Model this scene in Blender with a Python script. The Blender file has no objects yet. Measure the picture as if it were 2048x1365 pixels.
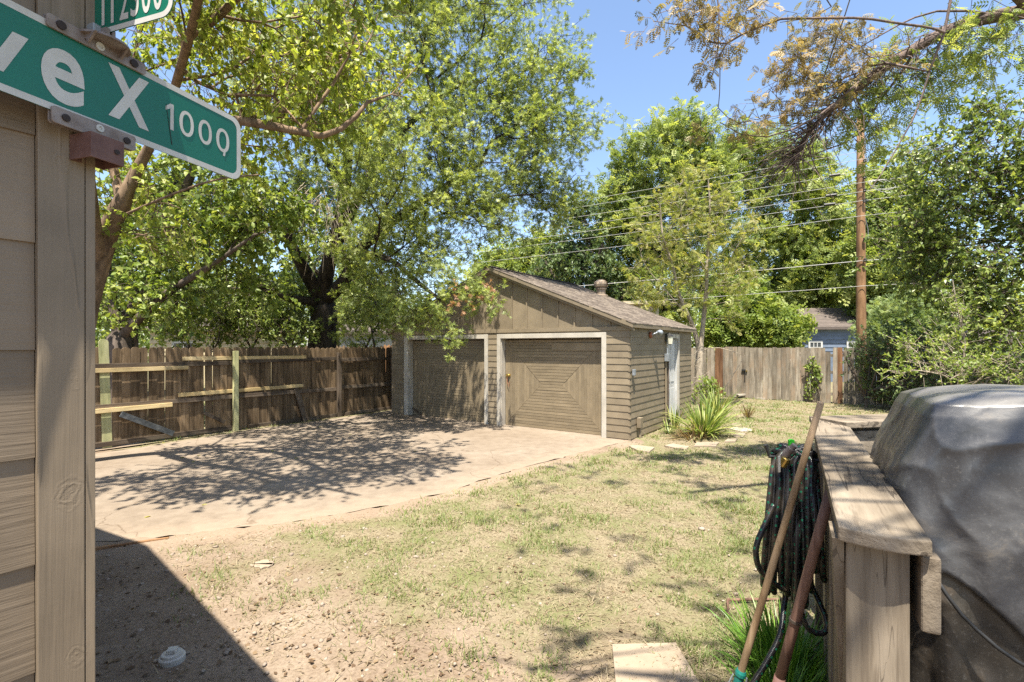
import bpy, bmesh, math, random
import numpy as np
from mathutils import Vector, Matrix

random.seed(7)
RNG = np.random.default_rng(11)
R = math.radians
SC = bpy.context.scene

# ------------------------------------------------------------------ camera
F, CX, HY, H = 995.0, 1024.0, 694.0, 1.83          # focal length in photo pixels, horizon row, eye height (m)
cam_data = bpy.data.cameras.new('camera')
cam = bpy.data.objects.new('camera', cam_data)
SC.collection.objects.link(cam)
cam.location = (0, 0, H)
cam.rotation_euler = (R(90), 0, 0)
cam_data.sensor_width = 36.0
cam_data.lens = 36.0 * F / 2048.0
cam_data.shift_y = (HY - 682.5) / 2048.0
cam_data.clip_start = 0.05
cam_data.clip_end = 2000
SC.camera = cam

# ------------------------------------------------------------------ sky, sun, exposure
SUN_TO = Vector((-0.134, -0.991, 2.75)).normalized()   # direction towards the sun
SUN_EL = math.asin(SUN_TO.z)
SUN_ROT = math.atan2(SUN_TO.x, SUN_TO.y)
world = bpy.data.worlds.new('World')
SC.world = world
world.use_nodes = True
wn = world.node_tree
wn.nodes.clear()
w_out = wn.nodes.new('ShaderNodeOutputWorld')
w_bg = wn.nodes.new('ShaderNodeBackground')
w_sky = wn.nodes.new('ShaderNodeTexSky')
w_sky.sky_type = 'NISHITA'
w_sky.sun_disc = False
w_sky.sun_elevation = SUN_EL
w_sky.sun_rotation = SUN_ROT
w_sky.air_density = 1.0
w_sky.dust_density = 1.0
w_sky.ozone_density = 1.6
w_bg.inputs['Strength'].default_value = 0.1
wn.links.new(w_sky.outputs[0], w_bg.inputs['Color'])
wn.links.new(w_bg.outputs[0], w_out.inputs['Surface'])

sun_data = bpy.data.lights.new('sun', 'SUN')
sun_data.energy = 5.0
sun_data.angle = R(0.55)
sun_data.color = (1.0, 0.935, 0.81)
sun = bpy.data.objects.new('sun', sun_data)
SC.collection.objects.link(sun)
sun.rotation_euler = SUN_TO.to_track_quat('Z', 'Y').to_euler()
sun.location = (0, -20, 40)

SC.view_settings.view_transform = 'Standard'
SC.view_settings.look = 'None'
SC.view_settings.exposure = 1.6
SC.view_settings.gamma = 1.0
SC.view_settings.use_curve_mapping = False
SC.cycles.max_bounces = 10
SC.cycles.diffuse_bounces = 6
SC.cycles.transparent_max_bounces = 8
SC.cycles.use_denoising = False

# ------------------------------------------------------------------ helpers
COL = SC.collection

def P(px, py, Y):
    """point in the yard seen at photo pixel (px, py) at distance Y in front of the camera"""
    return Vector(((px - CX) / F * Y, Y, H - (py - HY) / F * Y))

def G(px, py, z=0.0):
    """point on the ground seen at photo pixel"""
    Y = (H - z) * F / (py - HY)
    return Vector(((px - CX) / F * Y, Y, z))

def tag(o, label=None, cat=None, group=None, kind=None):
    if label: o['label'] = label
    if cat: o['category'] = cat
    if group: o['group'] = group
    if kind: o['kind'] = kind
    return o

def thing(name, label, cat, loc=(0, 0, 0), rz=0.0, group=None):
    o = bpy.data.objects.new(name, None)
    o.empty_display_size = 0.2
    COL.objects.link(o)
    o.location = loc
    o.rotation_euler = (0, 0, rz)
    return tag(o, label, cat, group)

def link(name, me, parent=None, loc=None, rot=None):
    o = bpy.data.objects.new(name, me)
    COL.objects.link(o)
    if parent is not None: o.parent = parent
    if loc is not None: o.location = loc
    if rot is not None: o.rotation_euler = rot
    return o

class MB:
    def __init__(s):
        s.v, s.f = [], []
    def quad(s, *pts):
        n = len(s.v); s.v += [tuple(p) for p in pts]; s.f.append(tuple(range(n, n + len(pts))))
    def box(s, x0, x1, y0, y1, z0, z1):
        n = len(s.v)
        s.v += [(x0, y0, z0), (x1, y0, z0), (x1, y1, z0), (x0, y1, z0), (x0, y0, z1), (x1, y0, z1), (x1, y1, z1), (x0, y1, z1)]
        s.f += [(n, n+3, n+2, n+1), (n+4, n+5, n+6, n+7), (n, n+1, n+5, n+4), (n+1, n+2, n+6, n+5), (n+2, n+3, n+7, n+6), (n+3, n, n+4, n+7)]
        return s
    def obox(s, c, ax, ay, az):
        c, ax, ay, az = map(Vector, (c, ax, ay, az))
        n = len(s.v)
        for k in (-1, 1):
            for (i, j) in ((-1, -1), (1, -1), (1, 1), (-1, 1)):
                s.v.append(tuple(c + ax * i + ay * j + az * k))
        s.f += [(n, n+3, n+2, n+1), (n+4, n+5, n+6, n+7), (n, n+1, n+5, n+4), (n+1, n+2, n+6, n+5), (n+2, n+3, n+7, n+6), (n+3, n, n+4, n+7)]
        return s
    def beam(s, a, b, w, t, up=(0, 0, 1)):
        """square timber from a to b: w = size along 'up', t = thickness"""
        a, b = Vector(a), Vector(b)
        ax = (b - a); L = ax.length; ax.normalize()
        side = ax.cross(Vector(up)).normalized(); u = side.cross(ax).normalized()
        return s.obox((a + b) / 2, ax * L / 2, side * t / 2, u * w / 2)
    def tube(s, pts, rad, n=8, cap=True, closed=False):
        pts = [Vector(p) for p in pts]
        m = len(pts)
        if not hasattr(rad, '__len__'): rad = [rad] * m
        base = len(s.v)
        ref = None
        for i, p in enumerate(pts):
            if closed: t = pts[(i + 1) % m] - pts[i - 1]
            else: t = pts[min(i + 1, m - 1)] - pts[max(i - 1, 0)]
            if t.length < 1e-9: t = Vector((0, 0, 1))
            t.normalize()
            if ref is None:
                ref = t.cross(Vector((0, 0, 1)))
                if ref.length < 1e-3: ref = t.cross(Vector((1, 0, 0)))
            ref = (ref - t * ref.dot(t))
            if ref.length < 1e-6: ref = t.cross(Vector((0.3, 1, 0.2)))
            ref.normalize()
            b = t.cross(ref)
            for k in range(n):
                a = 2 * math.pi * k / n
                s.v.append(tuple(p + (ref * math.cos(a) + b * math.sin(a)) * rad[i]))
        for i in range(m if closed else m - 1):
            i2 = (i + 1) % m
            for k in range(n):
                k2 = (k + 1) % n
                s.f.append((base + i*n + k, base + i*n + k2, base + i2*n + k2, base + i2*n + k))
        if cap and not closed:
            s.f.append(tuple(base + k for k in reversed(range(n))))
            s.f.append(tuple(base + (m - 1) * n + k for k in range(n)))
        return s
    def lathe(s, prof, n=20, c=(0, 0, 0)):
        base = len(s.v)
        for (r, z) in prof:
            for k in range(n):
                a = 2 * math.pi * k / n
                s.v.append((c[0] + r * math.cos(a), c[1] + r * math.sin(a), c[2] + z))
        for i in range(len(prof) - 1):
            for k in range(n):
                k2 = (k + 1) % n
                s.f.append((base + i*n + k, base + i*n + k2, base + (i+1)*n + k2, base + (i+1)*n + k))
        s.f.append(tuple(base + k for k in reversed(range(n))))
        s.f.append(tuple(base + (len(prof)-1)*n + k for k in range(n)))
        return s
    def prism(s, poly, fn, d0, d1):
        """poly: list of 2-D points (counter-clockwise seen against depth); fn(a, b, depth) -> point"""
        n = len(s.v); m = len(poly)
        s.v += [tuple(fn(a, b, d0)) for a, b in poly] + [tuple(fn(a, b, d1)) for a, b in poly]
        s.f.append(tuple(range(n, n + m)))
        s.f.append(tuple(reversed(range(n + m, n + 2 * m))))
        for i in range(m):
            j = (i + 1) % m
            s.f.append((n + j, n + i, n + m + i, n + m + j))
        return s
    def mesh(s, name, mat, smooth=False, bevel=0.0, segs=2):
        me = bpy.data.meshes.new(name)
        me.from_pydata(s.v, [], s.f)
        bm = bmesh.new(); bm.from_mesh(me)
        bmesh.ops.recalc_face_normals(bm, faces=bm.faces)
        if bevel > 0:
            bmesh.ops.bevel(bm, geom=list(bm.edges), offset=bevel, segments=segs, affect='EDGES', profile=0.6)
        bm.to_mesh(me); bm.free()
        if mat is not None: me.materials.append(mat)
        if smooth: me.polygons.foreach_set('use_smooth', [True] * len(me.polygons))
        me.update()
        return me
    def build(s, name, mat, parent=None, smooth=False, bevel=0.0, loc=None, rot=None, segs=2):
        return link(name, s.mesh(name, mat, smooth, bevel, segs), parent, loc, rot)

def np_mesh(name, V, T, mat, attr=None, smooth=False):
    """V (n,3) vertices, T (m,3) triangles, attr: per-face float"""
    me = bpy.data.meshes.new(name)
    V = np.ascontiguousarray(V, dtype=np.float32); T = np.ascontiguousarray(T, dtype=np.int32)
    me.vertices.add(len(V)); me.vertices.foreach_set('co', V.ravel())
    me.loops.add(T.size); me.loops.foreach_set('vertex_index', T.ravel())
    me.polygons.add(len(T)); me.polygons.foreach_set('loop_start', np.arange(0, T.size, 3, dtype=np.int32))
    me.update(calc_edges=True)
    if attr is not None:
        a = me.attributes.new('tint', 'FLOAT', 'FACE'); a.data.foreach_set('value', np.ascontiguousarray(attr, dtype=np.float32))
    if smooth: me.polygons.foreach_set('use_smooth', np.ones(len(T), dtype=bool))
    if mat is not None: me.materials.append(mat)
    return me

def vnoise(x, y, seed=0):
    """2-D value noise, 0..1, numpy"""
    r = np.random.default_rng(seed).random((64, 64))
    xi = np.floor(x).astype(int); yi = np.floor(y).astype(int)
    fx = x - xi; fy = y - yi
    fx = fx * fx * (3 - 2 * fx); fy = fy * fy * (3 - 2 * fy)
    a = r[xi % 64, yi % 64]; b = r[(xi + 1) % 64, yi % 64]; c = r[xi % 64, (yi + 1) % 64]; d = r[(xi + 1) % 64, (yi + 1) % 64]
    return (a * (1 - fx) + b * fx) * (1 - fy) + (c * (1 - fx) + d * fx) * fy

def fbm(x, y, seed=0, octs=4):
    t, a, s = 0, 1.0, 0
    for o in range(octs):
        t = t + a * vnoise(x * 2 ** o + 7.3 * o, y * 2 ** o - 3.1 * o, seed + o); s += a; a *= 0.55
    return t / s

# ------------------------------------------------------------------ materials
def nmat(name):
    m = bpy.data.materials.new(name); m.use_nodes = True
    nt = m.node_tree; nt.nodes.clear()
    out = nt.nodes.new('ShaderNodeOutputMaterial')
    return m, nt, out

def ramp(nt, stops):
    n = nt.nodes.new('ShaderNodeValToRGB')
    cr = n.color_ramp
    while len(cr.elements) < len(stops): cr.elements.new(0.5)
    for e, (p, c) in zip(cr.elements, stops):
        e.position = p; e.color = (c[0], c[1], c[2], 1)
    return n

def mixc(nt, fac, a, b, mode='MIX'):
    n = nt.nodes.new('ShaderNodeMix'); n.data_type = 'RGBA'; n.blend_type = mode
    for sock, v in ((n.inputs[0], fac), (n.inputs[6], a), (n.inputs[7], b)):
        if hasattr(v, 'is_linked') or isinstance(v, bpy.types.NodeSocket): nt.links.new(v, sock)
        elif isinstance(v, (tuple, list)): sock.default_value = (v[0], v[1], v[2], 1)
        else: sock.default_value = v
    return n.outputs[2]

def coords(nt, scale=(1, 1, 1), rand=True, kind='Object', rot=(0, 0, 0)):
    tc = nt.nodes.new('ShaderNodeTexCoord')
    mp = nt.nodes.new('ShaderNodeMapping')
    mp.inputs['Scale'].default_value = scale
    mp.inputs['Rotation'].default_value = rot
    src = tc.outputs[kind]
    if rand:
        oi = nt.nodes.new('ShaderNodeObjectInfo')
        ad = nt.nodes.new('ShaderNodeVectorMath'); ad.operation = 'ADD'
        ml = nt.nodes.new('ShaderNodeMath'); ml.operation = 'MULTIPLY'; ml.inputs[1].default_value = 37.0
        nt.links.new(oi.outputs['Random'], ml.inputs[0])
        nt.links.new(src, ad.inputs[0]); nt.links.new(ml.outputs[0], ad.inputs[1])
        src = ad.outputs[0]
    nt.links.new(src, mp.inputs['Vector'])
    return mp.outputs[0]

def noise(nt, vec, scale, detail=5, rough=0.6, dist=0.0):
    n = nt.nodes.new('ShaderNodeTexNoise')
    n.inputs['Scale'].default_value = scale; n.inputs['Detail'].default_value = detail
    n.inputs['Roughness'].default_value = rough; n.inputs['Distortion'].default_value = dist
    nt.links.new(vec, n.inputs['Vector'])
    return n.outputs['Fac']

def math_node(nt, op, a, b=0.5, clamp=False):
    n = nt.nodes.new('ShaderNodeMath'); n.operation = op; n.use_clamp = clamp
    for s, v in zip(n.inputs, (a, b)):
        if isinstance(v, bpy.types.NodeSocket): nt.links.new(v, s)
        else: s.default_value = v
    return n.outputs[0]

def principled(nt, out, rough=0.6, spec=0.4):
    p = nt.nodes.new('ShaderNodeBsdfPrincipled')
    p.inputs['Roughness'].default_value = rough
    p.inputs['Specular IOR Level'].default_value = spec
    nt.links.new(p.outputs[0], out.inputs[0])
    return p

def bump(nt, p, h, strength=0.3, dist=0.01, normal=None):
    b = nt.nodes.new('ShaderNodeBump')
    b.inputs['Strength'].default_value = strength; b.inputs['Distance'].default_value = dist
    nt.links.new(h, b.inputs['Height'])
    if normal is not None: nt.links.new(normal, b.inputs['Normal'])
    nt.links.new(b.outputs[0], p.inputs['Normal'])
    return b.outputs[0]

def by_random(nt, col, lo, hi):
    """brightness of the piece's own colour differs from piece to piece"""
    oi = nt.nodes.new('ShaderNodeObjectInfo')
    mr = nt.nodes.new('ShaderNodeMapRange')
    mr.inputs['To Min'].default_value = lo; mr.inputs['To Max'].default_value = hi
    nt.links.new(oi.outputs['Random'], mr.inputs[0])
    h = nt.nodes.new('ShaderNodeHueSaturation')
    nt.links.new(mr.outputs[0], h.inputs['Value']); nt.links.new(col, h.inputs['Color'])
    return h.outputs[0]

def m_simple(name, c1, c2=None, scale=8, rough=0.6, bmp=0.15, bdist=0.004, bscale=60, spec=0.4, metal=0.0, rand=None):
    m, nt, out = nmat(name)
    p = principled(nt, out, rough, spec)
    v = coords(nt)
    c2 = c2 or tuple(x * 0.75 for x in c1)
    r = ramp(nt, [(0.3, c2), (0.7, c1)])
    nt.links.new(noise(nt, v, scale), r.inputs[0])
    col = r.outputs[0]
    if rand: col = by_random(nt, col, *rand)
    nt.links.new(col, p.inputs['Base Color'])
    p.inputs['Metallic'].default_value = metal
    if bmp: bump(nt, p, noise(nt, v, bscale, 4), bmp, bdist)
    return m

def m_wood(name, c_dark, c_mid, c_light, axis='z', grain=14, rough=0.8, bmp=0.4, rand=(0.75, 1.2), cracks=False, stain=None):
    """weathered timber: streaks run along the axis"""
    m, nt, out = nmat(name)
    p = principled(nt, out, rough, 0.25)
    st = {'x': (0.06, 1, 1), 'y': (1, 0.06, 1), 'z': (1, 1, 0.06)}[axis]
    v = coords(nt, st)
    n1 = noise(nt, v, grain, 6, 0.65, 0.6)
    r = ramp(nt, [(0.3, c_dark), (0.5, c_mid), (0.72, c_light)])
    nt.links.new(n1, r.inputs[0])
    v2 = coords(nt, tuple(0.6 if s == 1 else 0.25 for s in st))
    n2 = noise(nt, v2, 5, 4)
    r2 = ramp(nt, [(0.35, (0.6, 0.58, 0.55)), (0.62, (1.08, 1.06, 1.04))])
    nt.links.new(n2, r2.inputs[0])
    col = mixc(nt, 1.0, r.outputs[0], r2.outputs[0], 'MULTIPLY')
    v3 = coords(nt, st); n3 = noise(nt, v3, grain * 5, 3, 0.7)
    rc = ramp(nt, [(0.28, (0.45, 0.42, 0.4)), (0.42, (1, 1, 1))])
    nt.links.new(n3, rc.inputs[0])
    col = mixc(nt, 0.75, col, rc.outputs[0], 'MULTIPLY')
    if stain is not None:
        v4 = coords(nt, (1, 1, 0.5)); n4 = noise(nt, v4, 2.5, 4)
        r4 = ramp(nt, [(0.52, (0, 0, 0)), (0.66, (1, 1, 1))]); nt.links.new(n4, r4.inputs[0])
        f = math_node(nt, 'MULTIPLY', r4.outputs[0], 0.6)
        col = mixc(nt, f, col, stain)
    hgt = math_node(nt, 'ADD', n1, math_node(nt, 'MULTIPLY', n3, 0.6))
    if cracks:
        v5 = coords(nt, tuple(1 if s_ == 1 else 0.055 for s_ in st)); n5 = noise(nt, v5, 13, 3, 0.5, 0.0)
        ab = math_node(nt, 'ABSOLUTE', math_node(nt, 'SUBTRACT', n5, 0.5))
        v6 = coords(nt, tuple(1 if s_ == 1 else 0.5 for s_ in st)); n6 = noise(nt, v6, 4, 2)
        lim = math_node(nt, 'MULTIPLY', math_node(nt, 'MAXIMUM', math_node(nt, 'SUBTRACT', n6, 0.44), 0.0), 0.075)
        cr = math_node(nt, 'LESS_THAN', ab, lim)
        col = mixc(nt, math_node(nt, 'MULTIPLY', cr, 0.85 * float(cracks)), col, (0.03, 0.022, 0.016))
        hgt = math_node(nt, 'SUBTRACT', hgt, math_node(nt, 'MULTIPLY', cr, 0.8))
    if rand: col = by_random(nt, col, *rand)
    nt.links.new(col, p.inputs['Base Color'])
    if bmp:
        bump(nt, p, hgt, bmp, 0.006)
    return m

def m_paint(name, col, axis='x', rough=0.55, grain=30, bmp=0.35, wear=None, worn=(0.3, 0.27, 0.23), rand=(0.88, 1.1), bdist=0.003, knots=()):
    """painted timber with the grain telling through"""
    m, nt, out = nmat(name)
    p = principled(nt, out, rough, 0.35)
    st = {'x': (0.05, 1, 1), 'y': (1, 0.05, 1), 'z': (1, 1, 0.05)}[axis]
    v = coords(nt, st)
    n1 = noise(nt, v, grain, 5, 0.6, 0.25)
    v2 = coords(nt)
    n2 = noise(nt, v2, 3.0, 5)
    n2b = noise(nt, v2, 22.0, 4)
    r = ramp(nt, [(0.3, tuple(x * 0.78 for x in col)), (0.7, tuple(min(1, x * 1.12) for x in col))])
    nt.links.new(n2, r.inputs[0])
    c = r.outputs[0]
    if wear:
        n3 = noise(nt, coords(nt, tuple(0.25 if s < 1 else 1 for s in st)), 9, 6, 0.7)
        rw = ramp(nt, [(wear, (0, 0, 0)), (wear + 0.06, (1, 1, 1))]); nt.links.new(n3, rw.inputs[0])
        c = mixc(nt, rw.outputs[0], c, worn)
    if rand: c = by_random(nt, c, *rand)
    nt.links.new(c, p.inputs['Base Color'])
    hgt = n1
    for (kx, ky, kz, kr) in knots:
        tc = nt.nodes.new('ShaderNodeTexCoord'); mp = nt.nodes.new('ShaderNodeMapping')
        mp.inputs['Location'].default_value = (-kx, -ky, -kz * 0.75); mp.inputs['Scale'].default_value = (0.2, 1, 0.75)
        nt.links.new(tc.outputs['Object'], mp.inputs['Vector'])
        ln = nt.nodes.new('ShaderNodeVectorMath'); ln.operation = 'LENGTH'; nt.links.new(mp.outputs[0], ln.inputs[0])
        wob = math_node(nt, 'ADD', ln.outputs['Value'], math_node(nt, 'MULTIPLY', math_node(nt, 'SUBTRACT', n2b, 0.5), 0.035))
        sn = math_node(nt, 'SINE', math_node(nt, 'MULTIPLY', wob, 620.0))
        fall = math_node(nt, 'SUBTRACT', 1.0, math_node(nt, 'DIVIDE', wob, kr), True)
        hgt = math_node(nt, 'ADD', hgt, math_node(nt, 'MULTIPLY', math_node(nt, 'MULTIPLY', sn, fall), 0.1))
        core = math_node(nt, 'SUBTRACT', 1.0, math_node(nt, 'DIVIDE', wob, kr * 0.3), True)
        hgt = math_node(nt, 'SUBTRACT', hgt, math_node(nt, 'MULTIPLY', core, 0.5))
    if knots:
        # raised drips and cracks of old paint
        nd = noise(nt, coords(nt, (1, 1, 0.1)), 9, 3, 0.5, 0.3)
        rg = math_node(nt, 'SUBTRACT', 1.0, math_node(nt, 'MULTIPLY', math_node(nt, 'ABSOLUTE', math_node(nt, 'SUBTRACT', nd, 0.5)), 28.0), True)
        hgt = math_node(nt, 'ADD', hgt, math_node(nt, 'MULTIPLY', rg, 0.3))
    bump(nt, p, hgt, bmp, bdist)
    return m

def m_leaf(name, dark, mid, light, trans=0.4, rough=0.45, accent=None, gloss=0.32):
    m, nt, out = nmat(name)
    at = nt.nodes.new('ShaderNodeAttribute'); at.attribute_name = 'tint'
    stops = [(0.0, dark), (0.5, mid), (0.9, light)]
    if accent: stops.append((0.97, accent))
    r = ramp(nt, stops)
    nt.links.new(at.outputs['Fac'], r.inputs[0])
    p = nt.nodes.new('ShaderNodeBsdfPrincipled')
    p.inputs['Roughness'].default_value = rough
    p.inputs['Specular IOR Level'].default_value = gloss
    nt.links.new(r.outputs[0], p.inputs['Base Color'])
    t = nt.nodes.new('ShaderNodeBsdfTranslucent')
    tcol = mixc(nt, 1.0, r.outputs[0], (1.5, 1.45, 0.7), 'MULTIPLY')
    nt.links.new(tcol, t.inputs['Color'])
    mx = nt.nodes.new('ShaderNodeMixShader'); mx.inputs[0].default_value = trans
    nt.links.new(p.outputs[0], mx.inputs[1]); nt.links.new(t.outputs[0], mx.inputs[2])
    nt.links.new(mx.outputs[0], out.inputs[0])
    return m

def m_bark(name, c1, c2, scale=10, bmp=0.8):
    m, nt, out = nmat(name)
    p = principled(nt, out, 0.9, 0.15)
    v = coords(nt, (1, 1, 0.22))
    n1 = noise(nt, v, scale, 6, 0.7, 0.4)
    r = ramp(nt, [(0.35, c2), (0.65, c1)]); nt.links.new(n1, r.inputs[0])
    nt.links.new(r.outputs[0], p.inputs['Base Color'])
    bump(nt, p, n1, bmp, 0.03)
    return m

M = {}
M['siding'] = m_paint('house_siding_paint', (0.175, 0.134, 0.093), 'y', 0.5, 60, 0.4, bdist=0.007)
M['trim'] = m_paint('house_trim_paint', (0.19, 0.148, 0.103), 'z', 0.5, 11, 0.7, bdist=0.008, wear=0.69, worn=(0.1, 0.078, 0.055), knots=((0.021, -0.06, 2.28, 0.035), (0.021, -0.035, 1.755, 0.028), (0.021, -0.045, 1.47, 0.04), (0.021, -0.03, 1.06, 0.035), (0.021, -0.07, 1.2, 0.02)))
M['garage'] = m_paint('garage_siding_paint', (0.21, 0.168, 0.113), 'x', 0.55, 20, 0.3)
M['garage_side'] = m_paint('garage_side_paint', (0.21, 0.168, 0.113), 'y', 0.55, 20, 0.3)
M['garage_z'] = m_paint('garage_board_paint', (0.21, 0.168, 0.113), 'z', 0.55, 20, 0.25)
M['door_paint'] = m_paint('garage_door_paint', (0.215, 0.17, 0.11), 'x', 0.5, 24, 0.3)
M['white_trim'] = m_paint('white_trim_paint', (0.432, 0.396, 0.3384), 'z', 0.6, 16, 0.35, wear=0.62, worn=(0.2448, 0.216, 0.18))
M['white_trim_x'] = m_paint('white_trim_paint_level', (0.432, 0.396, 0.3384), 'x', 0.6, 16, 0.35, wear=0.62, worn=(0.2448, 0.216, 0.18))
M['white_door'] = m_paint('white_door_paint', (0.4896, 0.4896, 0.4752), 'z', 0.4, 20, 0.1)
M['picket_dark'] = m_wood('brown_picket_wood', (0.065, 0.044, 0.026), (0.165, 0.115, 0.068), (0.28, 0.205, 0.13), 'z', 16, rand=(0.7, 1.35))
M['rail_dark'] = m_wood('brown_rail_wood', (0.064, 0.048, 0.036), (0.12, 0.092, 0.068), (0.192, 0.16, 0.12), 'x', 16)
M['post_dark'] = m_wood('brown_post_wood', (0.064, 0.048, 0.036), (0.12, 0.092, 0.068), (0.176, 0.144, 0.112), 'z', 16)
M['picket_grey'] = m_wood('grey_picket_wood', (0.119, 0.09775, 0.0765), (0.255, 0.221, 0.1742), (0.391, 0.3485, 0.289), 'z', 15, rand=(0.72, 1.2), stain=(0.2805, 0.1955, 0.1275))
M['picket_red'] = m_wood('red_brown_picket_wood', (0.102, 0.051, 0.0255), (0.187, 0.09775, 0.051), (0.272, 0.153, 0.085), 'z', 15, rand=(0.95, 1.05))
M['rail_grey'] = m_wood('grey_rail_wood', (0.112, 0.096, 0.08), (0.208, 0.184, 0.152), (0.304, 0.272, 0.224), 'x', 15)
M['new_green'] = m_wood('new_treated_wood', (0.33, 0.35, 0.17), (0.45, 0.45, 0.24), (0.52, 0.52, 0.3), 'z', 10, 0.7, 0.1, rand=(0.95, 1.05))
M['new_yellow'] = m_wood('new_pine_wood', (0.5, 0.37, 0.17), (0.62, 0.48, 0.25), (0.68, 0.55, 0.32), 'x', 8, 0.7, 0.1, rand=(0.95, 1.05))
M['grey_blue_wood'] = m_wood('slate_grey_wood', (0.024, 0.028, 0.032), (0.064, 0.072, 0.08), (0.136, 0.144, 0.144), 'x', 12)
M['deck_wood'] = m_wood('weathered_deck_wood', (0.080, 0.062, 0.045), (0.200, 0.165, 0.124), (0.280, 0.237, 0.185), 'y', 9, 0.8, 0.9, rand=(0.92, 1.08), cracks=0.8)
M['deck_wood_z'] = m_wood('weathered_deck_wood_z', (0.088, 0.068, 0.050), (0.220, 0.182, 0.136), (0.308, 0.261, 0.204), 'z', 9, 0.8, 0.9, rand=(0.92, 1.08), cracks=0.6)
M['deck_wood_x'] = m_wood('weathered_deck_wood_x', (0.080, 0.062, 0.045), (0.200, 0.165, 0.124), (0.280, 0.237, 0.185), 'x', 9, 0.8, 0.9, rand=(0.92, 1.08), cracks=0.8)
M['pole_wood'] = m_wood('pole_wood', (0.14, 0.075, 0.036), (0.27, 0.155, 0.08), (0.38, 0.24, 0.135), 'z', 10, rand=None)
M['handle_wood'] = m_wood('tan_handle_wood', (0.21, 0.135, 0.075), (0.3, 0.21, 0.1275), (0.375, 0.2775, 0.1875), 'z', 20, 0.6, 0.1, rand=None)
M['handle_red'] = m_wood('red_handle_wood', (0.09, 0.045, 0.03375), (0.1875, 0.1087, 0.0825), (0.27, 0.1725, 0.135), 'z', 20, 0.6, 0.15, rand=None)
M['bark_oak'] = m_bark('dark_oak_bark', (0.075, 0.06, 0.048), (0.02, 0.016, 0.013), 9)
M['bark_mulberry'] = m_bark('brown_mulberry_bark', (0.255, 0.1785, 0.119), (0.0935, 0.06375, 0.0425), 8)
M['bark_grey'] = m_bark('grey_bark', (0.4, 0.34, 0.265), (0.2, 0.165, 0.125), 14)
M['bark_dark'] = m_bark('dark_bark', (0.14, 0.11, 0.09), (0.05, 0.04, 0.032), 10)
M['bark_limb'] = m_bark('grey_brown_limb_bark', (0.2, 0.15, 0.13), (0.07, 0.055, 0.05), 12)
M['leaf_oak'] = m_leaf('oak_leaf', (0.11, 0.15, 0.042), (0.24, 0.295, 0.085), (0.38, 0.42, 0.15), 0.47)
M['leaf_mulberry'] = m_leaf('mulberry_leaf', (0.11, 0.155, 0.028), (0.245, 0.3, 0.056), (0.39, 0.41, 0.1), 0.5)
M['leaf_dark'] = m_leaf('dark_green_leaf', (0.065, 0.1, 0.026), (0.15, 0.205, 0.052), (0.3, 0.345, 0.1), 0.42, 0.35)
M['leaf_pecan'] = m_leaf('pecan_leaf', (0.1, 0.145, 0.036), (0.225, 0.285, 0.078), (0.38, 0.41, 0.135), 0.46)
M['leaf_deep'] = m_leaf('deep_green_leaf', (0.05, 0.08, 0.03), (0.1, 0.15, 0.054), (0.18, 0.23, 0.095), 0.33)
M['leaf_yellow'] = m_leaf('yellow_green_leaf', (0.15, 0.18, 0.04), (0.26, 0.28, 0.075), (0.38, 0.35, 0.12), 0.45)
M['leaf_brown'] = m_leaf('browning_leaf', (0.13, 0.13, 0.045), (0.27, 0.21, 0.09), (0.42, 0.31, 0.16), 0.4)
M['leaf_shrub'] = m_leaf('shrub_leaf', (0.085, 0.13, 0.024), (0.175, 0.24, 0.048), (0.31, 0.35, 0.095), 0.4)
M['leaf_pale'] = m_leaf('pale_green_leaf', (0.126, 0.189, 0.07), (0.21, 0.28, 0.112), (0.294, 0.35, 0.154), 0.4)
M['leaf_dead'] = m_leaf('dead_oak_leaf', (0.2, 0.1, 0.05), (0.32, 0.17, 0.09), (0.42, 0.25, 0.14), 0.35)
M['yucca'] = m_leaf('strap_leaf', (0.084, 0.144, 0.03), (0.18, 0.24, 0.06), (0.36, 0.36, 0.12), 0.3, 0.4)
M['yucca_dry'] = m_leaf('dry_strap_leaf', (0.12, 0.08, 0.04), (0.2, 0.13, 0.06), (0.3, 0.24, 0.12), 0.2, 0.6)
M['clump'] = m_leaf('fresh_grass_blade', (0.052, 0.13, 0.0156), (0.117, 0.247, 0.0325), (0.234, 0.364, 0.065), 0.35, 0.35)
M['blade_green'] = m_leaf('lawn_green_blade', (0.09, 0.125, 0.035), (0.15, 0.19, 0.058), (0.24, 0.26, 0.1), 0.35, 0.5)
M['blade_dry'] = m_leaf('lawn_dry_blade', (0.155, 0.118, 0.075), (0.25, 0.2, 0.13), (0.34, 0.285, 0.195), 0.25, 0.7, gloss=0.15)
M['litter'] = m_leaf('leaf_litter_leaf', (0.08, 0.052, 0.034), (0.15, 0.1, 0.062), (0.24, 0.175, 0.11), 0.2, 0.8, gloss=0.1)
M['stone'] = m_simple('tan_pebble', (0.3, 0.25, 0.2), (0.2, 0.155, 0.12), 4, 0.85, 0.4, 0.004, 40)
M['paver'] = m_simple('sandy_concrete', (0.288, 0.2304, 0.1692), (0.216, 0.1656, 0.1188), 5, 0.85, 0.35, 0.004, 70, rand=(0.9, 1.08))
M['pale_stone'] = m_simple('pale_stone', (0.364, 0.322, 0.266), (0.266, 0.231, 0.189), 5, 0.85, 0.35, 0.004, 50)
M['white_plastic'] = m_simple('white_plastic', (0.495, 0.48, 0.435), (0.375, 0.3525, 0.315), 7, 0.45, 0.1, 0.002, 60)
M['sign_green'] = m_simple('sign_green_sheeting', (0.004, 0.13, 0.085), (0.0035, 0.105, 0.07), 3, 0.38, 0.03, 0.001, 90, 0.45)
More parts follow.
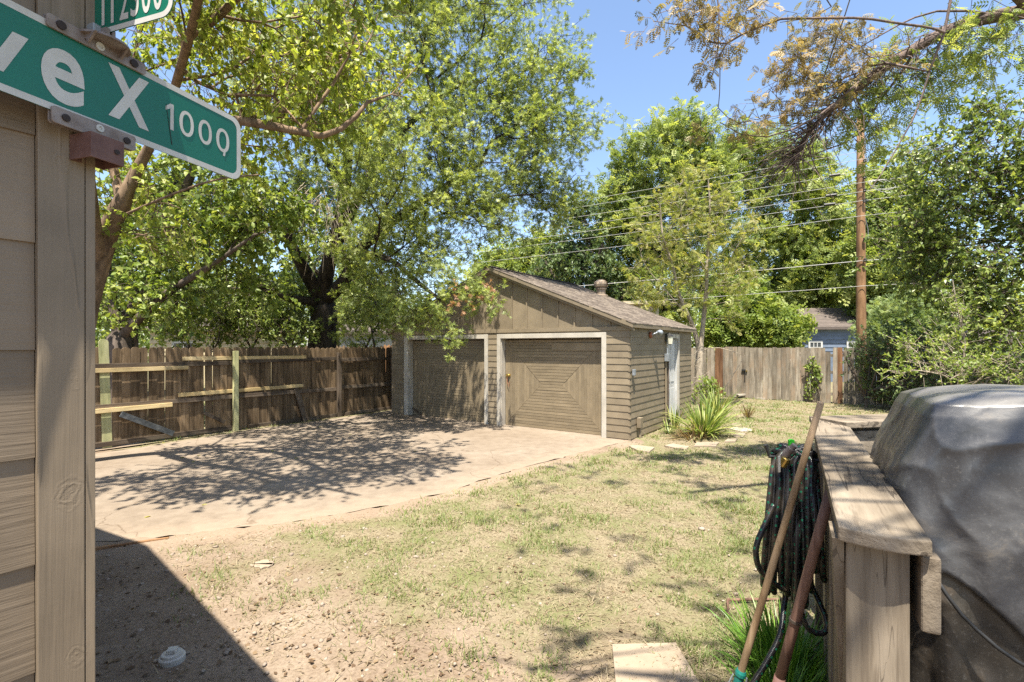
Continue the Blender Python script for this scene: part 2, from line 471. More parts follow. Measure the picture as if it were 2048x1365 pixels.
M['sign_white'] = m_simple('sign_white_sheeting', (0.495, 0.495, 0.4725), (0.39, 0.3825, 0.36), 9, 0.45, 0.03, 0.001, 90)
M['zinc'] = m_simple('weathered_zinc', (0.27, 0.235, 0.22), (0.15, 0.115, 0.1), 26, 0.6, 0.3, 0.002, 90, 0.3, 0.3)
M['rust_red'] = m_simple('red_oxide_paint', (0.14, 0.075, 0.062), (0.085, 0.04, 0.033), 18, 0.6, 0.2, 0.002, 90)
M['rust'] = m_simple('rust', (0.3, 0.1, 0.045), (0.16, 0.06, 0.03), 25, 0.8, 0.3, 0.002, 90)
M['dark_hole'] = m_simple('dark_iron', (0.03, 0.02, 0.018), (0.015, 0.01, 0.01), 20, 0.7)
M['galv'] = m_simple('galvanized_grey', (0.34, 0.37, 0.4), (0.22, 0.24, 0.26), 15, 0.45, 0.1, 0.002, 60, 0.4, 0.4)
M['black_metal'] = m_simple('black_metal', (0.025, 0.025, 0.025), (0.015, 0.015, 0.015), 20, 0.5)
M['brass'] = m_simple('brass', (0.55, 0.4, 0.13), (0.4, 0.28, 0.08), 20, 0.35, 0.05, 0.001, 60, 0.5, 0.9)
M['lamp_glass'] = m_simple('frosted_lamp_glass', (0.7, 0.68, 0.55), (0.6, 0.57, 0.45), 8, 0.2, 0.0)
M['vent_tan'] = m_simple('tan_vent_metal', (0.3, 0.245, 0.18), (0.22, 0.16, 0.12), 12, 0.5, 0.1, 0.002, 60)
M['teal'] = m_simple('teal_plastic', (0.012, 0.16, 0.135), (0.01, 0.12, 0.1), 12, 0.4, 0.05)
M['lime'] = m_simple('lime_plastic', (0.04, 0.42, 0.03), (0.03, 0.33, 0.02), 12, 0.35, 0.05)
M['wire'] = m_simple('wire_aluminium', (0.5, 0.49, 0.46), (0.4, 0.39, 0.37), 12, 0.5, 0.0)
M['red_cap'] = m_simple('red_berry', (0.5, 0.07, 0.02), (0.4, 0.05, 0.015), 12, 0.4, 0.0)
M['blue_siding'] = m_paint('blue_grey_siding_paint', (0.13, 0.165, 0.225), 'x', 0.6, 20, 0.1)
M['far_white'] = m_simple('far_white_paint', (0.48, 0.48, 0.464), (0.416, 0.416, 0.4), 6, 0.6, 0.05)
M['far_tan'] = m_simple('far_tan_paint', (0.5, 0.42, 0.27), (0.42, 0.35, 0.22), 6, 0.6, 0.05)
M['far_glass'] = m_simple('far_window_glass', (0.045, 0.055, 0.065), (0.03, 0.035, 0.04), 3, 0.1, 0.0, spec=0.6)
M['far_brick'] = m_simple('far_brick_brown', (0.24, 0.13, 0.08), (0.17, 0.09, 0.06), 20, 0.8, 0.1)
M['orange_wood'] = m_wood('orange_fence_wood', (0.2, 0.1, 0.05), (0.33, 0.18, 0.09), (0.42, 0.26, 0.14), 'z', 14)

def m_shingle(name, c1, c2):
    m, nt, out = nmat(name)
    p = principled(nt, out, 0.9, 0.15)
    at = nt.nodes.new('ShaderNodeAttribute'); at.attribute_name = 'tint'
    v = coords(nt, rand=False)
    n = noise(nt, v, 120, 3, 0.8)
    r = ramp(nt, [(0.3, c2), (0.7, c1)]); nt.links.new(at.outputs['Fac'], r.inputs[0])
    r2 = ramp(nt, [(0.3, (0.6, 0.6, 0.6)), (0.7, (1.15, 1.15, 1.15))]); nt.links.new(n, r2.inputs[0])
    nt.links.new(mixc(nt, 1, r.outputs[0], r2.outputs[0], 'MULTIPLY'), p.inputs['Base Color'])
    bump(nt, p, n, 0.3, 0.003)
    return m
M['shingle'] = m_shingle('brown_roof_shingle', (0.19, 0.157, 0.127), (0.12, 0.097, 0.08))
M['shingle_far'] = m_simple('far_roof_shingle', (0.13, 0.105, 0.09), (0.085, 0.068, 0.06), 6, 0.9, 0.2)

# concrete drive
def m_concrete():
    m, nt, out = nmat('driveway_concrete')
    p = principled(nt, out, 0.85, 0.25)
    v = coords(nt, rand=False)
    big = noise(nt, v, 0.55, 6, 0.6)
    r = ramp(nt, [(0.3, (0.17, 0.133, 0.098)), (0.5, (0.205, 0.165, 0.126)), (0.72, (0.235, 0.196, 0.155))])
    nt.links.new(big, r.inputs[0])
    mid = noise(nt, v, 5, 6, 0.7)
    r2 = ramp(nt, [(0.3, (0.78, 0.76, 0.74)), (0.65, (1.05, 1.05, 1.05))]); nt.links.new(mid, r2.inputs[0])
    col = mixc(nt, 1, r.outputs[0], r2.outputs[0], 'MULTIPLY')
    fine = noise(nt, v, 140, 3, 0.8)
    r3 = ramp(nt, [(0.25, (0.72, 0.7, 0.68)), (0.5, (1, 1, 1)), (0.8, (1.12, 1.1, 1.08))]); nt.links.new(fine, r3.inputs[0])
    col = mixc(nt, 0.8, col, r3.outputs[0], 'MULTIPLY')
    at = nt.nodes.new('ShaderNodeAttribute'); at.attribute_name = 'soil'
    edge = math_node(nt, 'ADD', at.outputs['Fac'], math_node(nt, 'MULTIPLY', math_node(nt, 'SUBTRACT', mid, 0.5), 0.9))
    re = ramp(nt, [(0.35, (0, 0, 0)), (0.85, (1, 1, 1))]); nt.links.new(edge, re.inputs[0])
    col = mixc(nt, math_node(nt, 'MULTIPLY', re.outputs[0], 0.75), col, (0.25, 0.193, 0.142))
    vo = nt.nodes.new('ShaderNodeTexVoronoi'); vo.feature = 'DISTANCE_TO_EDGE'; vo.inputs['Scale'].default_value = 0.33
    wv = nt.nodes.new('ShaderNodeVectorMath'); wv.operation = 'ADD'
    nn = nt.nodes.new('ShaderNodeTexNoise'); nn.inputs['Scale'].default_value = 1.3; nn.inputs['Detail'].default_value = 5
    nt.links.new(v, nn.inputs['Vector']); nt.links.new(v, wv.inputs[0]); nt.links.new(nn.outputs['Color'], wv.inputs[1]); nt.links.new(wv.outputs[0], vo.inputs['Vector'])
    rc = ramp(nt, [(0.0, (0.55, 0.5, 0.45)), (0.004, (1, 1, 1))]); nt.links.new(vo.outputs['Distance'], rc.inputs[0])
    col = mixc(nt, 0.8, col, rc.outputs[0], 'MULTIPLY')
    nt.links.new(col, p.inputs['Base Color'])
    bump(nt, p, math_node(nt, 'ADD', mid, math_node(nt, 'MULTIPLY', fine, 0.4)), 0.25, 0.008)
    return m
M['concrete'] = m_concrete()

def m_ground():
    m, nt, out = nmat('yard_soil')
    p = principled(nt, out, 0.95, 0.1)
    v = coords(nt, rand=False)
    n1 = noise(nt, v, 1.1, 6, 0.65)
    r = ramp(nt, [(0.3, (0.15, 0.107, 0.075)), (0.5, (0.22, 0.169, 0.124)), (0.7, (0.275, 0.22, 0.168))])
    nt.links.new(n1, r.inputs[0])
    fine = noise(nt, v, 45, 6, 0.75)
    r2 = ramp(nt, [(0.3, (0.55, 0.52, 0.5)), (0.55, (1, 1, 1)), (0.75, (1.2, 1.18, 1.15))]); nt.links.new(fine, r2.inputs[0])
    soil = mixc(nt, 0.9, r.outputs[0], r2.outputs[0], 'MULTIPLY')
    # straw thatch where the lawn grows
    v2 = coords(nt, (1, 0.35, 1), rand=False); th = noise(nt, v2, 60, 5, 0.75, 1.5)
    rt = ramp(nt, [(0.3, (0.1, 0.08, 0.05)), (0.5, (0.195, 0.16, 0.104)), (0.72, (0.27, 0.23, 0.16))]); nt.links.new(th, rt.inputs[0])
    gr = noise(nt, v, 1.7, 6, 0.7)
    rg = ramp(nt, [(0.42, (0, 0, 0)), (0.62, (1, 1, 1))]); nt.links.new(gr, rg.inputs[0])
    thatch = mixc(nt, math_node(nt, 'MULTIPLY', rg.outputs[0], 0.75), rt.outputs[0], (0.11, 0.125, 0.045))
    at = nt.nodes.new('ShaderNodeAttribute'); at.attribute_name = 'lawn'
    lw = math_node(nt, 'ADD', at.outputs['Fac'], math_node(nt, 'MULTIPLY', math_node(nt, 'SUBTRACT', fine, 0.5), 0.7))
    rl = ramp(nt, [(0.35, (0, 0, 0)), (0.65, (1, 1, 1))]); nt.links.new(lw, rl.inputs[0])
    col = mixc(nt, rl.outputs[0], soil, thatch)
    at2 = nt.nodes.new('ShaderNodeAttribute'); at2.attribute_name = 'clay'
    col = mixc(nt, math_node(nt, 'MULTIPLY', at2.outputs['Fac'], 0.55), col, (0.26, 0.192, 0.138))
    nt.links.new(col, p.inputs['Base Color'])
    bump(nt, p, math_node(nt, 'ADD', fine, n1), 0.6, 0.02)
    return m
M['ground'] = m_ground()

def m_vinyl(name, stops, top=0.8):
    m, nt, out = nmat(name)
    p = principled(nt, out, 0.4, 0.5)
    p.inputs['Coat Weight'].default_value = 0.35; p.inputs['Coat Roughness'].default_value = 0.22
    v = coords(nt, rand=False)
    n1 = noise(nt, v, 3.2, 7, 0.7, 0.5)
    r = ramp(nt, stops)
    nt.links.new(n1, r.inputs[0])
    n2 = noise(nt, v, 95, 4, 0.8)
    r2 = ramp(nt, [(0.56, (0, 0, 0)), (0.75, (1, 1, 1))]); nt.links.new(n2, r2.inputs[0])
    col = mixc(nt, math_node(nt, 'MULTIPLY', r2.outputs[0], 0.25), r.outputs[0], (0.3, 0.28, 0.26))
    ge = nt.nodes.new('ShaderNodeNewGeometry'); sx = nt.nodes.new('ShaderNodeSeparateXYZ'); nt.links.new(ge.outputs['Normal'], sx.inputs[0])
    dust = math_node(nt, 'MULTIPLY', math_node(nt, 'MAXIMUM', sx.outputs['Z'], 0.0), math_node(nt, 'ADD', n1, 0.15))
    col = mixc(nt, math_node(nt, 'MULTIPLY', dust, top, True), col, (0.2, 0.185, 0.165))
    nt.links.new(col, p.inputs['Base Color'])
    rr = nt.nodes.new('ShaderNodeMapRange'); rr.inputs['To Min'].default_value = 0.36; rr.inputs['To Max'].default_value = 0.6
    nt.links.new(n1, rr.inputs[0]); nt.links.new(rr.outputs[0], p.inputs['Roughness'])
    bump(nt, p, math_node(nt, 'ADD', noise(nt, v, 14, 4, 0.6, 1.0), math_node(nt, 'MULTIPLY', n2, 0.1)), 0.1, 0.015)
    return m
M['vinyl'] = m_vinyl('dusty_black_vinyl', [(0.36, (0.013, 0.013, 0.015)), (0.5, (0.032, 0.033, 0.037)), (0.62, (0.07, 0.071, 0.075)), (0.7, (0.14, 0.125, 0.108)), (0.82, (0.22, 0.18, 0.14))])
M['vinyl_low'] = m_vinyl('stained_shaded_vinyl', [(0.4, (0.01, 0.009, 0.008)), (0.55, (0.022, 0.018, 0.014)), (0.68, (0.06, 0.043, 0.028)), (0.8, (0.13, 0.095, 0.06))], 0.3)  # brown stains, plus the shade below the hem put into the darker colour

def m_hose():
    m, nt, out = nmat('black_green_hose')
    p = principled(nt, out, 0.35, 0.5)
    at = nt.nodes.new('ShaderNodeUVMap'); at.uv_map = 'UVMap'
    sx = nt.nodes.new('ShaderNodeSeparateXYZ'); nt.links.new(at.outputs[0], sx.inputs[0])
    fr = math_node(nt, 'FRACT', math_node(nt, 'MULTIPLY', sx.outputs[0], 22.0))
    dash = math_node(nt, 'LESS_THAN', fr, 0.24)
    fr2 = math_node(nt, 'FRACT', math_node(nt, 'MULTIPLY', sx.outputs[1], 3.0))
    stripe = math_node(nt, 'LESS_THAN', fr2, 0.32)
    v = coords(nt, rand=False); n1 = noise(nt, v, 9, 5)
    r = ramp(nt, [(0.45, (0.012, 0.012, 0.014)), (0.62, (0.05, 0.04, 0.03)), (0.75, (0.16, 0.12, 0.085))]); nt.links.new(n1, r.inputs[0])
    col = mixc(nt, math_node(nt, 'MULTIPLY', dash, stripe), r.outputs[0], (0.01, 0.125, 0.066))
    nt.links.new(col, p.inputs['Base Color'])
    w = nt.nodes.new('ShaderNodeMath'); w.operation = 'SINE'
    nt.links.new(math_node(nt, 'MULTIPLY', sx.outputs[0], 900.0), w.inputs[0])
    bump(nt, p, w.outputs[0], 0.15, 0.002)
    return m
M['hose'] = m_hose()
# ------------------------------------------------------------------ yard axes (house, garage and fences share them)
NS = Vector((0.815, -0.579, 0)).normalized()     # along the garage front, to the right
DD = Vector((0.579, 0.815, 0)).normalized()      # into the depth, along the garage side
TH = math.atan2(NS.y, NS.x)                      # rotation of a local frame with x = NS, y = DD
PH = math.atan2(DD.y, DD.x)                      # rotation of a local frame with x = DD

# ------------------------------------------------------------------ ground
drive_px = [(60, 1100), (182, 1086), (300, 1080), (420, 1064), (540, 1052), (660, 1034), (780, 1012), (880, 990), (960, 964), (1030, 942),
            (1100, 923), (1170, 905), (1215, 893), (1262, 884)]
drive_front = [G(x, y) for x, y in drive_px]
drive_back = [Vector((-3.27, 13.61, 0)) + NS * 6.82 + DD * 0.3, Vector((-3.27, 13.61, 0)) + DD * 0.3 - NS * 0.02, Vector((-3.32, 14.6, 0)),
              Vector((-6.07, 10.84, 0)) + DD * 3.6 + NS * 0.25, Vector((-6.07, 10.84, 0)) + NS * 0.3, Vector((-6.07, 10.84, 0)) - DD * 1.9 + NS * 0.55, Vector((-6.07, 10.84, 0)) - DD * 5 + NS * 0.35]
drive_poly = drive_front + drive_back

def edge_dist(X, Y, pts):
    d = np.full(X.shape, 1e9)
    for a, b in zip(pts[:-1], pts[1:]):
        ax, ay, bx, by = a.x, a.y, b.x, b.y
        L2 = (bx - ax) ** 2 + (by - ay) ** 2
        t = np.clip(((X - ax) * (bx - ax) + (Y - ay) * (by - ay)) / L2, 0, 1)
        d = np.minimum(d, np.hypot(X - ax - t * (bx - ax), Y - ay - t * (by - ay)))
    return d

def inside(X, Y, poly):
    r = np.zeros(X.shape, dtype=bool)
    n = len(poly)
    for i in range(n):
        a, b = poly[i], poly[(i + 1) % n]
        c = (a.y > Y) != (b.y > Y)
        with np.errstate(divide='ignore', invalid='ignore'):
            xi = (b.x - a.x) * (Y - a.y) / (b.y - a.y if b.y != a.y else 1e-9) + a.x
        r ^= c & (X < xi)
    return r

def lawn_weight(X, Y):
    """0 bare dirt .. 1 lawn"""
    n = fbm(X * 0.9 + 3, Y * 0.9, 21, 4)
    # bare band near the house and in front, and along the drive at the left
    k = np.minimum((X * 0.66 + Y * 0.75 - 1.35) * 0.52, 1.1)
    w = np.clip(k + (n - 0.5) * 1.9, 0, 1)
    return w

def build_ground():
    nx, ny = 300, 270
    xs = np.linspace(-10, 17, nx); ys = np.linspace(0.5, 24, ny)
    X, Y = np.meshgrid(xs, ys)
    ins = inside(X, Y, drive_poly)
    de = edge_dist(X, Y, drive_poly + [drive_poly[0]])
    Z = (fbm(X * 1.3, Y * 1.3, 5, 4) - 0.5) * 0.035 + (fbm(X * 6, Y * 6, 9, 2) - 0.5) * 0.016
    Z = np.where(ins, np.where(de < 0.13, 0.004, -0.05 * np.clip((de - 0.13) / 0.15, 0, 1)), Z * np.clip(de / 0.5, 0.0, 1) + 0.019 * np.exp(-(de / 0.22) ** 2))
    border = np.minimum.reduce([X + 10, 17 - X, Y - 0.5, 24 - Y])
    Z = Z * np.clip(border / 0.5, 0, 1)
    V = np.stack([X.ravel(), Y.ravel(), Z.ravel()], 1)
    idx = np.arange(nx * ny).reshape(ny, nx)
    a, b, c, d = idx[:-1, :-1].ravel(), idx[:-1, 1:].ravel(), idx[1:, 1:].ravel(), idx[1:, :-1].ravel()
    T = np.concatenate([np.stack([a, b, c], 1), np.stack([a, c, d], 1)])
    n0 = len(V)
    ox0, ox1, oy0, oy1 = -500, 500, -300, 900
    gx = [ox0, -10, 17, ox1]; gy = [oy0, 0.5, 24, oy1]
    ev = [(x, y, 0.0) for y in gy for x in gx]
    et = []
    for j in range(3):
        for i in range(3):
            if i == 1 and j == 1: continue
            p = n0 + j * 4 + i
            et += [(p, p + 1, p + 5), (p, p + 5, p + 4)]
    V = np.concatenate([V, np.array(ev)]); T = np.concatenate([T, np.array(et)])
    me = np_mesh('ground', V, T, M['ground'], smooth=True)
    lw = lawn_weight(V[:, 0], V[:, 1])
    dd = edge_dist(V[:, 0], V[:, 1], drive_front)
    lw = lw * np.clip((dd - 0.12) / 0.25, 0, 1)
    clay = np.exp(-(dd / 0.28) ** 2) * np.clip((2.0 - V[:, 0]) / 2.5, 0.15, 1)
    for nm, val in (('lawn', lw), ('clay', clay)):
        at = me.attributes.new(nm, 'FLOAT', 'POINT'); at.data.foreach_set('value', val.astype(np.float32))
    tag(link('ground', me), kind='structure')
build_ground()

def build_drive():
    bm = bmesh.new()
    pts = []
    for a, b in zip(drive_poly, drive_poly[1:] + drive_poly[:1]):
        n = max(1, int((b - a).length / 0.12))
        for k in range(n):
            p = a.lerp(b, k / n)
            j = 0.035 if len(pts) and p.y < 13 else 0.0
            pts.append(Vector((p.x + random.uniform(-j, j), p.y + random.uniform(-j, j), 0.012)))
    top = [bm.verts.new(p) for p in pts]
    bm.faces.new(top)
    bmesh.ops.triangulate(bm, faces=list(bm.faces), ngon_method='EAR_CLIP')
    bmesh.ops.recalc_face_normals(bm, faces=bm.faces)
    for f in bm.faces:
        if f.normal.z < 0: f.normal_flip()
    # fine interior grid for the soil attribute
    for k in range(4):
        bmesh.ops.subdivide_edges(bm, edges=[e for e in bm.edges if e.calc_length() > 0.35], cuts=1)
        bmesh.ops.triangulate(bm, faces=[f for f in bm.faces if len(f.verts) > 3])
    rim = [e for e in bm.edges if e.is_boundary]
    r = bmesh.ops.extrude_edge_only(bm, edges=rim)
    for g in r['geom']:
        if isinstance(g, bmesh.types.BMVert): g.co.z -= 0.1
    me = bpy.data.meshes.new('driveway'); bm.to_mesh(me); bm.free()
    co = np.empty(len(me.vertices) * 3, dtype=np.float32); me.vertices.foreach_get('co', co); co = co.reshape(-1, 3)
    d = edge_dist(co[:, 0], co[:, 1], drive_front)
    soil = np.exp(-(d / 0.5) ** 2) * 0.8
    fl = edge_dist(co[:, 0], co[:, 1], drive_back[3:])
    soil = np.maximum(soil, np.exp(-(fl / 0.4) ** 2) * 0.6)
    at = me.attributes.new('soil', 'FLOAT', 'POINT'); at.data.foreach_set('value', soil.astype(np.float32))
    me.materials.append(M['concrete'])
    tag(link('driveway', me), kind='structure')
build_drive()

# ------------------------------------------------------------------ house at the left edge
def build_house():
    Cn = Vector((-1.077, 1.273, 0.0))
    h = thing('house', 'brown lap sided house corner at the left edge behind the green street sign', 'house', Cn, TH)
    body = MB().box(-6, -0.012, -5, -0.012, 0, 2.93)
    body.build('wall', M['trim'], h)
    # lap siding boards on the wall that faces the yard (x = 0), lap edges at the measured heights
    exp = 0.2555
    zb = 1.056 - 5 * exp
    k = 0
    while zb + exp * k < 2.9:
        z0 = zb + exp * k; z1 = z0 + exp + 0.02
        z0c = max(z0, 0.02)
        mb = MB()
        mb.prism([(-0.012, z0c), (0.0055, z0c), (0.0055, z0c + 0.006), (-0.003, min(z1, 2.92)), (-0.012, min(z1, 2.92))],
                 lambda a, b, d: Vector((a, d, b)), -5, -0.1065)
        mb.build('siding_board', M['siding'], h)
        k += 1
    # corner trim: two boards
    MB().box(-0.012, 0.021, -0.105, -0.0175, 0.02, 2.93).build('corner_trim', M['trim'], h, bevel=0.0025)
    MB().box(-0.09, 0.019, -0.016, 0.004, 0.02, 2.93).build('corner_trim', M['trim'], h, bevel=0.002)
    # roof with soffit and fascia
    rf = MB()
    rf.prism([(0.19, 2.95), (0.19, 3.08), (-3.0, 4.3), (-6.2, 3.08), (-6.2, 2.95)], lambda a, b, d: Vector((a, d, b)), -5.3, -0.012)
    roof = rf.build('roof', M['shingle_far'], h)
    fb = MB(); fb.box(0.1905, 0.208, -5.3, 0.003, 2.94, 3.09)
    fb.build('fascia', M['trim'], roof)
    fb = MB(); fb.box(-6.2, 0.19, -0.0115, 0.003, 2.94, 3.09)
    fb.build('fascia', M['trim'], roof)
build_house()

# ------------------------------------------------------------------ street signs on the corner of the house
def letter(ch, x0, x1, z0, z1, y, mat, parent, bold=0.0, name='letter', thick=0.0006):
    cu = bpy.data.curves.new('glyph', 'FONT'); cu.body = ch; cu.size = 1.0; cu.offset = bold; cu.extrude = 0.0; cu.resolution_u = 6
    tmp = bpy.data.objects.new('glyph', cu); COL.objects.link(tmp)
    dg = bpy.context.evaluated_depsgraph_get(); dg.update()
    me = bpy.data.meshes.new_from_object(tmp.evaluated_get(dg))
    bpy.data.objects.remove(tmp); bpy.data.curves.remove(cu)
    co = np.empty(len(me.vertices) * 3, dtype=np.float32); me.vertices.foreach_get('co', co); co = co.reshape(-1, 3)
    mn, mx = co.min(0), co.max(0)
    out = np.empty_like(co)
    out[:, 0] = x0 + (co[:, 0] - mn[0]) / max(mx[0] - mn[0], 1e-6) * (x1 - x0)
    out[:, 2] = z0 + (co[:, 1] - mn[1]) / max(mx[1] - mn[1], 1e-6) * (z1 - z0)
    out[:, 1] = y
    me.vertices.foreach_set('co', out.ravel())
    me.materials.clear(); me.materials.append(mat); me.update()
    return link(name, me, parent)

def stroke(pts, w, y, mat, parent, name='letter'):
    mb = MB()
    mb.quad(*[(a, y, b) for a, b in pts])
    return mb.build(name, mat, parent)

def rounded(x0, x1, z0, z1, r, n=6, left=True, right=True):
    pts = []
    for cx_, cz_, a0, on in ((x1 - r, z0 + r, -90, right), (x1 - r, z1 - r, 0, right), (x0 + r, z1 - r, 90, left), (x0 + r, z0 + r, 180, left)):
        for k in range(n + 1):
            a = R(a0 + 90 * k / n)
            rr = r
            pts.append((cx_ + rr * math.cos(a), cz_ + rr * math.sin(a)))
    return pts

def ring_face(mb, outer, inner, y):
    n = len(outer)
    for i in range(n):
        j = (i + 1) % n
        mb.quad(*[(p[0], y, p[1]) for p in (outer[i], outer[j], inner[j], inner[i])])

def build_signs():
    K = 1.316
    C = Vector((-0.785 * K, 0.954 * K, 0))
    u = Vector((0.31, 0.95, 0)).normalized()
    z0, z1 = 2.379, 2.583
    rz = math.atan2(u.y, u.x)
    s = thing('street_sign', 'large green street name sign with white letters and 1000, held at the house corner', 'street sign', (C.x, C.y, z0), rz)
    Hh = z1 - z0
    zz = lambda z: H + (z - H) * K - z0
    bl = MB().prism(rounded(-0.42, 0.42, 0, Hh, 0.034), lambda a, b, d: Vector((a, d, b)), 0.0, 0.0022)
    blade = bl.build('sign_blade', M['sign_green'], s)
    bd = MB(); ring_face(bd, rounded(-0.42, 0.42, 0, Hh, 0.034), rounded(-0.404, 0.404, 0.016, Hh - 0.016, 0.024), -0.0006)
    bd.build('border', M['sign_white'], blade)
    y = -0.0009
    mk = M['sign_white']
    # A (hidden beyond the frame), v, e, X
    cap0, cap1 = zz(2.279), zz(2.381)
    letter('A', -0.362, -0.262, cap0, cap1, y, mk, blade, 0.02)
    letter('v', -0.252, -0.152, cap0, zz(2.352), y, mk, blade, 0.02)
    letter('e', -0.098 * K, -0.031 * K, zz(2.266), zz(2.362), y, mk, blade, 0.022)
    xa, xb, xw = 0.0096 * K, 0.088 * K, 0.0265
    stroke([(xa, cap1), (xa + xw, cap1), (xb, cap0), (xb - xw, cap0)], 0, y, mk, blade)
    stroke([(xa, cap0), (xa + xw, cap0), (xb, cap1), (xb - xw, cap1)], 0, y - 0.0001, mk, blade)
    d0, d1 = zz(2.3025), zz(2.359)
    stroke([(0.134 * K, d0), (0.142 * K, d0), (0.142 * K, d1), (0.1345 * K, d1)], 0, y, mk, blade)
    stroke([(0.1345 * K, d1), (0.124 * K, d1 - 0.013), (0.124 * K, d1 - 0.024), (0.1345 * K, d1 - 0.014)], 0, y - 0.0001, mk, blade)
    for (a, b) in ((0.155, 0.19), (0.2015, 0.2365), (0.248, 0.285)):
        letter('0', a * K, b * K, d0, d1, y, mk, blade, 0.0)
    # drip below the last zero
    stroke([(0.2665 * K, d0 - 0.011), (0.2725 * K, d0 - 0.011), (0.2755 * K, d0 + 0.012), (0.2705 * K, d0 + 0.012)], 0, y - 0.0001, mk, blade)
    # scratches
    sc = MB(); sc.quad((0.137 * K, y - 0.0002, 0.03), (0.139 * K, y - 0.0002, 0.03), (0.1255 * K, y - 0.0002, 0.14), (0.1245 * K, y - 0.0002, 0.14))
    sc.build('scratch', M['dark_hole'], blade)
    # clamp below with the red square socket
    br = MB().prism(rounded(-0.112, 0.076, -0.029, 0.010, 0.007, 4), lambda a, b, d: Vector((a, d, b)), -0.008, -0.0025)
    low = br.build('clamp_bracket', M['zinc'], s, bevel=0.0012)
    br = MB().prism(rounded(-0.112, 0.076, -0.029, 0.010, 0.007, 4), lambda a, b, d: Vector((a, d, b)), 0.0035, 0.008)
    br.build('clamp_bracket', M['zinc'], s, bevel=0.0012)
    for bx in (-0.085, 0.052):
        MB().lathe([(0.0085, 0), (0.0085, 0.004), (0.004, 0.0045)], 12).build('bolt_hole', M['dark_hole'], low, loc=(bx, -0.0085, -0.010), rot=(R(90), 0, 0))
    MB().lathe([(0.009, 0), (0.009, 0.003), (0.0045, 0.0032), (0.0042, 0.001)], 14).build('rivet', M['sign_white'], low, loc=(-0.012, -0.0085, -0.004), rot=(R(90), 0, 0))
    # open square socket
    sk = MB()
    a, t, zt, zb = 0.038, 0.004, -0.0295, -0.09
    sk.box(-a, a, -a, -a + t, zb, zt); sk.box(-a, a, a - t, a, zb, zt); sk.box(-a, -a + t, -a + t, a - t, zb, zt); sk.box(a - t, a, -a + t, a - t, zb, zt)
    sk.box(-a + t, a - t, -a + t, a - t, zt - t, zt)
    sok = sk.build('socket', M['rust_red'], s, loc=(-0.012, 0.0, 0), rot=(0, 0, 0))
    MB().lathe([(0.006, 0), (0.006, 0.003)], 10).build('screw', M['dark_hole'], sok, loc=(0.02, -0.0385, -0.06), rot=(R(90), 0, 0))
    # arm that holds the sign to the house
    MB().box(-0.30, -0.012, 0.0105, 0.026, 0.05, 0.075).build('mounting_arm', M['zinc'], s)
    # upper sign, square to the first
    u2 = Vector((0.95, -0.31, 0)).normalized()
    zs = z1 + 0.036
    s2 = thing('street_sign', 'smaller green sign reading 2300, crossing above the lower street sign', 'street sign', (C.x, C.y, zs), math.atan2(u2.y, u2.x))
    L0, L1 = -0.135, 0.24
    bl = MB().prism(rounded(L0, L1, 0, Hh, 0.034), lambda a, b, d: Vector((a, d, b)), 0.0, 0.0022)
    b2 = bl.build('sign_blade', M['sign_green'], s2)
    bd = MB(); ring_face(bd, rounded(L0, L1, 0, Hh, 0.034), rounded(L0 + 0.013, L1 - 0.013, 0.013, Hh - 0.013, 0.024), -0.0006)
    bd.build('border', M['sign_white'], b2)
    for ch, a, b in (('2', 0.062, 0.092), ('3', 0.1, 0.128), ('0', 0.138, 0.168), ('0', 0.177, 0.206)):
        letter(ch, a, b, 0.021, 0.115, y, mk, b2, 0.012)
    for a in (-0.002, 0.031):
        stroke([(a, 0.021), (a + 0.01, 0.021), (a + 0.01, 0.14), (a, 0.14)], 0, y, mk, b2)
    # cast bracket between the two signs (belongs to the upper sign)
    cb = MB()
    ub = Vector((0.31 * 0.95 - 0.95 * 0.31, 0, 0))
    rot = rz - math.atan2(u2.y, u2.x)
    pl = MB().prism(rounded(-0.122, 0.102, -0.053, -0.022, 0.007, 4), lambda a, b, d: Vector((a, d, b)), -0.0085, -0.0026)
    top = pl.build('cross_bracket', M['zinc'], s2, rot=(0, 0, rot), bevel=0.0012)
    pl = MB().prism(rounded(-0.122, 0.102, -0.053, -0.022, 0.007, 4), lambda a, b, d: Vector((a, d, b)), 0.0036, 0.0085)
    pl.build('cross_bracket', M['zinc'], s2, rot=(0, 0, rot), bevel=0.0012)
    for bx in (-0.095, 0.07):
        MB().lathe([(0.010, 0), (0.010, 0.004), (0.005, 0.0045)], 12).build('bolt_hole', M['dark_hole'], top, loc=(bx, -0.009, -0.038), rot=(R(90), 0, 0))
    MB().lathe([(0.010, 0), (0.010, 0.003), (0.0055, 0.0032), (0.005, 0.001)], 14).build('rivet', M['sign_white'], top, loc=(-0.012, -0.009, -0.04), rot=(R(90), 0, 0))
    # domed saddle with ribs
    MB().lathe([(0.058, -0.028), (0.056, -0.022), (0.04, -0.014), (0.02, -0.009)], 20).build('saddle', M['zinc'], s2, smooth=False)
    for a in (-0.045, 0.03):
        MB().prism([(-0.018, -0.05), (0.0, -0.025), (-0.045, -0.025)][::-1], lambda p, q, d: Vector((d, p, q)), a, a + 0.005).build('rib', M['zinc'], top)
    cl = MB(); cl.box(-0.04, 0.03, -0.011, -0.0025, -0.012, 0.006); cl.box(-0.04, 0.03, 0.0035, 0.011, -0.012, 0.006)
    cl.build('blade_clip', M['zinc'], s2)
    MB().obox((-0.002, -0.018, -0.006), (0.012, 0, 0), (0, 0.009, 0), (0, 0, 0.018)).build('clip_bolt', M['galv'], s2, bevel=0.002)
build_signs()

# ------------------------------------------------------------------ garage
GL = Vector((-3.27, 13.61, 0.0))
GW, GD = 6.82, 4.14
def gx(s): return 6.33 - s           # from the measured distance left of the right-hand trim to local x

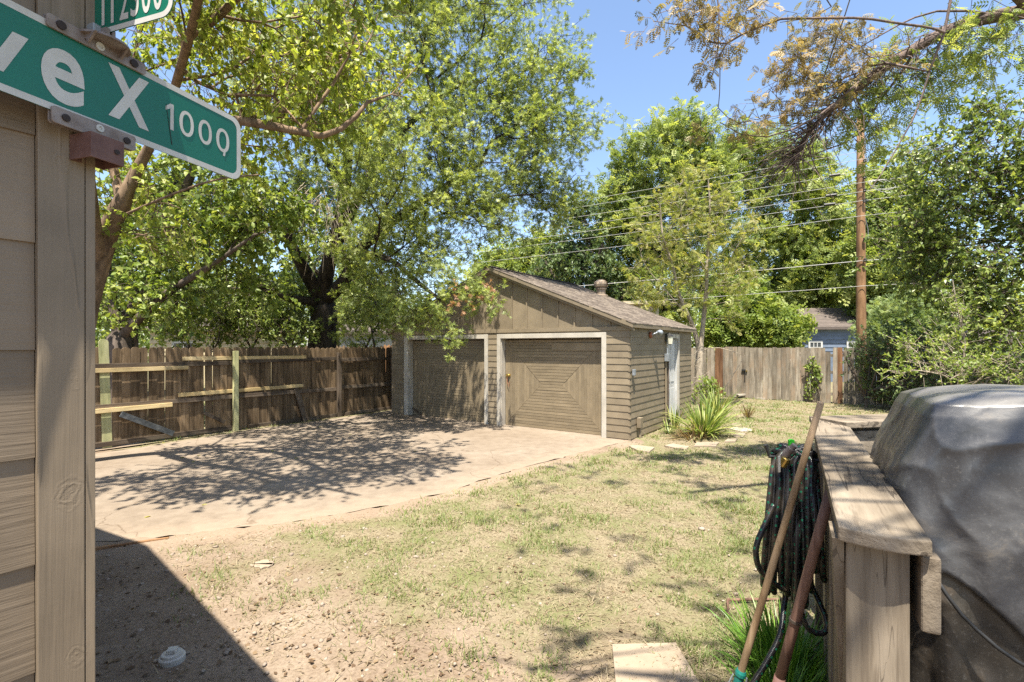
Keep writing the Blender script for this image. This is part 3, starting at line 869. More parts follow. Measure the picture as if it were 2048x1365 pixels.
def build_garage():
    g = thing('garage', 'brown two door garage with gable front and lap siding at the end of the drive', 'garage', GL, TH)
    wall = MB()
    D1 = (gx(2.63), gx(0.098)); D2 = (gx(5.70), gx(3.10))      # openings: right door, left door
    ht = 2.02
    t = 0.1
    # front wall in pieces round the two openings
    for (a, b) in ((0, D2[0]), (D2[1], D1[0]), (D1[1], GW)):
        wall.box(a, b, 0, t, 0, 2.235)
    wall.box(D2[0], D2[1], 0, t, ht, 2.235); wall.box(D1[0], D1[1], 0, t, ht, 2.235)
    # side walls and back, with the opening of the side door
    y0d, y1d = 2.25, 2.98
    wall.box(0, t, t, GD, 0, 2.3)
    wall.box(GW - t, GW, t, y0d, 0, 2.3); wall.box(GW - t, GW, y1d, GD, 0, 2.3); wall.box(GW - t, GW, y0d, y1d, 2.03, 2.3)
    wall.box(t, GW - t, GD - t, GD, 0, 2.3)
    w = wall.build('wall', M['garage'], g)
    # jambs are part of the trim; gable
    rise = 0.40
    zr = 2.29 + rise * (GW / 2)
    gb = MB()
    gb.prism([(0, 2.237), (GW, 2.237), (GW, 2.30), (GW / 2, 2.30 + rise * GW / 2 - 0.02), (0, 2.30)], lambda a, b, d: Vector((a, d, b)), 0.035, 0.1)
    gable = gb.build('gable', M['garage_z'], g)
    # gable sheets and battens
    nb = 17
    for k in range(nb):
        a = 0.02 + (GW - 0.04) * k / nb; b = 0.02 + (GW - 0.04) * (k + 1) / nb
        ha = 2.27 + rise * min(a, GW - a); hb = 2.27 + rise * min(b, GW - b)
        poly = [(a + 0.003, 2.238), (b - 0.003, 2.238), (b - 0.003, hb)]
        if a < GW / 2 < b: poly.append((GW / 2, 2.27 + rise * GW / 2))
        poly.append((a + 0.003, ha))
        MB().prism(poly, lambda p, q, d: Vector((p, d, q)), 0.018, 0.0345).build('panel', M['garage_z'], gable)
        if k:
            h_ = 2.26 + rise * min(a, GW - a)
            MB().prism([(a - 0.016, 2.236), (a + 0.016, 2.236), (a + 0.016, h_), (a - 0.016, h_)], lambda p, q, d: Vector((p, d, q)), -0.004, 0.0175).build('batten', M['garage_z'], gable)
    # drip board under the gable
    MB().box(-0.01, GW + 0.012, -0.022, -0.0005, 2.15, 2.2345).build('band_board', M['garage'], g, bevel=0.003)
    # lap siding: shared meshes for strips of the same length
    EX = 0.1325
    def strip(x0, x1, ztop, nm='siding_board'):
        me = None
        k = 0
        while True:
            z0 = 0.03 + k * EX
            if z0 > ztop - 0.03: break
            z1 = min(z0 + EX + 0.012, ztop)
            if me is None or z1 - z0 < EX:
                hgt = z1 - z0
                me = MB().prism([(-0.015, 0.0), (-0.015, 0.008), (-0.005, hgt), (-0.0005, hgt), (-0.0005, 0.0)][::-1],
                                lambda a, b, d: Vector((d, a, b)), 0, x1 - x0).mesh(nm, M['garage'])
            jit = random.uniform(-0.003, 0.003)
            o = link(nm, me, w, (x0, 0, z0 + jit), (0, random.uniform(-0.0012, 0.0012), 0))
            k += 1
    strip(-0.012, D2[0] - 0.145, 2.15); strip(D2[1] + 0.108, D1[0] - 0.101, 2.12); strip(D1[1] + 0.101, GW - 0.001, 2.15)
    def side_strip(y0, y1, ztop):
        me = None; k = 0
        while True:
            z0 = 0.03 + k * EX
            if z0 > ztop - 0.03: break
            z1 = min(z0 + EX + 0.012, ztop)
            if me is None or z1 - z0 < EX:
                hgt = z1 - z0
                me = MB().prism([(0.0135, 0.0), (0.0135, 0.008), (0.005, hgt), (0.0005, hgt), (0.0005, 0.0)],
                                lambda a, b, d: Vector((a, d, b)), 0, y1 - y0).mesh('siding_board', M['garage_side'])
            link('siding_board', me, w, (GW, y0, z0 + random.uniform(-0.003, 0.003)), (random.uniform(-0.0012, 0.0012), 0, 0))
            k += 1
    side_strip(0.0, y0d - 0.101, 2.26); side_strip(y1d + 0.101, GD, 2.26)
    # metal corner caps
    for k in range(16):
        link('corner_cap', MB().box(GW - 0.03, GW + 0.0175, -0.0175, 0.03, 0, 0.022).mesh('corner_cap', M['garage']) if k == 0 else bpy.data.meshes['corner_cap'], w, (0, 0, 0.022 + k * EX))
    # white door casings with jambs
    for (a, b), nm in ((D1, 0), (D2, 1)):
        lw = 0.1 if nm == 0 else 0.142
        fr = MB().box(a - lw, a, -0.03, -0.001, 0, ht + 0.1)
        f = fr.build('door_casing', M['white_trim'], g, bevel=0.004)
        MB().box(b, b + 0.1, -0.03, -0.001, 0, ht + 0.1).build('door_casing', M['white_trim'], g, bevel=0.004)
        MB().box(a + 0.001, b - 0.001, -0.0285, -0.001, ht, ht + 0.098).build('door_casing', M['white_trim_x'], g, bevel=0.004)
        MB().box(a, a + 0.016, 0.0, 0.15, 0, ht).build('jamb', M['white_trim'], f)
        MB().box(b - 0.016, b, 0.0, 0.15, 0, ht).build('jamb', M['garage_z'], f)
        MB().box(a + 0.017, b - 0.017, 0.0, 0.15, ht - 0.016, ht - 0.001).build('jamb', M['garage'], f)
        # door of nested mitred planks
        W = b - a - 0.04; Hd = ht - 0.055
        x0 = a + 0.02; z0 = 0.02
        back = MB().box(x0, x0 + W, 0.162, 0.19, z0, z0 + Hd)
        label = 'garage door with planks mitred into an X pattern, sunlit' if nm == 0 else 'garage door under the oak branch, mottled with leaf shade'
        d = back.build('garage_door', M['door_paint'], g); d['label'] = label
        n = 15; st = Hd / 2 / n
        gp = 0.0035; gv = 0.0009
        for k in range(n):
            i0, i1 = k * st, (k + 1) * st
            off = random.uniform(0, 0.003)
            for side in range(4):
                if side == 0: poly = [(i0, i0 + gp), (W - i0, i0 + gp), (W - i1, i1 - gp), (i1, i1 - gp)]
                elif side == 1: poly = [(i1, Hd - i1 + gp), (W - i1, Hd - i1 + gp), (W - i0, Hd - i0 - gp), (i0, Hd - i0 - gp)]
                elif side == 2: poly = [(i0 + gv, i0 + gp * 2), (i1 - gv, i1 + gp * 2), (i1 - gv, Hd - i1 - gp * 2), (i0 + gv, Hd - i0 - gp * 2)]
                else: poly = [(W - i1 + gv, i1 + gp * 2), (W - i0 - gv, i0 + gp * 2), (W - i0 - gv, Hd - i0 - gp * 2), (W - i1 + gv, Hd - i1 - gp * 2)]
                if side > 1 and Hd - i1 - gp * 2 <= i1 + gp * 2 + 0.004: 
                    poly = [poly[0], (poly[1][0], Hd / 2), poly[3]] if side == 2 else [(poly[0][0], Hd / 2), poly[1], poly[2]]
                o2 = 0.0 if side < 2 else 0.0015
                zoff = (random.uniform(-0.004, 0.002) if side < 2 else random.uniform(-0.001, 0.001))
                MB().prism([(x0 + p, z0 + q) for p, q in poly], lambda p, q, dd_: Vector((p, dd_, q)), 0.150 + o2 + zoff, 0.1615).build('plank', M['door_paint'], d)
        if nm == 0:
            pb = MB().box(x0 + W * 0.505, x0 + W - 0.03, 0.132, 0.1445, z0 + Hd - 0.235, z0 + Hd - 0.075)
            pb.build('patch_board', M['door_paint'], d, bevel=0.003)
            lk = MB().box(x0 + 0.02, x0 + 0.15, 0.135, 0.143, 1.14, 1.2).build('latch', M['brass'], d, bevel=0.003)
            MB().lathe([(0.028, 0), (0.03, 0.02), (0.02, 0.035), (0.0, 0.036)], 12).build('knob', M['brass'], d, loc=(x0 + 0.1, 0.137, 1.17), rot=(R(90), 0, 0))
            MB().tube([(x0 + 0.06, 0.13, 1.13), (x0 + 0.075, 0.115, 1.0), (x0 + 0.12, 0.115, 0.9), (x0 + 0.13, 0.13, 1.02)], 0.006, 6).build('chain', M['rust'], d)
        else:
            MB().box(x0 + W - 0.1, x0 + W - 0.02, 0.135, 0.143, 0.98, 1.05).build('latch', M['brass'], d, bevel=0.003)
            MB().beam((x0 + 0.01, 0.125, 0.19), (x0 + 0.33, 0.125, 0.04), 0.035, 0.02, (0, 1, 0)).build('loose_brace', M['post_dark'], d)
    # threshold strip of concrete under the right door
    # roof: two slopes
    ov = 0.09; ovf = 0.1
    zt = lambda x: 2.325 + rise * (min(x, GW - x))
    ex = ov
    def slope(sgn):
        mb = MB()
        xe = -ex if sgn < 0 else GW + ex
        poly = [(xe, 2.325 - rise * ex - 0.055), (xe, 2.325 - rise * ex), (GW / 2, 2.325 + rise * GW / 2), (GW / 2, 2.325 + rise * GW / 2 - 0.055)]
        if sgn > 0: poly = poly[::-1]
        mb.prism(poly, lambda a, b, d: Vector((a, d, b)), -ovf, GD + 0.15)
        return mb
    rr = MB(); a = slope(-1); b = slope(1)
    rr.v = a.v + b.v; rr.f = a.f + [tuple(i + len(a.v) for i in f) for f in b.f]
    roof = rr.build('roof', M['garage'], g)
    # rake and fascia boards
    for sgn in (-1, 1):
        xe = -ex - 0.012 if sgn < 0 else GW + ex + 0.012
        zz = 2.325 - rise * (ex + 0.012)
        e = 0.0 if sgn < 0 else 0.0015
        MB().prism([(xe, zz - 0.085), (GW / 2 + (0.001 if sgn < 0 else -0.001) * 0, 2.325 + rise * GW / 2 - 0.085), (GW / 2, 2.325 + rise * GW / 2 + 0.004), (xe, zz + 0.004)][::(1 if sgn < 0 else -1)],
                   lambda p, q, d: Vector((p, d, q)), -ovf - 0.02 - e, -ovf - 0.0005).build('rake_board', M['garage'], roof)
        MB().prism([(xe, zz - 0.14), (GW / 2, 2.325 + rise * GW / 2 - 0.14), (GW / 2, 2.325 + rise * GW / 2 - 0.09), (xe, zz - 0.09)][::(1 if sgn < 0 else -1)],
                   lambda p, q, d: Vector((p, d, q)), -ovf + 0.02 - e, -0.005 - e).build('rake_board', M['garage'], roof)
        xa, xb = (GW + ex, GW + ex + 0.018) if sgn > 0 else (-ex - 0.018, -ex)
        MB().box(xa, xb, -ovf - 0.02, GD + 0.15, 2.325 - rise * ex - 0.088, 2.325 - rise * ex - 0.002).build('fascia', M['garage_side'], roof)
        xa, xb = (GW + 0.026, GW + ex - 0.001) if sgn > 0 else (-ex + 0.001, -0.026)
        MB().box(xa, xb, -0.03, GD + 0.1, 2.225, 2.243).build('soffit', M['garage_side'], roof)
    # shingles: separate tabs, laid in courses, the slope seen here and the other one
    V, T, A = [], [], []
    rs = np.random.default_rng(3)
    for sgn in (1, -1):
        Ls = math.hypot(GW / 2 + ex, rise * (GW / 2 + ex))
        nrow = int(Ls / 0.125)
        for r_ in range(nrow):
            yv = -ovf - 0.03 - rs.random() * 0.2
            while yv < GD + 0.16:
                wd = 0.16 + rs.random() * 0.16
                y0_, y1_ = max(yv, -ovf - 0.03), min(yv + wd - 0.006, GD + 0.165)
                yv += wd
                if y1_ - y0_ < 0.02: continue
                q0 = r_ * 0.125 - 0.02 - rs.random() * 0.008; q1 = q0 + 0.16
                th = 0.013 + rs.random() * 0.007
                f0 = q0 / Ls; f1 = min(q1 / Ls, 1.0)
                def pt(f, y, hgt):
                    xx = (GW + ex) - f * (GW / 2 + ex) if sgn > 0 else -ex + f * (GW / 2 + ex)
                    return (xx, y, 2.325 - rise * ex + rise * f * (GW / 2 + ex) + hgt)
                n0 = len(V)
                V += [pt(f0, y0_, th), pt(f0, y1_, th), pt(f1, y1_, 0.004), pt(f1, y0_, 0.004), pt(f0, y0_, 0.0), pt(f0, y1_, 0.0)]
                T += [(n0, n0+1, n0+2), (n0, n0+2, n0+3), (n0+4, n0+5, n0+1), (n0+4, n0+1, n0), (n0+4, n0, n0+3), (n0+1, n0+5, n0+2)]
                A += [rs.random()] * 6
    # ridge caps
    yv = -ovf - 0.03
    while yv < GD + 0.1:
        n0 = len(V); zc = 2.325 + rise * GW / 2 + 0.03
        for (dx, dz) in ((-0.13, -0.052), (0, 0), (0.13, -0.052)):
            for yy, e in ((yv, 0.008), (yv + 0.22, 0.0)):
                V.append((GW / 2 + dx, yy, zc + dz + e))
        T += [(n0, n0+1, n0+3), (n0, n0+3, n0+2), (n0+2, n0+3, n0+5), (n0+2, n0+5, n0+4)]
        A += [rs.random()] * 4
        yv += 0.17
    tag(link('shingles', np_mesh('shingles', np.array(V), np.array(T), M['shingle'], A), roof), kind='stuff')
    # turbine vent
    vx, vy = GW / 2 + 0.95, 3.92
    vz = 2.325 + rise * (GW - vx)
    v = MB().lathe([(0.2, -0.08), (0.2, 0.0), (0.13, 0.02), (0.13, 0.16), (0.16, 0.17), (0.16, 0.2)], 20).build('roof_vent', M['vent_tan'], g, loc=(vx, vy, vz))
    hd = MB()
    n = 22
    for k in range(n):
        a0 = 2 * math.pi * k / n; a1 = a0 + 2 * math.pi / n * 1.15
        prof = [(0.13, 0.2), (0.19, 0.24), (0.205, 0.31), (0.185, 0.38), (0.12, 0.43), (0.03, 0.45)]
        for (r0, zz0), (r1, zz1) in zip(prof[:-1], prof[1:]):
            hd.quad((r0 * math.cos(a0), r0 * math.sin(a0), zz0), (r0 * 0.9 * math.cos(a1), r0 * 0.9 * math.sin(a1), zz0), (r1 * 0.9 * math.cos(a1), r1 * 0.9 * math.sin(a1), zz1), (r1 * math.cos(a0), r1 * math.sin(a0), zz1))
    hd.lathe([(0.1, 0.2), (0.15, 0.25), (0.165, 0.31), (0.15, 0.38), (0.02, 0.44)], 16)
    hd.build('turbine', M['vent_tan'], v)
    # side door: white casing, recessed panelled door
    c = MB().box(GW + 0.001, GW + 0.03, y1d, y1d + 0.1, 0.1, 2.13).build('side_casing', M['white_trim'], g, bevel=0.003)
    MB().box(GW + 0.001, GW + 0.03, y0d - 0.1, y0d, 0.1, 2.13).build('side_casing', M['white_trim'], g, bevel=0.003)
    MB().box(GW + 0.001, GW + 0.0285, y0d + 0.001, y1d - 0.001, 2.03, 2.129).build('side_casing', M['white_trim'], g, bevel=0.003)
    MB().box(GW - 0.1, GW, y1d - 0.018, y1d - 0.0005, 0.1, 2.03).build('jamb', M['white_door'], c)
    MB().box(GW - 0.1, GW, y0d + 0.0005, y0d + 0.018, 0.1, 2.03).build('jamb', M['white_door'], c)
    sd = MB().box(GW - 0.095, GW - 0.055, y0d + 0.02, y1d - 0.02, 0.1, 2.01).build('side_door', M['white_door'], g, bevel=0.002)
    for (pz0, pz1) in ((0.2, 0.85), (1.0, 1.9)):
        for (py0, py1) in ((y0d + 0.1, y0d + 0.33), (y0d + 0.4, y1d - 0.1)):
            MB().box(GW - 0.0545, GW - 0.046, py0, py1, pz0, pz1).build('door_panel', M['white_door'], sd, bevel=0.003)
    MB().lathe([(0.02, 0), (0.012, 0.03), (0.028, 0.045), (0.02, 0.07)], 12).build('knob', M['brass'], sd, loc=(GW - 0.05, y0d + 0.06, 1.0), rot=(0, R(90), 0))
    # coach lantern left of the side door
    ln = MB().box(GW + 0.027, GW + 0.04, 2.03, 2.11, 1.93, 2.13).build('wall_lantern', M['black_metal'], g)
    MB().tube([(GW + 0.04, 2.07, 2.1), (GW + 0.08, 2.07, 2.15), (GW + 0.12, 2.07, 2.12)], 0.008, 6).build('arm', M['black_metal'], ln)
    MB().lathe([(0.075, 0), (0.06, 0.03), (0.02, 0.06), (0.0, 0.065)], 6).build('cap', M['black_metal'], ln, loc=(GW + 0.12, 2.07, 2.06))
    MB().lathe([(0.045, 0), (0.065, 0.17)], 6).build('glass', M['lamp_glass'], ln, loc=(GW + 0.12, 2.07, 1.89))
    MB().lathe([(0.02, 0), (0.05, 0.015)], 6).build('base', M['black_metal'], ln, loc=(GW + 0.12, 2.07, 1.873))
    # flood light on its rusty box
    fl = MB().lathe([(0.065, 0), (0.065, 0.03), (0.03, 0.04)], 14).build('flood_light', M['rust'], g, loc=(GW + 0.022, 1.05, 2.08), rot=(0, R(90), 0))
    MB().tube([(0, 0, 0.03), (-0.03, 0.06, 0.08), (-0.05, 0.12, 0.12)], 0.014, 6).build('arm', M['galv'], fl)
    MB().lathe([(0.02, -0.06), (0.03, -0.02), (0.058, 0.03), (0.06, 0.07), (0.05, 0.074)], 14).build('lamp_head', M['galv'], fl, loc=(-0.06, 0.16, 0.13), rot=(R(-70), R(30), 0))
    # meter box, conduit board, outlet, junction box by the ground
    mbx = MB().box(GW + 0.028, GW + 0.12, 1.95, 2.11, 1.5, 1.67).build('switch_box', M['galv'], g, bevel=0.006)
    MB().tube([(GW + 0.07, 2.03, 1.67), (GW + 0.07, 2.03, 1.8)], 0.018, 8).build('conduit', M['galv'], mbx)
    MB().box(GW + 0.028, GW + 0.055, 2.0, 2.14, 0.1, 1.49).build('conduit_board', M['garage_z'], g, bevel=0.003)
    MB().tube([(GW + 0.075, 2.08, 1.5), (GW + 0.075, 2.08, 0.3), (GW + 0.075, 2.08, 0.0)], 0.018, 8).build('conduit', M['bark_dark'], g)
    MB().box(GW + 0.028, GW + 0.075, 0.04, 0.12, 1.27, 1.39).build('outlet_box', M['galv'], g, bevel=0.005)
    jb = MB().box(GW + 0.028, GW + 0.11, 0.28, 0.42, 0.22, 0.42).build('junction_box', M['garage_side'], g, bevel=0.006)
    MB().tube([(GW + 0.07, 0.35, 0.22), (GW + 0.07, 0.35, -0.03)], 0.026, 10).build('pipe', M['garage_side'], jb)
build_garage()
# concrete floor and footing of the garage
ft = MB(); 
for a in (0,):
    ft.box(0.02, GW - 0.02, 0.12, GD - 0.02, -0.1, 0.015)
o = ft.build('garage_floor', M['paver'], None, loc=GL, rot=(0, 0, TH)); tag(o, kind='structure')

# ------------------------------------------------------------------ left fence (brown, being repaired)
FL0 = Vector((-6.07, 10.84, 0.0))
def picket_mesh(name, w, h, top, mat, seed, th=0.016):
    rr = random.Random(seed)
    b = 0.06
    lean = rr.uniform(-0.004, 0.004)
    if top == 'round':
        pts = [(-w/2, 0), (w/2, 0), (w/2 + lean, h - 0.055)] + [(w/2 * math.cos(a) + lean, h - 0.055 + 0.055 * math.sin(a)) for a in (R(30), R(60), R(90), R(120), R(150))] + [(-w/2 + lean, h - 0.055)]
    elif top == 'point':
        pts = [(-w/2, 0), (w/2, 0), (w/2, h - 0.07), (0, h), (-w/2, h - 0.07)]
    else:
        pts = [(-w/2, 0), (w/2, 0), (w/2 + lean, h - 0.022), (w/2 - 0.022 + lean, h), (-w/2 + 0.022 + lean, h), (-w/2 + lean, h - 0.022)]
    return MB().prism(pts, lambda a, b_, d: Vector((a, d, b_)), -th / 2, th / 2).mesh(name, mat)

def build_left_fence():
    f = thing('wooden_fence', 'brown wooden picket fence under repair along the left side of the drive', 'fence', FL0, PH)
    # local: x along the fence away from the camera, y to the left (outside)
    vars_ = [picket_mesh('picket', 0.138, 1.8, 'round', M['picket_dark'], s) for s in range(5)]
    x = -5.2
    rr = random.Random(5)
    gaps = {-1.62, }
    k = 0
    while x < 6.6:
        if abs(x + 2.25) < 0.08:
            # the new pale picket
            me = picket_mesh('new_picket', 0.145, 1.98, 'round', M['new_green'], 3, 0.02)
            o = link('new_picket', me, f, (x, -0.018, -0.01), (0, R(-1.6), 0)); o['label'] = 'new pale green picket, taller than the brown ones'
        else:
            o = link('picket', vars_[rr.randrange(5)], f, (x, rr.uniform(-0.002, 0.006), rr.uniform(0.0, 0.03)), (rr.uniform(-0.008, 0.008), rr.uniform(-0.006, 0.006), 0))
        gap = 0.002 + (0.005 if rr.random() < 0.22 and x < 1.5 else 0.001 * rr.random())
        if abs(x - (-0.62)) < 0.075: gap = 0.03
        x += 0.138 + gap
        k += 1
    def rail(z, x0, x1, dz=0.0, y=-0.06, mat='rail_dark', h=0.085, name='rail', lab=None, t=0.036):
        o = MB().beam((x0, y, z), (x1, y, z + dz), h, t).build(name, M[mat], f, bevel=0.003)
        if lab: o['label'] = lab
    for (a, b) in ((-5.2, -0.05), (0.05, 2.55), (2.65, 4.35), (4.45, 6.6)):
        for z, jz in ((1.5, 0.012), (0.76, 0.015), (0.06, 0.0)):
            if z == 0.06 and a > 0 and a < 2: 
                rail(0.06, 0.3, 2.55, 0.0); continue
            rail(z + random.uniform(-jz, jz), a, b, random.uniform(-0.02, 0.02), y=-0.0345)
    # new pine boards fixed beside the old rails
    rail(1.395, -5.2, -0.92, 0.015, y=-0.075, mat='new_yellow', h=0.075, name='new_board', lab='new pale pine board across the top left of the fence')
    rail(0.66, -5.2, -1.2, 0.03, y=-0.075, mat='new_yellow', h=0.08, name='new_board', lab='new pale pine board across the lower left of the fence')
    rail(1.59, -1.0, 1.7, -0.01, y=-0.0375, mat='new_yellow', h=0.075, name='new_board', lab='new pale pine board along the top of the fence middle')
    rail(0.865, -1.08, 1.62, 0.02, y=-0.0375, mat='new_yellow', h=0.075, name='new_board', lab='new pale pine board along the middle of the fence')
    # posts
    o = MB().box(-0.045, 0.045, -0.145, -0.055, -0.02, 1.74).build('post', M['new_green'], f, loc=(0.0, 0, 0), bevel=0.003); o['label'] = 'new pale green treated post'
    for px_ in (2.6, 4.4):
        MB().box(-0.045, 0.045, -0.145, -0.055, -0.02, 1.68).build('post', M['post_dark'], f, loc=(px_, 0, 0), bevel=0.004)
    MB().box(-0.045, 0.045, -0.145, -0.055, -0.02, 1.68).build('post', M['post_dark'], f, loc=(-3.9, 0, 0), bevel=0.004)
build_left_fence()
def flp(x, y, z): return FL0 + DD * x + (-NS) * y + Vector((0, 0, z))
# loose boards on the fence
def loose_board(name, label, a, b, w, t, mat, up=(0, 1, 0)):
    c = (Vector(a) + Vector(b)) / 2
    o = MB().beam(Vector(a) - c, Vector(b) - c, w, t, up).build(name, M[mat], None, loc=c, bevel=0.002)
    return tag(o, label, 'board')
loose_board('loose_board', 'slate grey loose board slanting down at the foot of the fence beside the pale picket', flp(-2.05, -0.13, 0.6), flp(-1.2, -0.13, 0.12), 0.10, 0.018, 'grey_blue_wood', up=NS.cross(Vector((0.86 * DD.x, 0.86 * DD.y, -0.5))))
loose_board('loose_board', 'weathered brown plank leaning upright against the fence right of the pale post', flp(1.62, -0.17, 0.02), flp(1.42, -0.08, 0.83), 0.13, 0.022, 'rail_dark', up=DD)
loose_board('loose_board', 'short brown board scrap slanting near a gap in the fence', flp(-0.62, -0.09, 0.46), flp(-0.22, -0.09, 0.22), 0.07, 0.018, 'rail_dark', up=NS.cross(Vector((0.86 * DD.x, 0.86 * DD.y, -0.5))))

# ------------------------------------------------------------------ back fence (grey) with its gate
BF0 = Vector((8.11, 17.7, 0.0))
def build_back_fence():
    f = thing('wooden_fence', 'weathered grey picket fence across the back of the yard', 'fence', BF0, TH)
    vars_ = [picket_mesh('picket', 0.138, 1.8, 'dog', M['picket_grey'], 50 + s) for s in range(6)]
    red = picket_mesh('picket', 0.138, 1.8, 'dog', M['picket_red'], 70)
    rr = random.Random(9)
    x = -8.0
    n = 0
    gate_x = (-0.53, 0.21)
    while x < 13.0:
        isred = -0.83 < x < -0.55 or abs(x - 2.92) < 0.072
        if gate_x[0] + 0.06 < x < gate_x[1]:
            x += 0.143; continue
        missing = abs(x - 2.68) < 0.06
        o = link('picket', red if isred else vars_[rr.randrange(6)], f, (x, rr.uniform(-0.003, 0.005), rr.uniform(-0.02, 0.02)), (rr.uniform(-0.006, 0.006), rr.uniform(-0.007, 0.007), 0))
        if isred: o['label'] = 'red brown picket'
        if missing: o.location.z -= 0.12
        gap = 0.003 + (0.014 * rr.random() if rr.random() < 0.4 else 0.0)
        if abs(x - 2.62) < 0.075: gap = 0.045
        x += 0.138 + gap
    for z in (0.3, 1.0, 1.55):
        for (a, b) in ((-8, -0.6), (0.25, 4.0), (4.0, 8.0), (8.0, 13.0)):
            MB().beam((a + 0.005, 0.035, z), (b - 0.005, 0.035, z), 0.09, 0.038).build('rail', M['rail_grey'], f)
    for px_ in (-5.0, -0.62, 0.28, 2.0, 4.4, 6.8, 9.2, 11.6):
        MB().box(-0.045, 0.045, 0.056, 0.146, -0.02, 1.75).build('post', M['rail_grey'], f, loc=(px_, 0, 0))
    # gate: own pickets, frame and latch
    g = MB().box(gate_x[0] + 0.02, gate_x[1] - 0.02, 0.012, 0.048, 0.28, 0.37)
    g.box(gate_x[0] + 0.02, gate_x[1] - 0.02, 0.012, 0.048, 1.5, 1.59)
    g.beam((gate_x[0] + 0.06, 0.03, 0.4), (gate_x[1] - 0.06, 0.03, 1.48), 0.09, 0.034, (0, 1, 0))
    gt = g.build('gate', M['rail_grey'], f)
    for k in range(5):
        link('picket', vars_[rr.randrange(6)], gt, (gate_x[0] + 0.09 + k * 0.141, -0.006 + rr.uniform(-0.002, 0.003), 0.03), (0, rr.uniform(-0.004, 0.004), 0))
    lt = MB().box(0.06, 0.19, -0.06, -0.018, 0.97, 1.03)
    lt.build('latch', M['black_metal'], gt, bevel=0.004)
    MB().box(0.2, 0.245, -0.055, -0.018, 0.95, 1.0).build('padlock', M['brass'], gt, bevel=0.004)
    MB().box(0.15, 0.18, -0.03, -0.018, 0.6, 0.96).build('hasp', M['black_metal'], gt)
build_back_fence()

# ------------------------------------------------------------------ utility pole and wires
PB = Vector((11.93, 17.0, 0.0))
def build_pole():
    p = thing('utility_pole', 'tall brown wooden utility pole behind the back fence', 'utility pole', PB)
    MB().tube([(0, 0, -0.1), (0.0, 0, 2.5), (-0.01, 0, 5.5), (-0.02, 0, 8.0), (-0.02, 0, 9.7)], [0.165, 0.152, 0.135, 0.12, 0.11], 16).build('pole', M['pole_wood'], p, smooth=True)
    for z, s in ((8.05, 0.1), (7.5, 0.1), (7.05, 0.1), (6.7, 0.11), (4.7, 0.12), (5.4, 0.1)):
        MB().lathe([(0.03, 0), (0.055, 0.03), (0.04, 0.06), (0.055, 0.09), (0.02, 0.12)], 10).build('insulator', M['black_metal'], p, loc=(-0.02, -0.2 + (0.0 if z > 5 else -0.02), z), rot=(R(90) * 0, 0, 0))
        MB().beam((-0.02, -0.13, z + 0.02), (-0.02, -0.21, z + 0.02), 0.03, 0.03).build('bracket', M['galv'], p)
    # loops of slack cable on the right of the pole
    for k in range(3):
        rr = 0.28 + 0.17 * k
        pts = [Vector((0.12 + rr * (1 - math.cos(a)), -0.15 - 0.05 * k, 7.4 - 0.05 * k - 0.1 * rr * (1 - math.cos(a)) + (0.1 + 0.06 * k) * math.sin(a))) for a in [i * math.pi / 8 for i in range(17)]]
        MB().tube(pts, 0.009, 5).build('cable_loop', M['wire'], p)
    MB().tube([(0.02, -0.17, 6.2), (0.13, -0.15, 5.8), (0.15, -0.12, 5.5)], 0.012, 5).build('cable_tail', M['galv'], p)
build_pole()
def build_wires():
    wd = Vector((-0.878, 0.479, 0)).normalized()
    spec = [(310, 'topmost wire', 0), (326, 'second wire from the top', 0), (350, 'third wire from the top, with a dark splice', 1), (372, 'fourth wire from the top', 0),
            (390, 'fifth wire from the top, with a dark splice', 1), (408, 'sixth wire from the top, with a dark splice', 1), (438, 'pale wire at the middle of the pole', 0),
            (527, 'thick pale cable below the middle of the pole', 2), (577, 'lowest single wire on the pole', 0)]
    for i, (y, lab, kind) in enumerate(spec):
        z = H + (HY - y) / F * PB.y
        off = Vector((-0.02, -0.2, z + 0.06))
        pts = []
        for k in range(-12, 23):
            s = k * 2.0
            sag = -0.25 * (1 - (abs((s - 17) / 17 - 0)) ** 2) if s >= 0 else -0.02 * 0
            sag = -0.6 * max(0.0, (s / 36.0) * (1 - s / 44.0) * 4) * 0.5 if s >= 0 else -0.02 * s * 0
            pts.append(Vector((PB.x, PB.y, 0)) + off + wd * s + Vector((0, 0, sag)))
        w = MB().tube(pts, 0.013 if kind == 2 else 0.0085, 5).build('overhead_wire', M['wire'])
        # object origin at the pole
        tag(w, 'overhead wire, ' + lab, 'wire', 'overhead wires on the utility pole')
        if kind == 1:
            q = Vector((PB.x, PB.y, 0)) + off + wd * (0.75 + 0.05 * i)
            MB().tube([q - wd * 0.16, q + wd * 0.16], 0.05, 8).build('splice', M['black_metal'], w)
build_wires()
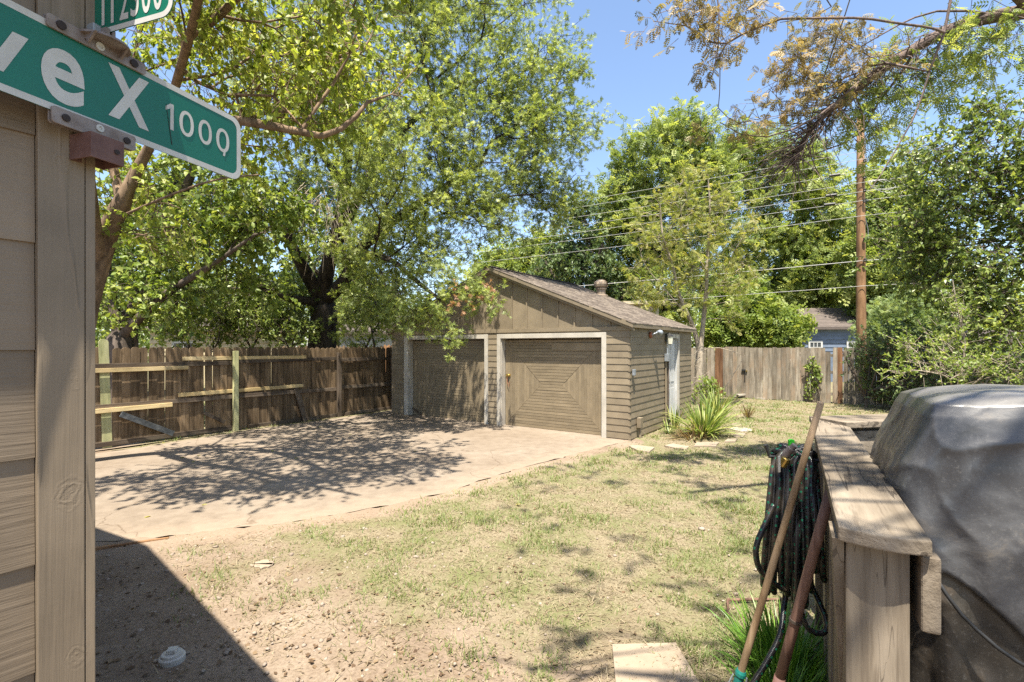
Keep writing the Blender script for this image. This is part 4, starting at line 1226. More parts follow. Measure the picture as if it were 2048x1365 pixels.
# ------------------------------------------------------------------ trees
LEAF = {}
def _leaf(name, verts, tris): LEAF[name] = (np.array(verts, float), np.array(tris, int))
_leaf('oval', [(0, 0, 0), (0.4, 0.27, 0.07), (0.4, -0.27, 0.07), (1, 0, -0.1), (0.5, 0, 0)], [(0, 4, 1), (1, 4, 3), (0, 2, 4), (2, 3, 4)])
_leaf('heart', [(0, 0, 0), (0.12, 0.34, 0.05), (0.12, -0.34, 0.05), (0.5, 0.3, 0.07), (0.5, -0.3, 0.07), (1, 0, -0.14), (0.45, 0, -0.02)],
      [(0, 6, 1), (1, 6, 3), (3, 6, 5), (0, 2, 6), (2, 4, 6), (4, 5, 6)])
_leaf('oak', [(0, 0.03, 0), (0, -0.03, 0), (0.42, 0.06, 0.02), (0.42, -0.06, 0.02), (1, 0, -0.06), (0.34, 0.34, 0.05), (0.34, -0.34, 0.05), (0.8, 0.4, 0.03), (0.8, -0.4, 0.03), (0.66, 0.07, 0.01), (0.66, -0.07, 0.01), (0.2, 0.05, 0.01), (0.2, -0.05, 0.01)],
      [(0, 1, 4), (11, 5, 2), (12, 3, 6), (2, 7, 9), (3, 10, 8), (2, 4, 3)])
def _pinnate(n, w=0.075, droop=0.25):
    v, t = [], []
    def lf(x, y0, dx, dy, z):
        k = len(v)
        px_, py_ = -dy, dx
        v.extend([(x, y0, z), (x + dx * 0.45 + px_ * w, y0 + dy * 0.45 + py_ * w, z + 0.01), (x + dx, y0 + dy, z - 0.05), (x + dx * 0.45 - px_ * w, y0 + dy * 0.45 - py_ * w, z + 0.01)])
        t.extend([(k, k + 2, k + 1), (k, k + 3, k + 2)])
    for i in range(n):
        x = 0.15 + 0.7 * i / max(1, n - 1); z = -droop * x * x
        L = 0.38 * (1 - 0.35 * abs(i / max(1, n - 1) - 0.45))
        a = 1.0
        lf(x, 0, L * math.cos(a), L * math.sin(a), z); lf(x, 0, L * math.cos(a), -L * math.sin(a), z)
    lf(0.82, 0, 0.3, 0, -droop * 0.75)
    return v, t
_leaf('pinnate', *_pinnate(4, 0.26))
_leaf('pinnate3', *_pinnate(3, 0.34))
_leaf('fine', *_pinnate(5, 0.2))
_leaf('quad', [(0, 0, 0), (0.5, 0.33, 0.05), (1, 0, -0.05), (0.5, -0.33, 0.05)], [(0, 1, 2), (0, 2, 3)])

def unit(a):
    return a / np.maximum(np.linalg.norm(a, axis=-1, keepdims=True), 1e-9)

def leaves_mesh(name, pos, axis, size, shape, mat, rs, up_bias=0.75, tint=None):
    V0, T0 = LEAF[shape]
    n = len(pos)
    axis = unit(axis)
    up = unit(rs.normal(0, 1, (n, 3)) * 0.7 + np.array([0, -0.35 * (up_bias < 2), up_bias]))
    side = unit(np.cross(up, axis)); nrm = np.cross(axis, side)
    sz = np.asarray(size).reshape(-1, 1, 1) if hasattr(size, '__len__') else size
    V = pos[:, None, :] + sz * (V0[None, :, 0:1] * axis[:, None, :] + V0[None, :, 1:2] * side[:, None, :] + V0[None, :, 2:3] * nrm[:, None, :])
    T = T0[None] + (np.arange(n) * len(V0))[:, None, None]
    if tint is None: tint = rs.random(n)
    return np_mesh(name, V.reshape(-1, 3), T.reshape(-1, 3), mat, np.repeat(tint, len(T0)))

class Skel:
    def __init__(s): s.p = []; s.par = []; s.r = []
    def add(s, p, par, r=0.0):
        s.p.append(Vector(p)); s.par.append(par); s.r.append(r); return len(s.p) - 1
    def limb(s, pts, r0, r1, par=-1, step=0.35):
        """smooth limb through pts"""
        pts = [Vector(p) for p in pts]
        L = sum((b - a).length for a, b in zip(pts[:-1], pts[1:]))
        ids = []
        n = max(2, int(L / step))
        for k in range(n + 1):
            t = k / n * (len(pts) - 1); i = min(int(t), len(pts) - 2); u = t - i
            p0 = pts[max(i - 1, 0)]; p1 = pts[i]; p2 = pts[i + 1]; p3 = pts[min(i + 2, len(pts) - 1)]
            q = 0.5 * ((2 * p1) + (p2 - p0) * u + (2 * p0 - 5 * p1 + 4 * p2 - p3) * u * u + (3 * p1 - p0 - 3 * p2 + p3) * u ** 3)
            rr = r0 + (r1 - r0) * k / n
            if k == 0 and par >= 0: s_id = par
            else: s_id = s.add(q, par, rr)
            par = s_id; ids.append(s_id)
        return ids
    def near(s, p):
        return min(range(len(s.p)), key=lambda i: (s.p[i] - Vector(p)).length)
    def grow(s, targets, rs, step=0.45, wig=0.10, tip=0.007, pw=2.3, arch=0.12):
        arr = np.array([tuple(p) for p in s.p]); par = list(s.par)
        base = arr[0].copy()
        depth = [0.0] * len(arr)
        for i in range(len(arr)):
            if par[i] >= 0: depth[i] = depth[par[i]] + np.linalg.norm(arr[i] - arr[par[i]])
        d0 = np.array([np.min(np.linalg.norm(arr - c, axis=1)) for c in targets])
        buf = np.zeros((len(arr) + 40 * len(targets), 3)); n = len(arr); buf[:n] = arr
        dep = np.zeros(len(buf)); dep[:n] = depth
        rad = list(s.r); ends = []
        for ti in np.argsort(d0):
            c = targets[ti]
            d = np.linalg.norm(buf[:n] - c, axis=1) + 0.22 * dep[:n] + 0.8 * np.maximum(0, buf[:n, 2] - c[2])
            j = int(np.argmin(d))
            a = buf[j].copy(); L = np.linalg.norm(c - a)
            m = max(1, int(L / step)); prev = j
            off = rs.normal(0, wig, 3) * L
            for k in range(1, m + 1):
                t = k / m
                q = a + (c - a) * t + off * math.sin(math.pi * t) + np.array([0, 0, arch * L * math.sin(math.pi * t)])
                if k < m: q = q + rs.normal(0, 0.02, 3) * min(L, 1.5)
                buf[n] = q; dep[n] = dep[prev] + L / m; par.append(prev); rad.append(0.0); prev = n; n += 1
            ends.append(prev)
        P_ = buf[:n]
        n0_ = len(s.p)
        one = [[] for _ in range(n)]
        for i in range(n):
            if par[i] >= 0: one[par[i]].append(i)
        for _it in range(3):
            Q_ = P_.copy()
            for i in range(n0_, n):
                if one[i]: Q_[i] = 0.5 * P_[i] + 0.25 * P_[par[i]] + 0.25 * P_[one[i]].mean(0)
            P_ = Q_
        acc = np.zeros(n); kids = [[] for _ in range(n)]
        for i in range(n):
            if par[i] >= 0: kids[par[i]].append(i)
        order = sorted(range(n), key=lambda i: -dep[i])
        for i in order:
            a = acc[i] if kids[i] else tip ** pw
            acc[i] = max(a, tip ** pw)
            if par[i] >= 0: acc[par[i]] += acc[i]
        rr = acc ** (1 / pw)
        cap = np.array([r if r > 0 else 0.09 for r in rad])
        rr = np.where(np.array(rad) > 0, np.array(rad), np.minimum(rr, cap))
        s.P, s.par2, s.kids, s.rr, s.ends = P_, par, kids, rr, ends
        return ends
    def branch_mesh(s, name, mat, minr=0.0):
        V, Fq = MB(), None
        mb = MB()
        n = len(s.P)
        started = set()
        roots = [i for i in range(n) if s.par2[i] < 0]
        stack = [(r_, None) for r_ in roots]
        while stack:
            i, frm = stack.pop()
            chain = [] if frm is None else [frm]
            rads = [] if frm is None else [min(s.rr[frm], s.rr[i] * 1.25)]
            while True:
                chain.append(i); rads.append(s.rr[i])
                ks = s.kids[i]
                if not ks: break
                nx = max(ks, key=lambda k: s.rr[k])
                for k in ks:
                    if k != nx: stack.append((k, i))
                i = nx
            if len(chain) < 2: continue
            big = max(rads)
            sides = 12 if big > 0.12 else 7 if big > 0.04 else 5 if big > 0.015 else 3
            mb.tube([s.P[c] for c in chain], rads, sides, cap=False)
        me = mb.mesh(name, mat, smooth=True)
        return me

def blob_targets(blobs, n, rs, shell=0.35):
    wts = np.array([b[3] * b[4] * (b[5] if len(b) > 5 else 1.0) for b in blobs], float); wts /= wts.sum()
    out = []
    for b, w in zip(blobs, wts):
        px, py, Y, rx, ry = b[:5]
        c = np.array(P(px, py, Y)); ax = rx / F * Y; az = ry / F * Y; ay = 0.8 * (ax + az) / 2
        k = max(1, int(round(n * w)))
        d = unit(rs.normal(0, 1, (k, 3))); r = (shell + (1 - shell) * rs.random(k)) ** (1 / 2.2)
        out.append(c + d * r[:, None] * np.array([ax, ay, az]))
    o = np.concatenate(out)
    o[:, 2] = np.maximum(o[:, 2], 0.35)
    return o

def foliage(centers, dirs, rs, per=5, length=0.5, k=7, shape='oval', size=0.1, mat=None, droop=0.15, out=0.7, name='crown', twig_r=0.004, dens=None, fl=0.35):
    """twigs round each cluster centre, leaves along their outer part"""
    nC = len(centers)
    st = np.repeat(centers, per, 0) + rs.normal(0, length * 0.25, (nC * per, 3))
    dr = unit(np.repeat(dirs, per, 0) * out + rs.normal(0, 0.75, (nC * per, 3)) + np.array([0, 0, -droop]))
    L = length * (0.6 + 0.8 * rs.random(nC * per))
    end = st + dr * L[:, None]
    # leaves
    t = fl + (1 - fl) * rs.random((len(st), k)) ** 0.7
    pos = st[:, None, :] + dr[:, None, :] * (L[:, None] * t)[..., None]
    pos = pos.reshape(-1, 3)
    ax = np.repeat(dr, k, 0) * 0.55 + rs.normal(0, 0.65, (len(pos), 3)) + np.array([0, 0, -droop * 1.2])
    sz = size * (0.65 + 0.6 * rs.random(len(pos)))
    tint = np.clip(np.repeat(np.repeat(rs.normal(0.5, 0.16, nC), per), k) + rs.normal(0, 0.2, len(pos)), 0, 1)
    lm = leaves_mesh(name, pos, ax, sz, shape, mat, rs, tint=tint)
    # twigs as thin three-sided sticks
    e = unit(np.cross(dr, np.array([0.31, 0.2, 0.93]))); f = np.cross(dr, e)
    ang = [0, 2.094, 4.189]
    ring = np.stack([e * math.cos(a) + f * math.sin(a) for a in ang], 1)
    V = np.concatenate([st[:, None] + ring * twig_r * 1.3, end[:, None] + ring * twig_r * 0.5], 1)
    T0 = np.array([(0, 1, 4), (0, 4, 3), (1, 2, 5), (1, 5, 4), (2, 0, 3), (2, 3, 5)])
    T = T0[None] + (np.arange(len(st)) * 6)[:, None, None]
    return lm, V.reshape(-1, 3), T.reshape(-1, 3)

def tree(name, label, cat, base, limbs, blobs, n, leaf, bark, seed, group=None, grow=None, twigs=True, shell=0.35, shadow_blobs=None):
    rs = np.random.default_rng(seed)
    t = thing(name, label, cat, base, 0, group)
    sk = Skel()
    first = None
    for lb in limbs:
        pts, r0, r1 = lb[:3]
        par = -1
        if len(lb) > 3 and sk.p:
            par = sk.near(pts[0])
            pts = [sk.p[par]] + list(pts[1:])
        sk.limb(pts, r0, r1, par)
    tg = blob_targets(blobs, n, rs, shell)
    ends = sk.grow(tg, rs, **(grow or {}))
    tr = sk.branch_mesh('trunk', bark)
    P_ = sk.P
    cen = P_[ends]
    dirs = unit(cen - P_[[sk.par2[e] for e in ends]])
    lm, tv, tt = foliage(cen, dirs, rs, **leaf)
    off = np.array(base)
    def shift(me):
        me.transform(Matrix.Translation(-Vector(base))); me.update(); return me
    link('trunk', shift(tr), t)
    if twigs:
        tag(link('twigs', shift(np_mesh('twigs', tv, tt, bark)), t), kind='stuff')
    link('crown', shift(lm), t)
    return t, cen

def PX(*l): return [P(*q) for q in l]

# --- the big oak behind the left fence, hanging over the garage
oakb = Vector((-5.79, 15.0, 0))
oak_blobs = [(760, 130, 13, 190, 150), (950, 110, 13, 150, 110), (1050, 190, 13, 115, 120), (1085, 300, 13, 85, 110), (985, 300, 12.5, 140, 140), (850, 320, 12, 140, 130),
             (660, 300, 13, 130, 130), (905, 440, 11.8, 115, 85), (740, 330, 10, 95, 80), (1045, 425, 13, 85, 60), (780, 500, 12, 105, 80), (860, 565, 10.8, 75, 45), (600, 160, 13, 140, 120),
             (560, 400, 14, 90, 80), (760, -60, 13, 260, 110), (960, -30, 14, 170, 90), (740, 610, 12.3, 60, 50), (870, 622, 10.3, 65, 22, 0.9), (950, 595, 10.3, 38, 26, 1.1), (840, 600, 10.3, 55, 35, 1.0), (892, 668, 10.2, 14, 14, 2.0),
             (1115, 120, 13.5, 50, 60), (1165, 255, 13.2, 38, 45), (1120, 400, 13, 50, 50), (700, 650, 14, 70, 30)]
oak_limbs = [([oakb + Vector((0, 0, -0.1)), oakb + Vector((0.02, 0, 1.2)), P(648, 640, 15), P(645, 605, 15)], 0.46, 0.36),
             (PX((645, 605, 15), (620, 560, 14.6), (598, 520, 14), (575, 470, 13.5), (560, 390, 13)), 0.24, 0.08, 1),
             (PX((645, 605, 15), (590, 600, 14.2), (540, 582, 13.6), (500, 560, 13), (470, 545, 12.6)), 0.15, 0.05, 1),
             (PX((645, 605, 15), (652, 550, 14.6), (672, 470, 14), (690, 380, 13.5), (700, 280, 13), (720, 150, 13)), 0.26, 0.06, 1),
             (PX((645, 605, 15), (690, 560, 14.4), (720, 500, 13.6), (790, 440, 13), (880, 380, 12.6), (960, 330, 12.8)), 0.22, 0.05, 1),
             (PX((652, 550, 14.6), (700, 430, 14), (760, 320, 13.5), (850, 220, 13.2), (950, 150, 13)), 0.16, 0.04, 1),
             (PX((720, 500, 13.6), (780, 520, 12), (830, 560, 11), (880, 600, 10.4)), 0.09, 0.03, 1),
             (PX((690, 380, 13.5), (640, 300, 13), (600, 200, 13)), 0.12, 0.04, 1)]
leaf_oak = dict(per=5, length=0.4, k=10, shape='oak', size=0.13, mat=M['leaf_oak'], droop=0.1, out=0.6)
oak, oak_c = tree('oak_tree', 'big dark trunked oak behind the left fence with branches drooping over the garage', 'tree', oakb, oak_limbs, oak_blobs, 1750, leaf_oak, M['bark_oak'], 101)
# dead brown leaf sprays on the drooping oak branch
rs_ = np.random.default_rng(77)
dc = np.array([tuple(P(px, py, 10.1)) for px, py in ((985, 562), (915, 578), (928, 592), (945, 585), (940, 612), (905, 600), (985, 582))])
lm, tv, tt = foliage(dc, unit(rs_.normal(0, 1, (len(dc), 3))), rs_, per=3, length=0.16, k=6, shape='oak', size=0.1, mat=M['leaf_dead'], droop=0.4, out=0.3)
lm.transform(Matrix.Translation(-oakb)); o = link('dead_leaves', lm, oak); o['label'] = 'rusty brown dead leaves on the drooping branch'
# bare drooping twigs in the middle of the oak
mbt = MB()
for k in range(46):
    a = P(random.uniform(600, 700), random.uniform(360, 410), 12.0 + random.uniform(-0.4, 0.4))
    d = Vector((random.uniform(-0.5, 0.7), random.uniform(-0.3, 0.3), random.uniform(-0.9, 0.35)))
    pts = [a]
    for i in range(7):
        pts.append(pts[-1] + d * 0.17); d = d + Vector((random.uniform(-0.25, 0.25), random.uniform(-0.2, 0.2), -0.26))
    mbt.tube(pts, [0.011 * (1 - i / 9) for i in range(8)], 4, cap=False)
bt = mbt.mesh('bare_twigs', M['bark_grey'], smooth=True); bt.transform(Matrix.Translation(-oakb)); tag(link('bare_twigs', bt, oak), kind='stuff')

# --- mulberry at the left, in front of the fence, leaning over the drive
mb_b = Vector((-6.9, 7.7, 0))
mul_limbs = [([mb_b + Vector((0, 0, -0.1)), P(146, 780, 7.6), P(172, 620, 7.5), P(200, 520, 7.4), P(222, 450, 7.3), P(245, 405, 7.2)], 0.175, 0.115),
             (PX((245, 405, 7.2), (262, 365, 7.2), (285, 320, 7.2), (312, 270, 7.1), (350, 180, 7.0), (372, 100, 6.9), (340, 20, 6.6)), 0.095, 0.022, 1),
             (PX((245, 405, 7.2), (232, 360, 7.3), (222, 310, 7.3), (210, 240, 7.2), (240, 120, 7.0)), 0.075, 0.035, 1),
             (PX((312, 270, 7.1), (400, 245, 6.8), (480, 242, 6.5), (540, 252, 6.4), (590, 262, 6.4), (650, 272, 6.5), (700, 245, 6.6), (735, 205, 6.7)), 0.075, 0.025, 1),
             (PX((480, 242, 6.5), (462, 205, 6.4), (482, 185, 6.4), (530, 186, 6.4), (578, 212, 6.4), (602, 252, 6.4)), 0.028, 0.014, 1),
             (PX((590, 262, 6.4), (640, 205, 6.5), (690, 130, 6.6), (720, 40, 6.6)), 0.03, 0.014, 1),
             (PX((360, 90, 6.8), (430, 40, 6.4), (520, -60, 5.6), (600, -200, 5.0)), 0.06, 0.03, 1),
             (PX((350, 180, 7.0), (390, 30, 6.0), (420, -150, 5.2), (430, -330, 4.6)), 0.06, 0.03, 1),
             ([P(200, 520, 7.4), Vector((-5.3, 6.1, 4.9)), Vector((-4.2, 5.1, 6.1)), Vector((-3.2, 4.3, 6.6)), Vector((-2.2, 3.6, 6.9))], 0.1, 0.025, 1),
           ([Vector((-5.3, 6.1, 4.9)), Vector((-5.2, 5.0, 5.9)), Vector((-5.4, 4.2, 6.4))], 0.06, 0.02, 1),
           (PX((222, 450, 7.3), (330, 395, 6.8), (430, 360, 6.6), (520, 350, 6.5)), 0.02, 0.01, 1)]
mul_blobs = [(330, 60, 8.0, 90, 80), (450, 110, 7.4, 120, 100), (570, 90, 8.2, 130, 90), (640, 190, 7.6, 110, 90), (735, 110, 8.6, 90, 80), (250, 150, 8.2, 70, 80), (500, 200, 8.6, 100, 60), (660, 60, 6.8, 100, 70), (420, 10, 6.3, 130, 60), (560, 200, 6.5, 90, 60), (820, 170, 7.3, 25, 60),
             (300, 430, 7.3, 80, 70), (230, 330, 7.4, 50, 60), (480, 300, 7.4, 80, 40),
             (-160, -260, 4.5, 180, 120, 0.45), (40, -320, 4.2, 180, 130, 0.4), (250, -300, 4.4, 180, 130, 0.4), (120, -170, 5.2, 130, 100, 0.45), (560, -200, 5.0, 200, 130, 0.45), (420, -380, 4.6, 200, 140, 0.35), (720, -120, 5.6, 140, 100, 0.6), (300, -180, 5.6, 150, 110, 0.5)]
leaf_mul = dict(per=4, length=0.42, k=7, shape='heart', size=0.088, mat=M['leaf_mulberry'], droop=0.5, out=0.5)
tree('mulberry_tree', 'leaning brown barked tree with big bright leaves beside the street sign', 'tree', mb_b, mul_limbs, mul_blobs, 700, leaf_mul, M['bark_mulberry'], 102)

# --- forked tree behind the left fence
fb_ = Vector((-9.0, 11.4, 0))
frk_limbs = [([fb_ + Vector((0, 0, -0.1)), P(242, 760, 11.4), P(240, 680, 11.4)], 0.3, 0.26),
             (PX((240, 680, 11.4), (275, 640, 11.2), (330, 590, 11), (400, 545, 10.6), (440, 520, 10.4), (510, 470, 10)), 0.12, 0.03, 1),
             (PX((240, 680, 11.4), (262, 620, 11.6), (290, 560, 11.8), (310, 520, 11.8), (330, 440, 11.8), (345, 370, 11.8)), 0.16, 0.06, 1),
             (PX((310, 520, 11.8), (360, 400, 11.6), (390, 330, 11.5), (400, 250, 11.5)), 0.13, 0.05, 1),
             (PX((240, 680, 11.4), (225, 600, 11.4), (215, 520, 11.6)), 0.14, 0.05, 1)]
frk_blobs = [(300, 470, 11.6, 90, 70), (420, 480, 10.8, 100, 70), (330, 590, 11, 90, 45), (240, 580, 11.4, 70, 60), (470, 400, 10.6, 90, 60), (370, 340, 11.6, 90, 60), (560, 430, 10.2, 70, 50), (260, 390, 12, 60, 60), (500, 560, 12, 80, 40)]
tree('forked_tree', 'forked dark tree behind the left fence beside the pale new picket', 'tree', fb_, frk_limbs, frk_blobs, 330,
     dict(per=5, length=0.5, k=8, shape='heart', size=0.12, mat=M['leaf_shrub'], droop=0.3, out=0.5), M['bark_dark'], 103)

# --- bushes and small trees behind the left fence
def bush(name, label, cat, base, blobs, n, leaf, bark, seed, group=None, stems=4, h=1.0):
    rs = np.random.default_rng(seed)
    b = Vector(base)
    lb = [([b + Vector((0, 0, -0.05)), b + Vector((0.02, 0, 0.25))], 0.05, 0.045)]
    for k in range(stems):
        a = 2 * math.pi * k / stems + rs.random()
        lb.append(([b + Vector((0.02, 0, 0.25)), b + Vector((math.cos(a) * 0.25 * h, math.sin(a) * 0.25 * h, 0.7 * h)), b + Vector((math.cos(a) * 0.5 * h, math.sin(a) * 0.5 * h, 1.3 * h))], 0.035, 0.014, 1))
    return tree(name, label, cat, base, lb, blobs, n, leaf, bark, seed, group)

lf_dark = lambda sz=0.1, k=8, sh='oval', m='leaf_dark': dict(per=5, length=0.4, k=k, shape=sh, size=sz, mat=M[m], droop=0.15, out=0.5)
bush('leafy_bush', 'dark green bush behind the left fence, just right of the forked tree', 'bush', (-8.3, 13.6, 0), [(400, 655, 13.6, 75, 40), (370, 610, 14, 60, 45), (450, 610, 14, 60, 50)], 190, lf_dark(0.1), M['bark_dark'], 111, stems=5)
bush('leafy_bush', 'dark green bush behind the left fence, between forked tree and oak', 'bush', (-6.9, 14.2, 0), [(510, 650, 14, 70, 42), (560, 610, 14.6, 60, 50), (490, 600, 14.6, 50, 40), (585, 660, 14.2, 40, 35)], 190, lf_dark(0.1), M['bark_dark'], 112, stems=5)
bush('leafy_bush', 'sunlit light green bush behind the left fence, right of the oak trunk', 'bush', (-4.7, 17.2, 0), [(720, 640, 17, 55, 45), (770, 600, 17.5, 50, 60), (700, 590, 18, 40, 50)], 170, lf_dark(0.1, 8, 'oval', 'leaf_shrub'), M['bark_dark'], 113, stems=5)
bush('slender_tree', 'slender tree standing behind the fence, left of the garage', 'tree', (-4.25, 16.3, 0), [(770, 560, 16.3, 45, 60), (800, 480, 16.5, 60, 60), (740, 500, 16.6, 50, 60)], 110, lf_dark(0.11, 7), M['bark_dark'], 114, stems=3, h=2.2)
rs_bg = np.random.default_rng(5)

# --- trees beyond the back of the yard
def big(name, label, base, blobs, n, leaf, seed, bark='bark_dark', r0=0.3, group=None, top=3.5, forks=5, spread=2.2):
    rs = np.random.default_rng(seed)
    b = Vector(base)
    lb = [([b + Vector((0, 0, -0.1)), b + Vector((0.05, 0, top * 0.5)), b + Vector((0.0, 0.05, top))], r0, r0 * 0.75)]
    for k in range(forks):
        a = 2 * math.pi * k / forks + rs.random() * 0.8
        u = Vector((math.cos(a), math.sin(a), 0))
        lb.append(([b + Vector((0, 0.05, top)), b + u * spread * 0.4 + Vector((0, 0, top * 1.4)), b + u * spread + Vector((0, 0, top * 2.0))], r0 * 0.5, r0 * 0.2, 1))
    return tree(name, label, 'tree', base, lb, blobs, n, leaf, M[bark], seed, group)

pin = lambda sz, m='leaf_pecan', k=6, L=0.9, sh='pinnate3': dict(per=5, length=L, k=k, shape=sh, size=sz, mat=M[m], droop=0.25, out=0.5, twig_r=0.008)
big('shade_tree', 'dense green tree filling the gap behind the oak trunk', (-8.2, 23, 0),
    [(560, 500, 22, 90, 80), (650, 560, 22, 90, 60), (480, 590, 22, 80, 50), (700, 480, 22, 70, 70), (740, 600, 22, 60, 50), (590, 630, 22, 80, 35)], 380,
    dict(per=5, length=0.6, k=8, shape='oval', size=0.2, mat=M['leaf_dark'], droop=0.2, out=0.5, twig_r=0.008), 133, r0=0.2)
big('shade_tree', 'green tree behind the forked tree, at the far left', (-14.5, 19, 0),
    [(260, 480, 18, 80, 90), (370, 520, 18, 80, 70), (220, 600, 18, 70, 60), (320, 620, 18, 90, 45), (430, 430, 18.5, 70, 70), (300, 380, 18.5, 70, 50)], 360,
    dict(per=5, length=0.55, k=8, shape='oval', size=0.17, mat=M['leaf_dark'], droop=0.2, out=0.5, twig_r=0.007), 134, r0=0.18)
big('pecan_tree', 'tallest background tree rising behind the garage roof against blue sky', (8.4, 28, 0),
    [(1310, 330, 27, 90, 80), (1370, 280, 27, 60, 45), (1265, 400, 27, 60, 70), (1330, 460, 27, 110, 80), (1400, 370, 27, 70, 80), (1250, 500, 27, 70, 80), (1320, 570, 27, 100, 80), (1230, 420, 27, 40, 40), (1385, 250, 27, 35, 22)], 430, pin(0.4, 'leaf_pecan', 8, 0.75, 'pinnate'), 121)
big('pecan_tree', 'wide bright green background tree left of the utility pole', (17.5, 33, 0),
    [(1520, 330, 31, 80, 70), (1470, 300, 31, 45, 50), (1580, 400, 31, 90, 90), (1480, 450, 31, 70, 100), (1640, 440, 31, 70, 80), (1560, 530, 31, 110, 80), (1670, 520, 31, 60, 80), (1500, 590, 31, 80, 60), (1630, 600, 31, 90, 45), (1600, 320, 31, 45, 35)], 480, pin(0.44, 'leaf_pecan', 8, 0.85, 'pinnate'), 122)
big('evergreen_tree', 'dark blue green tree behind the garage roof near the roof vent', (3.6, 27, 0),
    [(1150, 470, 26, 45, 60), (1130, 540, 26, 60, 50), (1180, 540, 26, 60, 60), (1205, 600, 26, 60, 50), (1160, 420, 26, 30, 30), (1110, 600, 26, 60, 40)], 330, dict(per=5, length=0.55, k=9, shape='oval', size=0.2, mat=M['leaf_deep'], droop=0.0, out=0.5, twig_r=0.008), 123)
big('distant_tree', 'light green tree behind the peak of the garage roof', (1.0, 31, 0),
    [(1040, 530, 30, 60, 40), (1085, 500, 30, 30, 35), (1000, 560, 30, 60, 40), (1070, 570, 30, 60, 40), (1050, 610, 30, 90, 40)], 260, pin(0.5, 'leaf_pecan', 6, 0.8), 124)
big('shade_tree', 'large dark tree at the right edge behind the berry shrub', (14.7, 13.2, 0),
    [(1930, 330, 12.5, 90, 80), (2030, 280, 12.5, 90, 90), (1880, 430, 13.0, 80, 80), (1980, 470, 12.5, 100, 90), (1850, 530, 13.5, 60, 70), (1930, 580, 12.5, 90, 60), (2040, 560, 12.0, 80, 90), (1830, 330, 14.0, 45, 45), (1990, 650, 12.0, 80, 40), (2100, 400, 12.0, 90, 120), (1800, 470, 13, 25, 35), (1860, 300, 13, 30, 30), (1960, 230, 12.5, 35, 30)], 520,
    dict(per=5, length=0.55, k=8, shape='oval', size=0.13, mat=M['leaf_dark'], droop=0.25, out=0.5, twig_r=0.006), 125, r0=0.22)
big('background_tree', 'green tree seen just right of the utility pole in the distance', (21, 27, 0),
    [(1790, 420, 26, 60, 60), (1760, 520, 26, 60, 70), (1830, 500, 26, 60, 70), (1800, 600, 26, 70, 50), (1770, 350, 26, 30, 22)], 330, pin(0.46, 'leaf_pecan', 6, 0.8), 126)
big('background_tree', 'dark tree behind the blue house, left of the utility pole', (15.5, 36, 0),
    [(1560, 600, 34, 60, 40), (1640, 590, 34, 60, 40), (1690, 620, 34, 50, 35), (1610, 540, 34, 70, 50)], 260, dict(per=5, length=0.7, k=8, shape='oval', size=0.3, mat=M['leaf_deep'], droop=0.2, out=0.5, twig_r=0.01), 127)
bush('rounded_bush', 'pale feathery bush behind the back fence right of the utility pole', 'bush', (15.2, 19.4, 0), [(1800, 640, 19, 45, 38), (1770, 670, 19, 40, 30), (1835, 665, 19, 40, 35)], 170, dict(per=6, length=0.4, k=9, shape='fine', size=0.2, mat=M['leaf_pale'], droop=-0.2, out=0.5), M['bark_dark'], 128, stems=6)
bush('leafy_bush', 'light green bush over the back fence, right of the young tree', 'bush', (8.9, 20.6, 0), [(1500, 645, 20, 60, 40), (1455, 665, 20, 50, 30), (1540, 670, 20, 45, 28), (1580, 652, 20.3, 24, 20), (1480, 600, 20.5, 40, 30)], 200, dict(per=5, length=0.5, k=7, shape='pinnate3', size=0.36, mat=M['leaf_shrub'], droop=0.2, out=0.5), M['bark_dark'], 129, stems=6, h=1.2)

# --- young yellow-green tree by the back corner of the garage
yb = Vector((5.85, 15.6, 0))
y_limbs = [([yb + Vector((0, 0, -0.05)), P(1397, 770, 15.5), P(1400, 705, 15.5)], 0.13, 0.12),
           (PX((1400, 705, 15.5), (1388, 660, 15.5), (1376, 630, 15.4), (1356, 585, 15.3), (1345, 530, 15.2), (1325, 470, 15.2), (1320, 410, 15.2)), 0.08, 0.025, 1),
           (PX((1400, 705, 15.5), (1406, 650, 15.5), (1412, 590, 15.5), (1414, 530, 15.5), (1418, 470, 15.5), (1420, 410, 15.5), (1415, 350, 15.5)), 0.08, 0.02, 1),
           (PX((1376, 630, 15.4), (1330, 580, 15.2), (1300, 545, 15), (1285, 520, 15)), 0.025, 0.01, 1),
           (PX((1412, 590, 15.5), (1450, 560, 15.3), (1490, 530, 15.2)), 0.025, 0.01, 1),
           (PX((1418, 470, 15.5), (1450, 430, 15.4), (1470, 390, 15.3)), 0.02, 0.009, 1),
           (PX((1414, 530, 15.5), (1370, 470, 15.3), (1360, 400, 15.2)), 0.02, 0.009, 1),
           (PX((1400, 700, 15.5), (1425, 695, 15.2), (1455, 700, 15), (1490, 712, 15)), 0.018, 0.006, 1)]
y_blobs = [(1330, 440, 15.2, 60, 60), (1410, 390, 15.4, 60, 50), (1460, 450, 15.3, 50, 60), (1380, 490, 15.2, 70, 60), (1300, 520, 15, 45, 55), (1470, 540, 15.2, 50, 45), (1330, 590, 15, 60, 45), (1420, 570, 15.4, 50, 45), (1290, 600, 15.2, 30, 35), (1465, 620, 15.2, 35, 30), (1370, 370, 15.4, 35, 25)]
tree('young_tree', 'slim young tree with pale twin trunks and yellow green leaves by the garage corner', 'tree', yb, y_limbs, y_blobs, 200,
     dict(per=4, length=0.36, k=4, shape='fine', size=0.17, mat=M['leaf_yellow'], droop=0.05, out=0.5), M['bark_grey'], 131)
